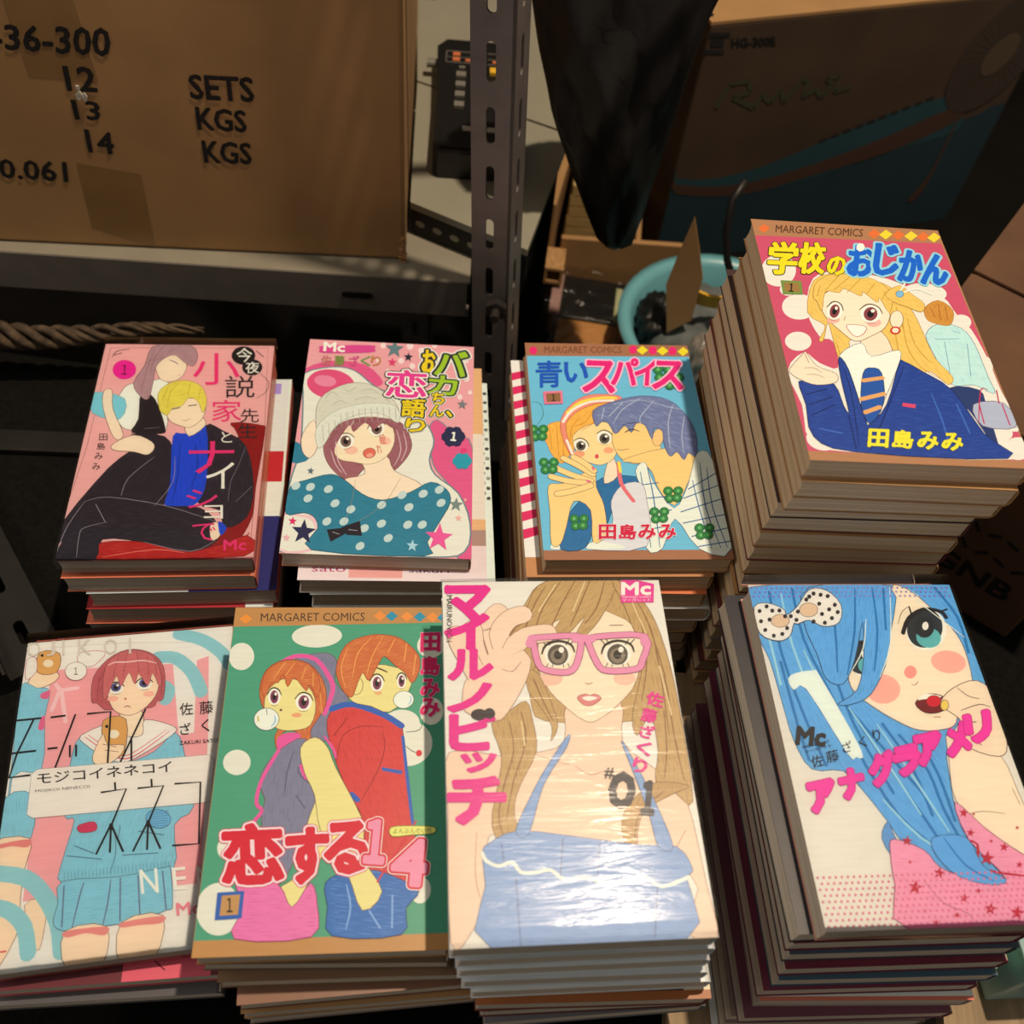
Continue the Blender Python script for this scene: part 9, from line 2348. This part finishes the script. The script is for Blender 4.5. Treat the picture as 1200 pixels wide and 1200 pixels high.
STENCIL = [('-36-300', [(-0.2535, 0.1705), (-0.1818, 0.1727), (-0.1858, 0.1542), (-0.2577, 0.1548)]), ('12', [(-0.2174, 0.1456), (-0.1982, 0.1457), (-0.2003, 0.1289), (-0.2188, 0.1289)]), ('13', [(-0.2189, 0.122), (-0.2009, 0.1211), (-0.2038, 0.1079), (-0.2195, 0.1077)]), ('14', [(-0.2159, 0.1002), (-0.1981, 0.0983), (-0.2007, 0.0821), (-0.2172, 0.0827)]), ('0.061', [(-0.2813, 0.0729), (-0.2358, 0.073), (-0.2387, 0.0569), (-0.2844, 0.0576)]), ('SETS', [(-0.1389, 0.1449), (-0.0982, 0.1452), (-0.099, 0.1281), (-0.1398, 0.1279)]), ('KGS', [(-0.1383, 0.1218), (-0.1059, 0.1209), (-0.1073, 0.105), (-0.1393, 0.1051)]), ('KGS', [(-0.1385, 0.0964), (-0.1058, 0.0962), (-0.1072, 0.0797), (-0.1391, 0.0791)])]
TAPES = [[(-0.2413, 0.1869), (-0.1996, 0.1897), (-0.198, 0.1359), (-0.2407, 0.1371)], [(-0.2285, 0.0728), (-0.1862, 0.0661), (-0.1896, 0.0026), (-0.2321, 0.0173)]]
GLINT = (-0.2109, 0.128)

for t, q in STENCIL:
    Q = [TC @ Vector((a, -0.0004, b)) for a, b in q]
    solid_text('stencilled_lettering', t, Q, 0.022, M['black_ink'], ct, 0.0001)
for q in TAPES:
    bm = nb(); A = [bm.verts.new(TC @ Vector((a, -0.0002, b))) for a, b in q]; bm.faces.new(A); obj('tape_strip', bm, M['tape'], ct)
bm = nb()
for k in range(9):
    c = TC @ Vector((GLINT[0] + random.uniform(-.003, .003), -0.0012, GLINT[1] + random.uniform(-.008, .004)))
    box(bm, (-0.0014, -0.0008, -0.0007), (0.0014, 0.0004, 0.0012), 0, Matrix.Translation(c) @ Matrix.Rotation(random.uniform(0, 3), 4, 'Y'))
obj('torn_tape_scrap', bm, M['panel_white'], ct)

# ---------------------------------------------------------------- braided straw rope below the shelf
bm = nb()
P0, P1 = Vector((-0.50, 0.50, Z - 0.583)), Vector((-0.255, 0.535, Z - 0.570))
for s in range(5):
    pts = []
    for i in range(60):
        a = i / 59; c = P0.lerp(P1, a); c.z += 0.004 * math.sin(a * 9); ph = a * (24 + s * 0.7) + s * 2 * PI / 5; r_ = (0.0105 + 0.002 * math.sin(a * 31 + s * 2)) * (1 - a) + 0.0022
        pts.append((c.x, c.y + r_ * math.cos(ph) * 0.8, c.z + 0.008 + r_ * math.sin(ph)))
    tube(bm, pts, [0.0048 * (1 - i / 59) + 0.0010 for i in range(60)], 6)
ro = obj('straw_rope', bm, M['rope'], None, True); tag(ro, 'dark braided straw rope under the rack shelf behind the left stack', 'rope')

# dim slotted bar lying across the cloth at left, and a plain rail
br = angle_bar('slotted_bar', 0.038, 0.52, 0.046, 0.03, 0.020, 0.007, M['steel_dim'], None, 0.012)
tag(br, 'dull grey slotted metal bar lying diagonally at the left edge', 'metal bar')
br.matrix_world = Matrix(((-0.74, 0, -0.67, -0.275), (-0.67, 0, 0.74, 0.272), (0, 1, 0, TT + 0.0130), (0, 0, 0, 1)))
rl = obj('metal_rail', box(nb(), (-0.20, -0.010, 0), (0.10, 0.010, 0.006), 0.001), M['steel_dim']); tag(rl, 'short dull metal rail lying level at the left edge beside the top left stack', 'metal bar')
rl.location = (-0.405, 0.440, TT + 0.0005); rl.rotation_euler[2] = 0.12

# ---------------------------------------------------------------- back platform and its clutter
BZ = Z - 0.70
pf = empty('back_platform', (0.35, 1.1, 0)); tag(pf, 'low dark platform behind the stall that carries the fan carton and basin', 'platform')
obj('platform_top', box(nb(), (-0.34, -0.48, BZ - 0.03), (0.55, 0.55, BZ), 0.002), M['floor'], pf)
for sx in (-0.32, 0.50):
    for sy_ in (-0.45, 0.50): obj('leg', box(nb(), (sx, sy_, 0), (sx + 0.03, sy_ + 0.03, BZ - 0.03)), M['steel_dim'], pf)

# fan carton
FC = Vector((0.1128, 0.85, 0)); FTR = Vector((0.4224, 0.9889, 0)); fa = math.atan2(FTR.y - FC.y, FTR.x - FC.x)
FZ = Z - 0.4353 - BZ
fc = empty('fan_carton', (0.1128, 0.85, BZ), fa); tag(fc, 'large dark carton printed with an electric fan and teal waves', 'carton')
FW = (FTR - FC).length * 1.10
bm = nb(); box(bm, (0, 0, 0.0005), (FW, 0.34, FZ), 0.002); obj('carton_body', bm, M['kraft_shaded'], fc)
bm = nb(); box(bm, (0.0, 0.0, FZ), (FW, 0.165, FZ + 0.003)); obj('top_flap', bm, M['kraft'], fc)
bm = nb(); box(bm, (0.0, 0.169, FZ), (FW, 0.34, FZ + 0.003)); obj('top_flap', bm, M['kraft'], fc)
FANP = {'deep': [(-0.0491, 0.1245), (0.0325, 0.0968), (0.0911, 0.104), (0.16, 0.1195), (0.2349, 0.1376), (0.3224, 0.1327), (0.3708, 0.1486), (0.4139, 0.1049), (0.4223, -0.0274), (0.2863, -0.0597), (0.0617, -0.0168), (-0.0451, 0.0394)], 'wave': [(-0.0491, 0.1245), (0.0304, 0.105), (0.0895, 0.109), (0.1563, 0.1294), (0.2277, 0.1536), (0.2862, 0.1645), (0.3042, 0.1609), (0.3259, 0.1228), (0.2485, 0.1074), (0.1715, 0.089), (0.099, 0.0784), (0.036, 0.0833), (-0.0461, 0.1087)], 'rust': [(-0.048, 0.1182), (0.0325, 0.0968), (0.0942, 0.0939), (0.1651, 0.1062), (0.2393, 0.1277), (0.3031, 0.1505), (0.3206, 0.1361), (0.2485, 0.1074), (0.1702, 0.0925), (0.0984, 0.0802), (0.0356, 0.085), (-0.0461, 0.1087)], 'stripe': [(0.3189, 0.1394), (0.3203, 0.0976), (0.32, 0.0567), (0.3121, 0.0365), (0.3036, 0.0396), (0.3163, 0.0711), (0.3168, 0.1176)], 'fan': (0.3313, 0.2056, 0.047, 0.0612)}
FANT = [('HG-300E', [(0.0237, 0.2511), (0.0673, 0.2484), (0.0705, 0.2401), (0.0262, 0.2425)], 'black_ink', 0.03)]
SCRIPT = [(0.0269, 0.1837, 0.0342, 0.2072), (0.0342, 0.2072, 0.0533, 0.2078), (0.0533, 0.2078, 0.0596, 0.1963), (0.0596, 0.1963, 0.041, 0.193), (0.041, 0.193, 0.0679, 0.1788), (0.0679, 0.1788, 0.0722, 0.1922), (0.0722, 0.1922, 0.0839, 0.1825), (0.0839, 0.1825, 0.0911, 0.1955), (0.0911, 0.1955, 0.0989, 0.1807), (0.0989, 0.1807, 0.106, 0.1938), (0.106, 0.1938, 0.1109, 0.2041), (0.1109, 0.2041, 0.118, 0.2006), (0.118, 0.2006, 0.1181, 0.1841), (0.1181, 0.1841, 0.1302, 0.191), (0.1302, 0.191, 0.1397, 0.1816), (0.1397, 0.1816, 0.1464, 0.1947), (0.1464, 0.1947, 0.1381, 0.2011), (0.1381, 0.2011, 0.1522, 0.2023), (0.1522, 0.2023, 0.1529, 0.1857), (0.1529, 0.1857, 0.1693, 0.1894)]
FANB = [[(0.1551, 0.1326), (0.1634, 0.1352), (0.1653, 0.1319), (0.157, 0.1293)], [(0.1674, 0.1362), (0.1757, 0.1388), (0.1776, 0.1355), (0.1693, 0.1329)], [(0.1796, 0.1398), (0.188, 0.1423), (0.1899, 0.1391), (0.1816, 0.1365)], [(0.1919, 0.1434), (0.2002, 0.1459), (0.2022, 0.1426), (0.1939, 0.1401)], [(0.2042, 0.1469), (0.2125, 0.1495), (0.2145, 0.1462), (0.2062, 0.1437)], [(0.2164, 0.1505), (0.2247, 0.1531), (0.2268, 0.1498), (0.2185, 0.1473)], [(0.2287, 0.1541), (0.237, 0.1567), (0.2391, 0.1534), (0.2308, 0.1509)], [(0.241, 0.1577), (0.2493, 0.1603), (0.2514, 0.157), (0.2431, 0.1544)], [(0.2532, 0.1613), (0.2615, 0.1639), (0.2637, 0.1606), (0.2554, 0.158)], [(0.2655, 0.1649), (0.2738, 0.1674), (0.276, 0.1642), (0.2677, 0.1616)], [(-0.0, 0.2586), (0.0205, 0.2567), (0.0217, 0.2527), (0.001, 0.2547)], [(0.0028, 0.2531), (0.0162, 0.2518), (0.0178, 0.2443), (0.0042, 0.2456)], [(-0.0013, 0.2437), (0.0186, 0.2412), (0.0198, 0.2371), (-0.0002, 0.2396)]]

def fquad(name, pts, m, off, smooth=True, par=fc):
    P = smooth_pts(pts, True, 3) if smooth else pts
    t = tessellate_polygon([[Vector((p[0], p[1], 0)) for p in P]]); bm = nb()
    V = [bm.verts.new((min(max(p[0], 0.0005), FW - 0.0005), -off, max(p[1], 0.001))) for p in P]
    for f in t:
        try: bm.faces.new([V[i] for i in f])
        except ValueError: pass
    return obj(name, bm, m, par)
fquad('printed_wave', FANP['deep'], M['teal_dark'], 0.0002)
fquad('printed_wave', FANP['wave'], M['teal'], 0.0004)
fquad('printed_wave', FANP['rust'], M['rust'], 0.0006)
fquad('printed_stripe', FANP['stripe'], M['rust'], 0.0008)
cx, cz, rx, rz_ = FANP['fan']
disc = lambda k: [(cx + rx * k * math.cos(a * PI / 12) * 1.0 + 0.25 * rx * k * math.sin(a * PI / 12), cz + rz_ * k * math.sin(a * PI / 12)) for a in range(24)]
fquad('printed_fan', disc(1.0), M['fan_grey'], 0.0008)
bm = nb()
for i in range(40):
    a = i * 2 * PI / 40; c, s_ = math.cos(a), math.sin(a); w_ = 0.0008
    P = [(cx + rx * k * math.cos(a + e) + .25 * rx * k * math.sin(a + e), cz + rz_ * k * math.sin(a + e)) for k, e in ((.42, -.02), (.95, -.012), (.95, .012), (.42, .02))]
    P = [p for p in P]
    if max(p[0] for p in P) < FW: bm.faces.new([bm.verts.new((p[0], -0.001, p[1])) for p in P])
obj('fan_spokes', bm, M['kraft_shaded'], fc)
fquad('printed_fan_hub', disc(0.36), M['fan_pale'], 0.0012)
for t, q, mm, off in FANT:
    solid_text('printed_lettering', t, [Vector((a, -0.0004, b)) for a, b in q], off, M[mm], fc, 0.0)
for q in FANB:
    bm = nb(); bm.faces.new([bm.verts.new((a, -0.0005, b)) for a, b in q]); obj('printed_mark', bm, M['black_ink'], fc)
bm = nb()
for a, b, c2, d2 in SCRIPT:
    v1 = Vector((a, -0.0005, b)); v2 = Vector((c2, -0.0005, d2)); n_ = Vector((-(d2 - b), 0, c2 - a)).normalized() * 0.0022
    bm.faces.new([bm.verts.new(p) for p in (v1 + n_, v2 + n_, v2 - n_, v1 - n_)])
obj('printed_script', bm, M['green_ink'], fc)
# clip and cord at the carton's corner
bm = nb(); tube(bm, [(0.004, 0.008, FZ + 0.004), (-0.002, 0.03, FZ + 0.006), (-0.008, 0.06, FZ + 0.004), (-0.015, 0.10, FZ - 0.004)], 0.0018, 6)
obj('corner_cord', bm, M['strap'], fc, True)
# printed diamond marks down the carton's left side
bm = nb()
for k in range(4):
    z0 = FZ - 0.045 - k * 0.055; y0 = 0.035 + k * 0.008
    bm.faces.new([bm.verts.new((-0.0005, y0 + a, z0 + b)) for a, b in ((0, 0.020), (0.012, 0), (0, -0.022), (-0.010, 0))])
obj('side_print', bm, M['black_ink'], fc)

# black bag hanging between rack and fan carton
bg = empty('black_bag', (0.02, 0.76, BZ)); tag(bg, 'black nylon bag slumped between the rack post and fan carton', 'bag')
prof = [(-0.268, -0.02, 0.07, 0.010), (-0.275, -0.045, 0.094, 0.026), (-0.295, -0.046, 0.095, 0.034), (-0.337, -0.034, 0.087, 0.036), (-0.38, -0.022, 0.081, 0.034), (-0.4155, -0.012, 0.078, 0.032), (-0.463, 0.008, 0.075, 0.027), (-0.50, 0.025, 0.072, 0.020), (-0.525, 0.038, 0.069, 0.013), (-0.533, 0.046, 0.062, 0.006)]
bm = nb(); rings = []; NR = 40
for i in range((len(prof) - 1) * 5 + 1):
    a = i / 5; k = min(int(a), len(prof) - 2); t_ = a - k; p = [prof[k][c] * (1 - t_) + prof[k + 1][c] * t_ for c in range(4)]
    R_ = []
    for j in range(NR):
        th = 2 * PI * j / NR; w_ = 1 + 0.16 * math.sin(5 * th + p[0] * 40) + 0.12 * math.sin(8 * th - p[0] * 70) + 0.06 * math.sin(15 * th + p[0] * 130)
        R_.append(bm.verts.new(((p[1] + p[2]) / 2 + (p[2] - p[1]) / 2 * math.cos(th) * (0.97 + 0.03 * w_) - 0.02, p[3] * math.sin(th) * w_ + 0.668 - 0.76, Z + p[0] - BZ)))
    rings.append(R_)
for A, B in zip(rings, rings[1:]):
    for j in range(NR): bm.faces.new((A[j], A[(j + 1) % NR], B[(j + 1) % NR], B[j]))
bm.faces.new(rings[0]); bm.faces.new(rings[-1][::-1])
obj('bag_body', bm, M['black_bag'], bg, True)
bm = nb(); tube(bm, [(0.005, -0.092, 0.425), (-0.025, -0.11, 0.52), (-0.08, -0.16, 0.74), (-0.105, -0.185, 0.86)], 0.006, 8)
obj('shoulder_strap', bm, M['strap'], bg, True)

# open carton with yellow pads
def obox(name, c, size, rz, m, parent, base=0.0):
    bm = nb(); box(bm, (-size[0] / 2, -size[1] / 2, 0), (size[0] / 2, size[1] / 2, size[2]), 0.0006, Matrix.Translation((c[0], c[1], base)) @ Matrix.Rotation(rz, 4, 'Z'))
    return obj(name, bm, m, parent)
oc = empty('open_carton', (0.055, 0.88, BZ)); tag(oc, 'open kraft carton behind the blue basin holding yellow pads', 'carton')
obox('carton_side', (-0.050, -0.018, 0), (0.008, 0.125, 0.10), -0.10, M['kraft'], oc)
obox('carton_front', (0.018, -0.072, 0), (0.122, 0.006, 0.062), 0.10, M['kraft'], oc)
obox('carton_side', (0.034, -0.022, 0), (0.005, 0.090, 0.06), 0.0, M['kraft'], oc)
obox('carton_back', (-0.012, 0.036, 0), (0.068, 0.006, 0.06), 0.0, M['kraft'], oc)
obox('carton_base', (-0.010, -0.016, 0), (0.070, 0.096, 0.004), 0.0, M['kraft'], oc, 0.0003)
bm = nb(); 
for a in range(4):
    r0 = 0.0095
box(bm, (-0.0095, -0.02, -0.0095), (0.0095, 0.012, -0.0065)); box(bm, (-0.0095, -0.02, 0.0065), (0.0095, 0.012, 0.0095)); box(bm, (-0.0095, -0.02, -0.0065), (-0.0065, 0.012, 0.0065)); box(bm, (0.0065, -0.02, -0.0065), (0.0095, 0.012, 0.0065))
o = obj('rolled_edge', bm, M['kraft_cut'], oc); o.location = (-0.046, -0.093, 0.040)
pad_words = ['at the bottom of the pile', 'second from the bottom of the pile', 'third from the bottom of the pile', 'fourth from the bottom of the pile', 'fourth from the top of the pile', 'third from the top of the pile', 'just under the topmost of the pile']
for k in range(8):
    bm = nb(); box(bm, (-0.019, -0.040, 0), (0.019, 0.040, 0.0122), 0.0008)
    o = obj('yellow_pad', bm, M['yellow_pages']); o.location = (0.0345 + 0.0008 * (k % 2), 0.868, BZ + 0.0048 + k * 0.0124); o.rotation_euler[2] = -0.08 + 0.012 * k
    tag(o, 'topmost yellow paper pad with a small faded stamp in the open carton' if k == 7 else 'yellow paper pad ' + pad_words[k] + ' in the open carton', 'pad', 'yellow pads in the open carton')
    if k == 7:
        bm = nb(); prism(bm, [(0.010 + 0.007 * math.cos(a * PI / 6), 0.0 + 0.009 * math.sin(a * PI / 6)) for a in range(12)], 0.0126, 0.0129); s_ = obj('purple_stamp', bm, M['pink_pack'], o); s_['label'] = 'faded purple round stamp'

# cellophane-wrapped packs in front
def pack(name, c, size, rz, m, label, band=None, film=True, tilt=0.0):
    r = empty(name, (c[0], c[1], c[2]), rz, tilt, 0); tag(r, label, 'pack')
    bm = nb(); box(bm, (-size[0] / 2, -size[1] / 2, 0), (size[0] / 2, size[1] / 2, size[2]), 0.0012); obj('pack_body', bm, m, r)
    if band:
        bm = nb(); box(bm, (-size[0] / 2 - 0.0002, -size[1] / 2 - 0.0003, 0.0), (-size[0] / 2 + 0.010, size[1] / 2, size[2] + 0.0003)); obj('side_band', bm, band, r)
    if film:
        bm = nb(); n, q = 22, 14
        V = [[bm.verts.new(((i / n - .5) * (size[0] + 0.012), (j / q - .5) * (size[1] + 0.016), size[2] + 0.003 + 0.0022 * math.sin(i * 1.7 + j) * math.cos(j * 2.1 + i * .6))) for j in range(q + 1)] for i in range(n + 1)]
        for i in range(n):
            for j in range(q): bm.faces.new((V[i][j], V[i + 1][j], V[i + 1][j + 1], V[i][j + 1]))
        o = obj('cellophane_wrap', bm, M['crinkle'], r, True); o['label'] = 'crinkled clear cellophane'
    return r
pk = pack('wrapped_pack', (0.056, 0.759, BZ + 0.0005), (0.092, 0.060, 0.024), -0.03, M['black_plastic'], 'cellophane wrapped black pack with a pink side behind the orange pack', M['pink_pack'])
bm = nb(); box(bm, (0.018, -0.031, 0.006), (0.024, 0.02, 0.0252)); s_ = obj('yellow_stripe', bm, M['olive_note'], pk)
pack('wrapped_pack', (0.050, 0.704, BZ + 0.0005), (0.064, 0.040, 0.026), -0.03, M['orange'], 'cellophane wrapped orange card pack just behind the blue cover stack')

# light blue basin with things in it
ba_ = empty('plastic_basin', (0.168, 0.690, BZ + 0.0004)); tag(ba_, 'light blue round plastic basin behind the tallest stack', 'basin')
bm = nb(); prof = [(0.000, 0.0), (0.062, 0.0), (0.070, 0.006), (0.080, 0.045), (0.088, 0.070), (0.096, 0.071), (0.097, 0.077), (0.088, 0.078), (0.083, 0.072), (0.076, 0.045), (0.066, 0.009), (0.0, 0.006)]
NB = 48; rings = []
for r_, z_ in prof: rings.append([bm.verts.new((r_ * math.cos(2 * PI * k / NB), r_ * math.sin(2 * PI * k / NB), z_)) for k in range(NB)] if r_ else [bm.verts.new((0, 0, z_))])
for A, B in zip(rings, rings[1:]):
    for k in range(NB):
        if len(A) == 1: bm.faces.new((A[0], B[(k + 1) % NB], B[k]))
        elif len(B) == 1: bm.faces.new((A[k], A[(k + 1) % NB], B[0]))
        else: bm.faces.new((A[k], A[(k + 1) % NB], B[(k + 1) % NB], B[k]))
obj('basin_shell', bm, M['blue_basin'], ba_, True)
def cloth_lump(name, c, r, m, label, cat, seed, parent=None):
    bm = nb(); bmesh.ops.create_icosphere(bm, subdivisions=4, radius=1.0); rr = random.Random(seed); ph = [rr.uniform(0, 6) for _ in range(6)]
    for v in bm.verts:
        q = v.co; k = 1 + 0.10 * math.sin(7 * q.x + ph[0]) * math.sin(6 * q.y + ph[1]) + 0.07 * math.sin(15 * q.y + 5 * q.z + ph[2]) + 0.05 * math.sin(19 * q.x + ph[3])
        v.co = Vector((q.x * r[0] * k, q.y * r[1] * k, max(q.z * r[2] * k, -r[2] * 0.8)))
    o = obj(name, bm, m, None, True); o.location = c; tag(o, label, cat); return o
cloth_lump('grey_cloth', (0.155, 0.700, BZ + 0.048), (0.055, 0.055, 0.040), M['grey_fabric'], 'bunched grey cloth inside the light blue basin', 'cloth', 3)
cloth_lump('black_cloth', (0.108, 0.700, BZ + 0.064), (0.018, 0.026, 0.022), M['black_bag'], 'small black bunched cloth near the left rim of the basin', 'cloth', 9)
# bent kraft card standing in the basin
bm = nb()
cp_ = [(-0.008, 0.100), (0.004, 0.070), (0.013, 0.045), (0.014, 0.0), (-0.004, -0.02), (-0.016, 0.030), (-0.013, 0.060)]
prism(bm, cp_, 0, 0.0018, Matrix.Rotation(PI / 2, 4, 'X'))
kc = obj('kraft_card', bm, M['kraft']); tag(kc, 'pointed bent kraft card standing up in the basin', 'card'); kc.location = (0.122, 0.676, Z - 0.607); kc.rotation_euler = (-0.08, 0, -0.2)
# black cable
bm = nb(); tube(bm, [(0.150, 0.70, Z - 0.478), (0.1425, 0.69, Z - 0.490), (0.1435, 0.68, Z - 0.515), (0.150, 0.675, Z - 0.538), (0.160, 0.67, Z - 0.556), (0.176, 0.665, Z - 0.575), (0.195, 0.665, Z - 0.600)], 0.0032, 8)
cb = obj('black_cable', bm, M['strap'], None, True); tag(cb, 'thick black cable looping out of the basin', 'cable')
# yellow curved band
bm = nb(); n = 14
for i in range(n):
    a0, a1 = -0.55 + 1.1 * i / n, -0.55 + 1.1 * (i + 1) / n
    q = [(0.05 * math.sin(a), -0.05 * math.cos(a)) for a in (a0, a1)]; q2 = [(0.0525 * math.sin(a), -0.0525 * math.cos(a)) for a in (a0, a1)]
    prism(bm, [q[0], q[1], q2[1], q2[0]], 0, 0.016)
yb = obj('yellow_band', bm, M['yellow_band']); tag(yb, 'curved yellow plastic band beside the kraft card', 'band'); yb.location = (0.145, 0.730, Z - 0.583); yb.rotation_euler = (0.25, 0.15, 0.1)
cloth_lump('plastic_bottle', (0.150, 0.650, BZ + 0.060), (0.018, 0.020, 0.034), M['knob'], 'small grey translucent bottle low beside the tallest stack', 'bottle', 5)

# ---------------------------------------------------------------- cartons at the right
cg = empty('brown_carton', (0.3247, 0.4159, TT)); tag(cg, 'dark brown carton with black letters lying right of the tallest stack', 'carton')
ca = math.atan2(0.3901 - 0.4159, 0.3674 - 0.3247)
TG = Matrix.Rotation(ca, 4, 'Z')
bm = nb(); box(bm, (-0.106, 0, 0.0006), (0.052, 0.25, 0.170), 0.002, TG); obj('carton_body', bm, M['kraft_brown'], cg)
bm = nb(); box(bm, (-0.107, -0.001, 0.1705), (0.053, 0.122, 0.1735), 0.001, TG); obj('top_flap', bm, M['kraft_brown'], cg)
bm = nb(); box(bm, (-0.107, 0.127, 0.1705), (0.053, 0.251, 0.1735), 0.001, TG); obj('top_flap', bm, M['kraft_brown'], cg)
bm = nb(); box(bm, (-0.010, -0.002, 0.1737), (-0.0065, 0.252, 0.1745), 0, TG); obj('strap', bm, M['yellow_pages'], cg)
for t, x0, x1, z0, z1 in (('GNB', -0.024, 0.034, 0.034, 0.052),):
    Q = [TG @ Vector((x0, -0.0004, z1)), TG @ Vector((x1, -0.0004, z1)), TG @ Vector((x1, -0.0004, z0)), TG @ Vector((x0, -0.0004, z0))]
    solid_text('carton_lettering', t, Q, 0.03, M['black_ink'], cg, 0.0)
rr = random.Random(8)
for k in range(9):
    bm = nb(); x0 = -0.024 + (k % 5) * 0.013; z0 = 0.066 + (k // 5) * 0.020
    box(bm, (-0.0045, -0.0003, -0.0012), (0.0045, 0.0003, 0.0012), 0, TG @ Matrix.Translation((x0, -0.0004, z0)) @ Matrix.Rotation(rr.uniform(-0.9, 0.9), 4, 'Y')); obj('printed_mark', bm, M['black_ink'], cg)

# small packs at the lower right corner
pack('mint_pack', (0.288, 0.160, TT + 0.0115), (0.020, 0.030, 0.035), 0.12, M['mint'], 'small mint green pack standing on the wide batten', film=False)
pack('olive_pack', (0.268, 0.150, TT + 0.0115), (0.018, 0.016, 0.020), 0.12, M['olive_note'], 'small olive printed pack beside the mint pack', film=False)
pack('pale_teal_pack', (0.322, 0.165, TT + 0.0115), (0.040, 0.050, 0.055), 0.16, M['pale_teal'], 'pale teal pack at the right edge beyond the mint pack', film=False)
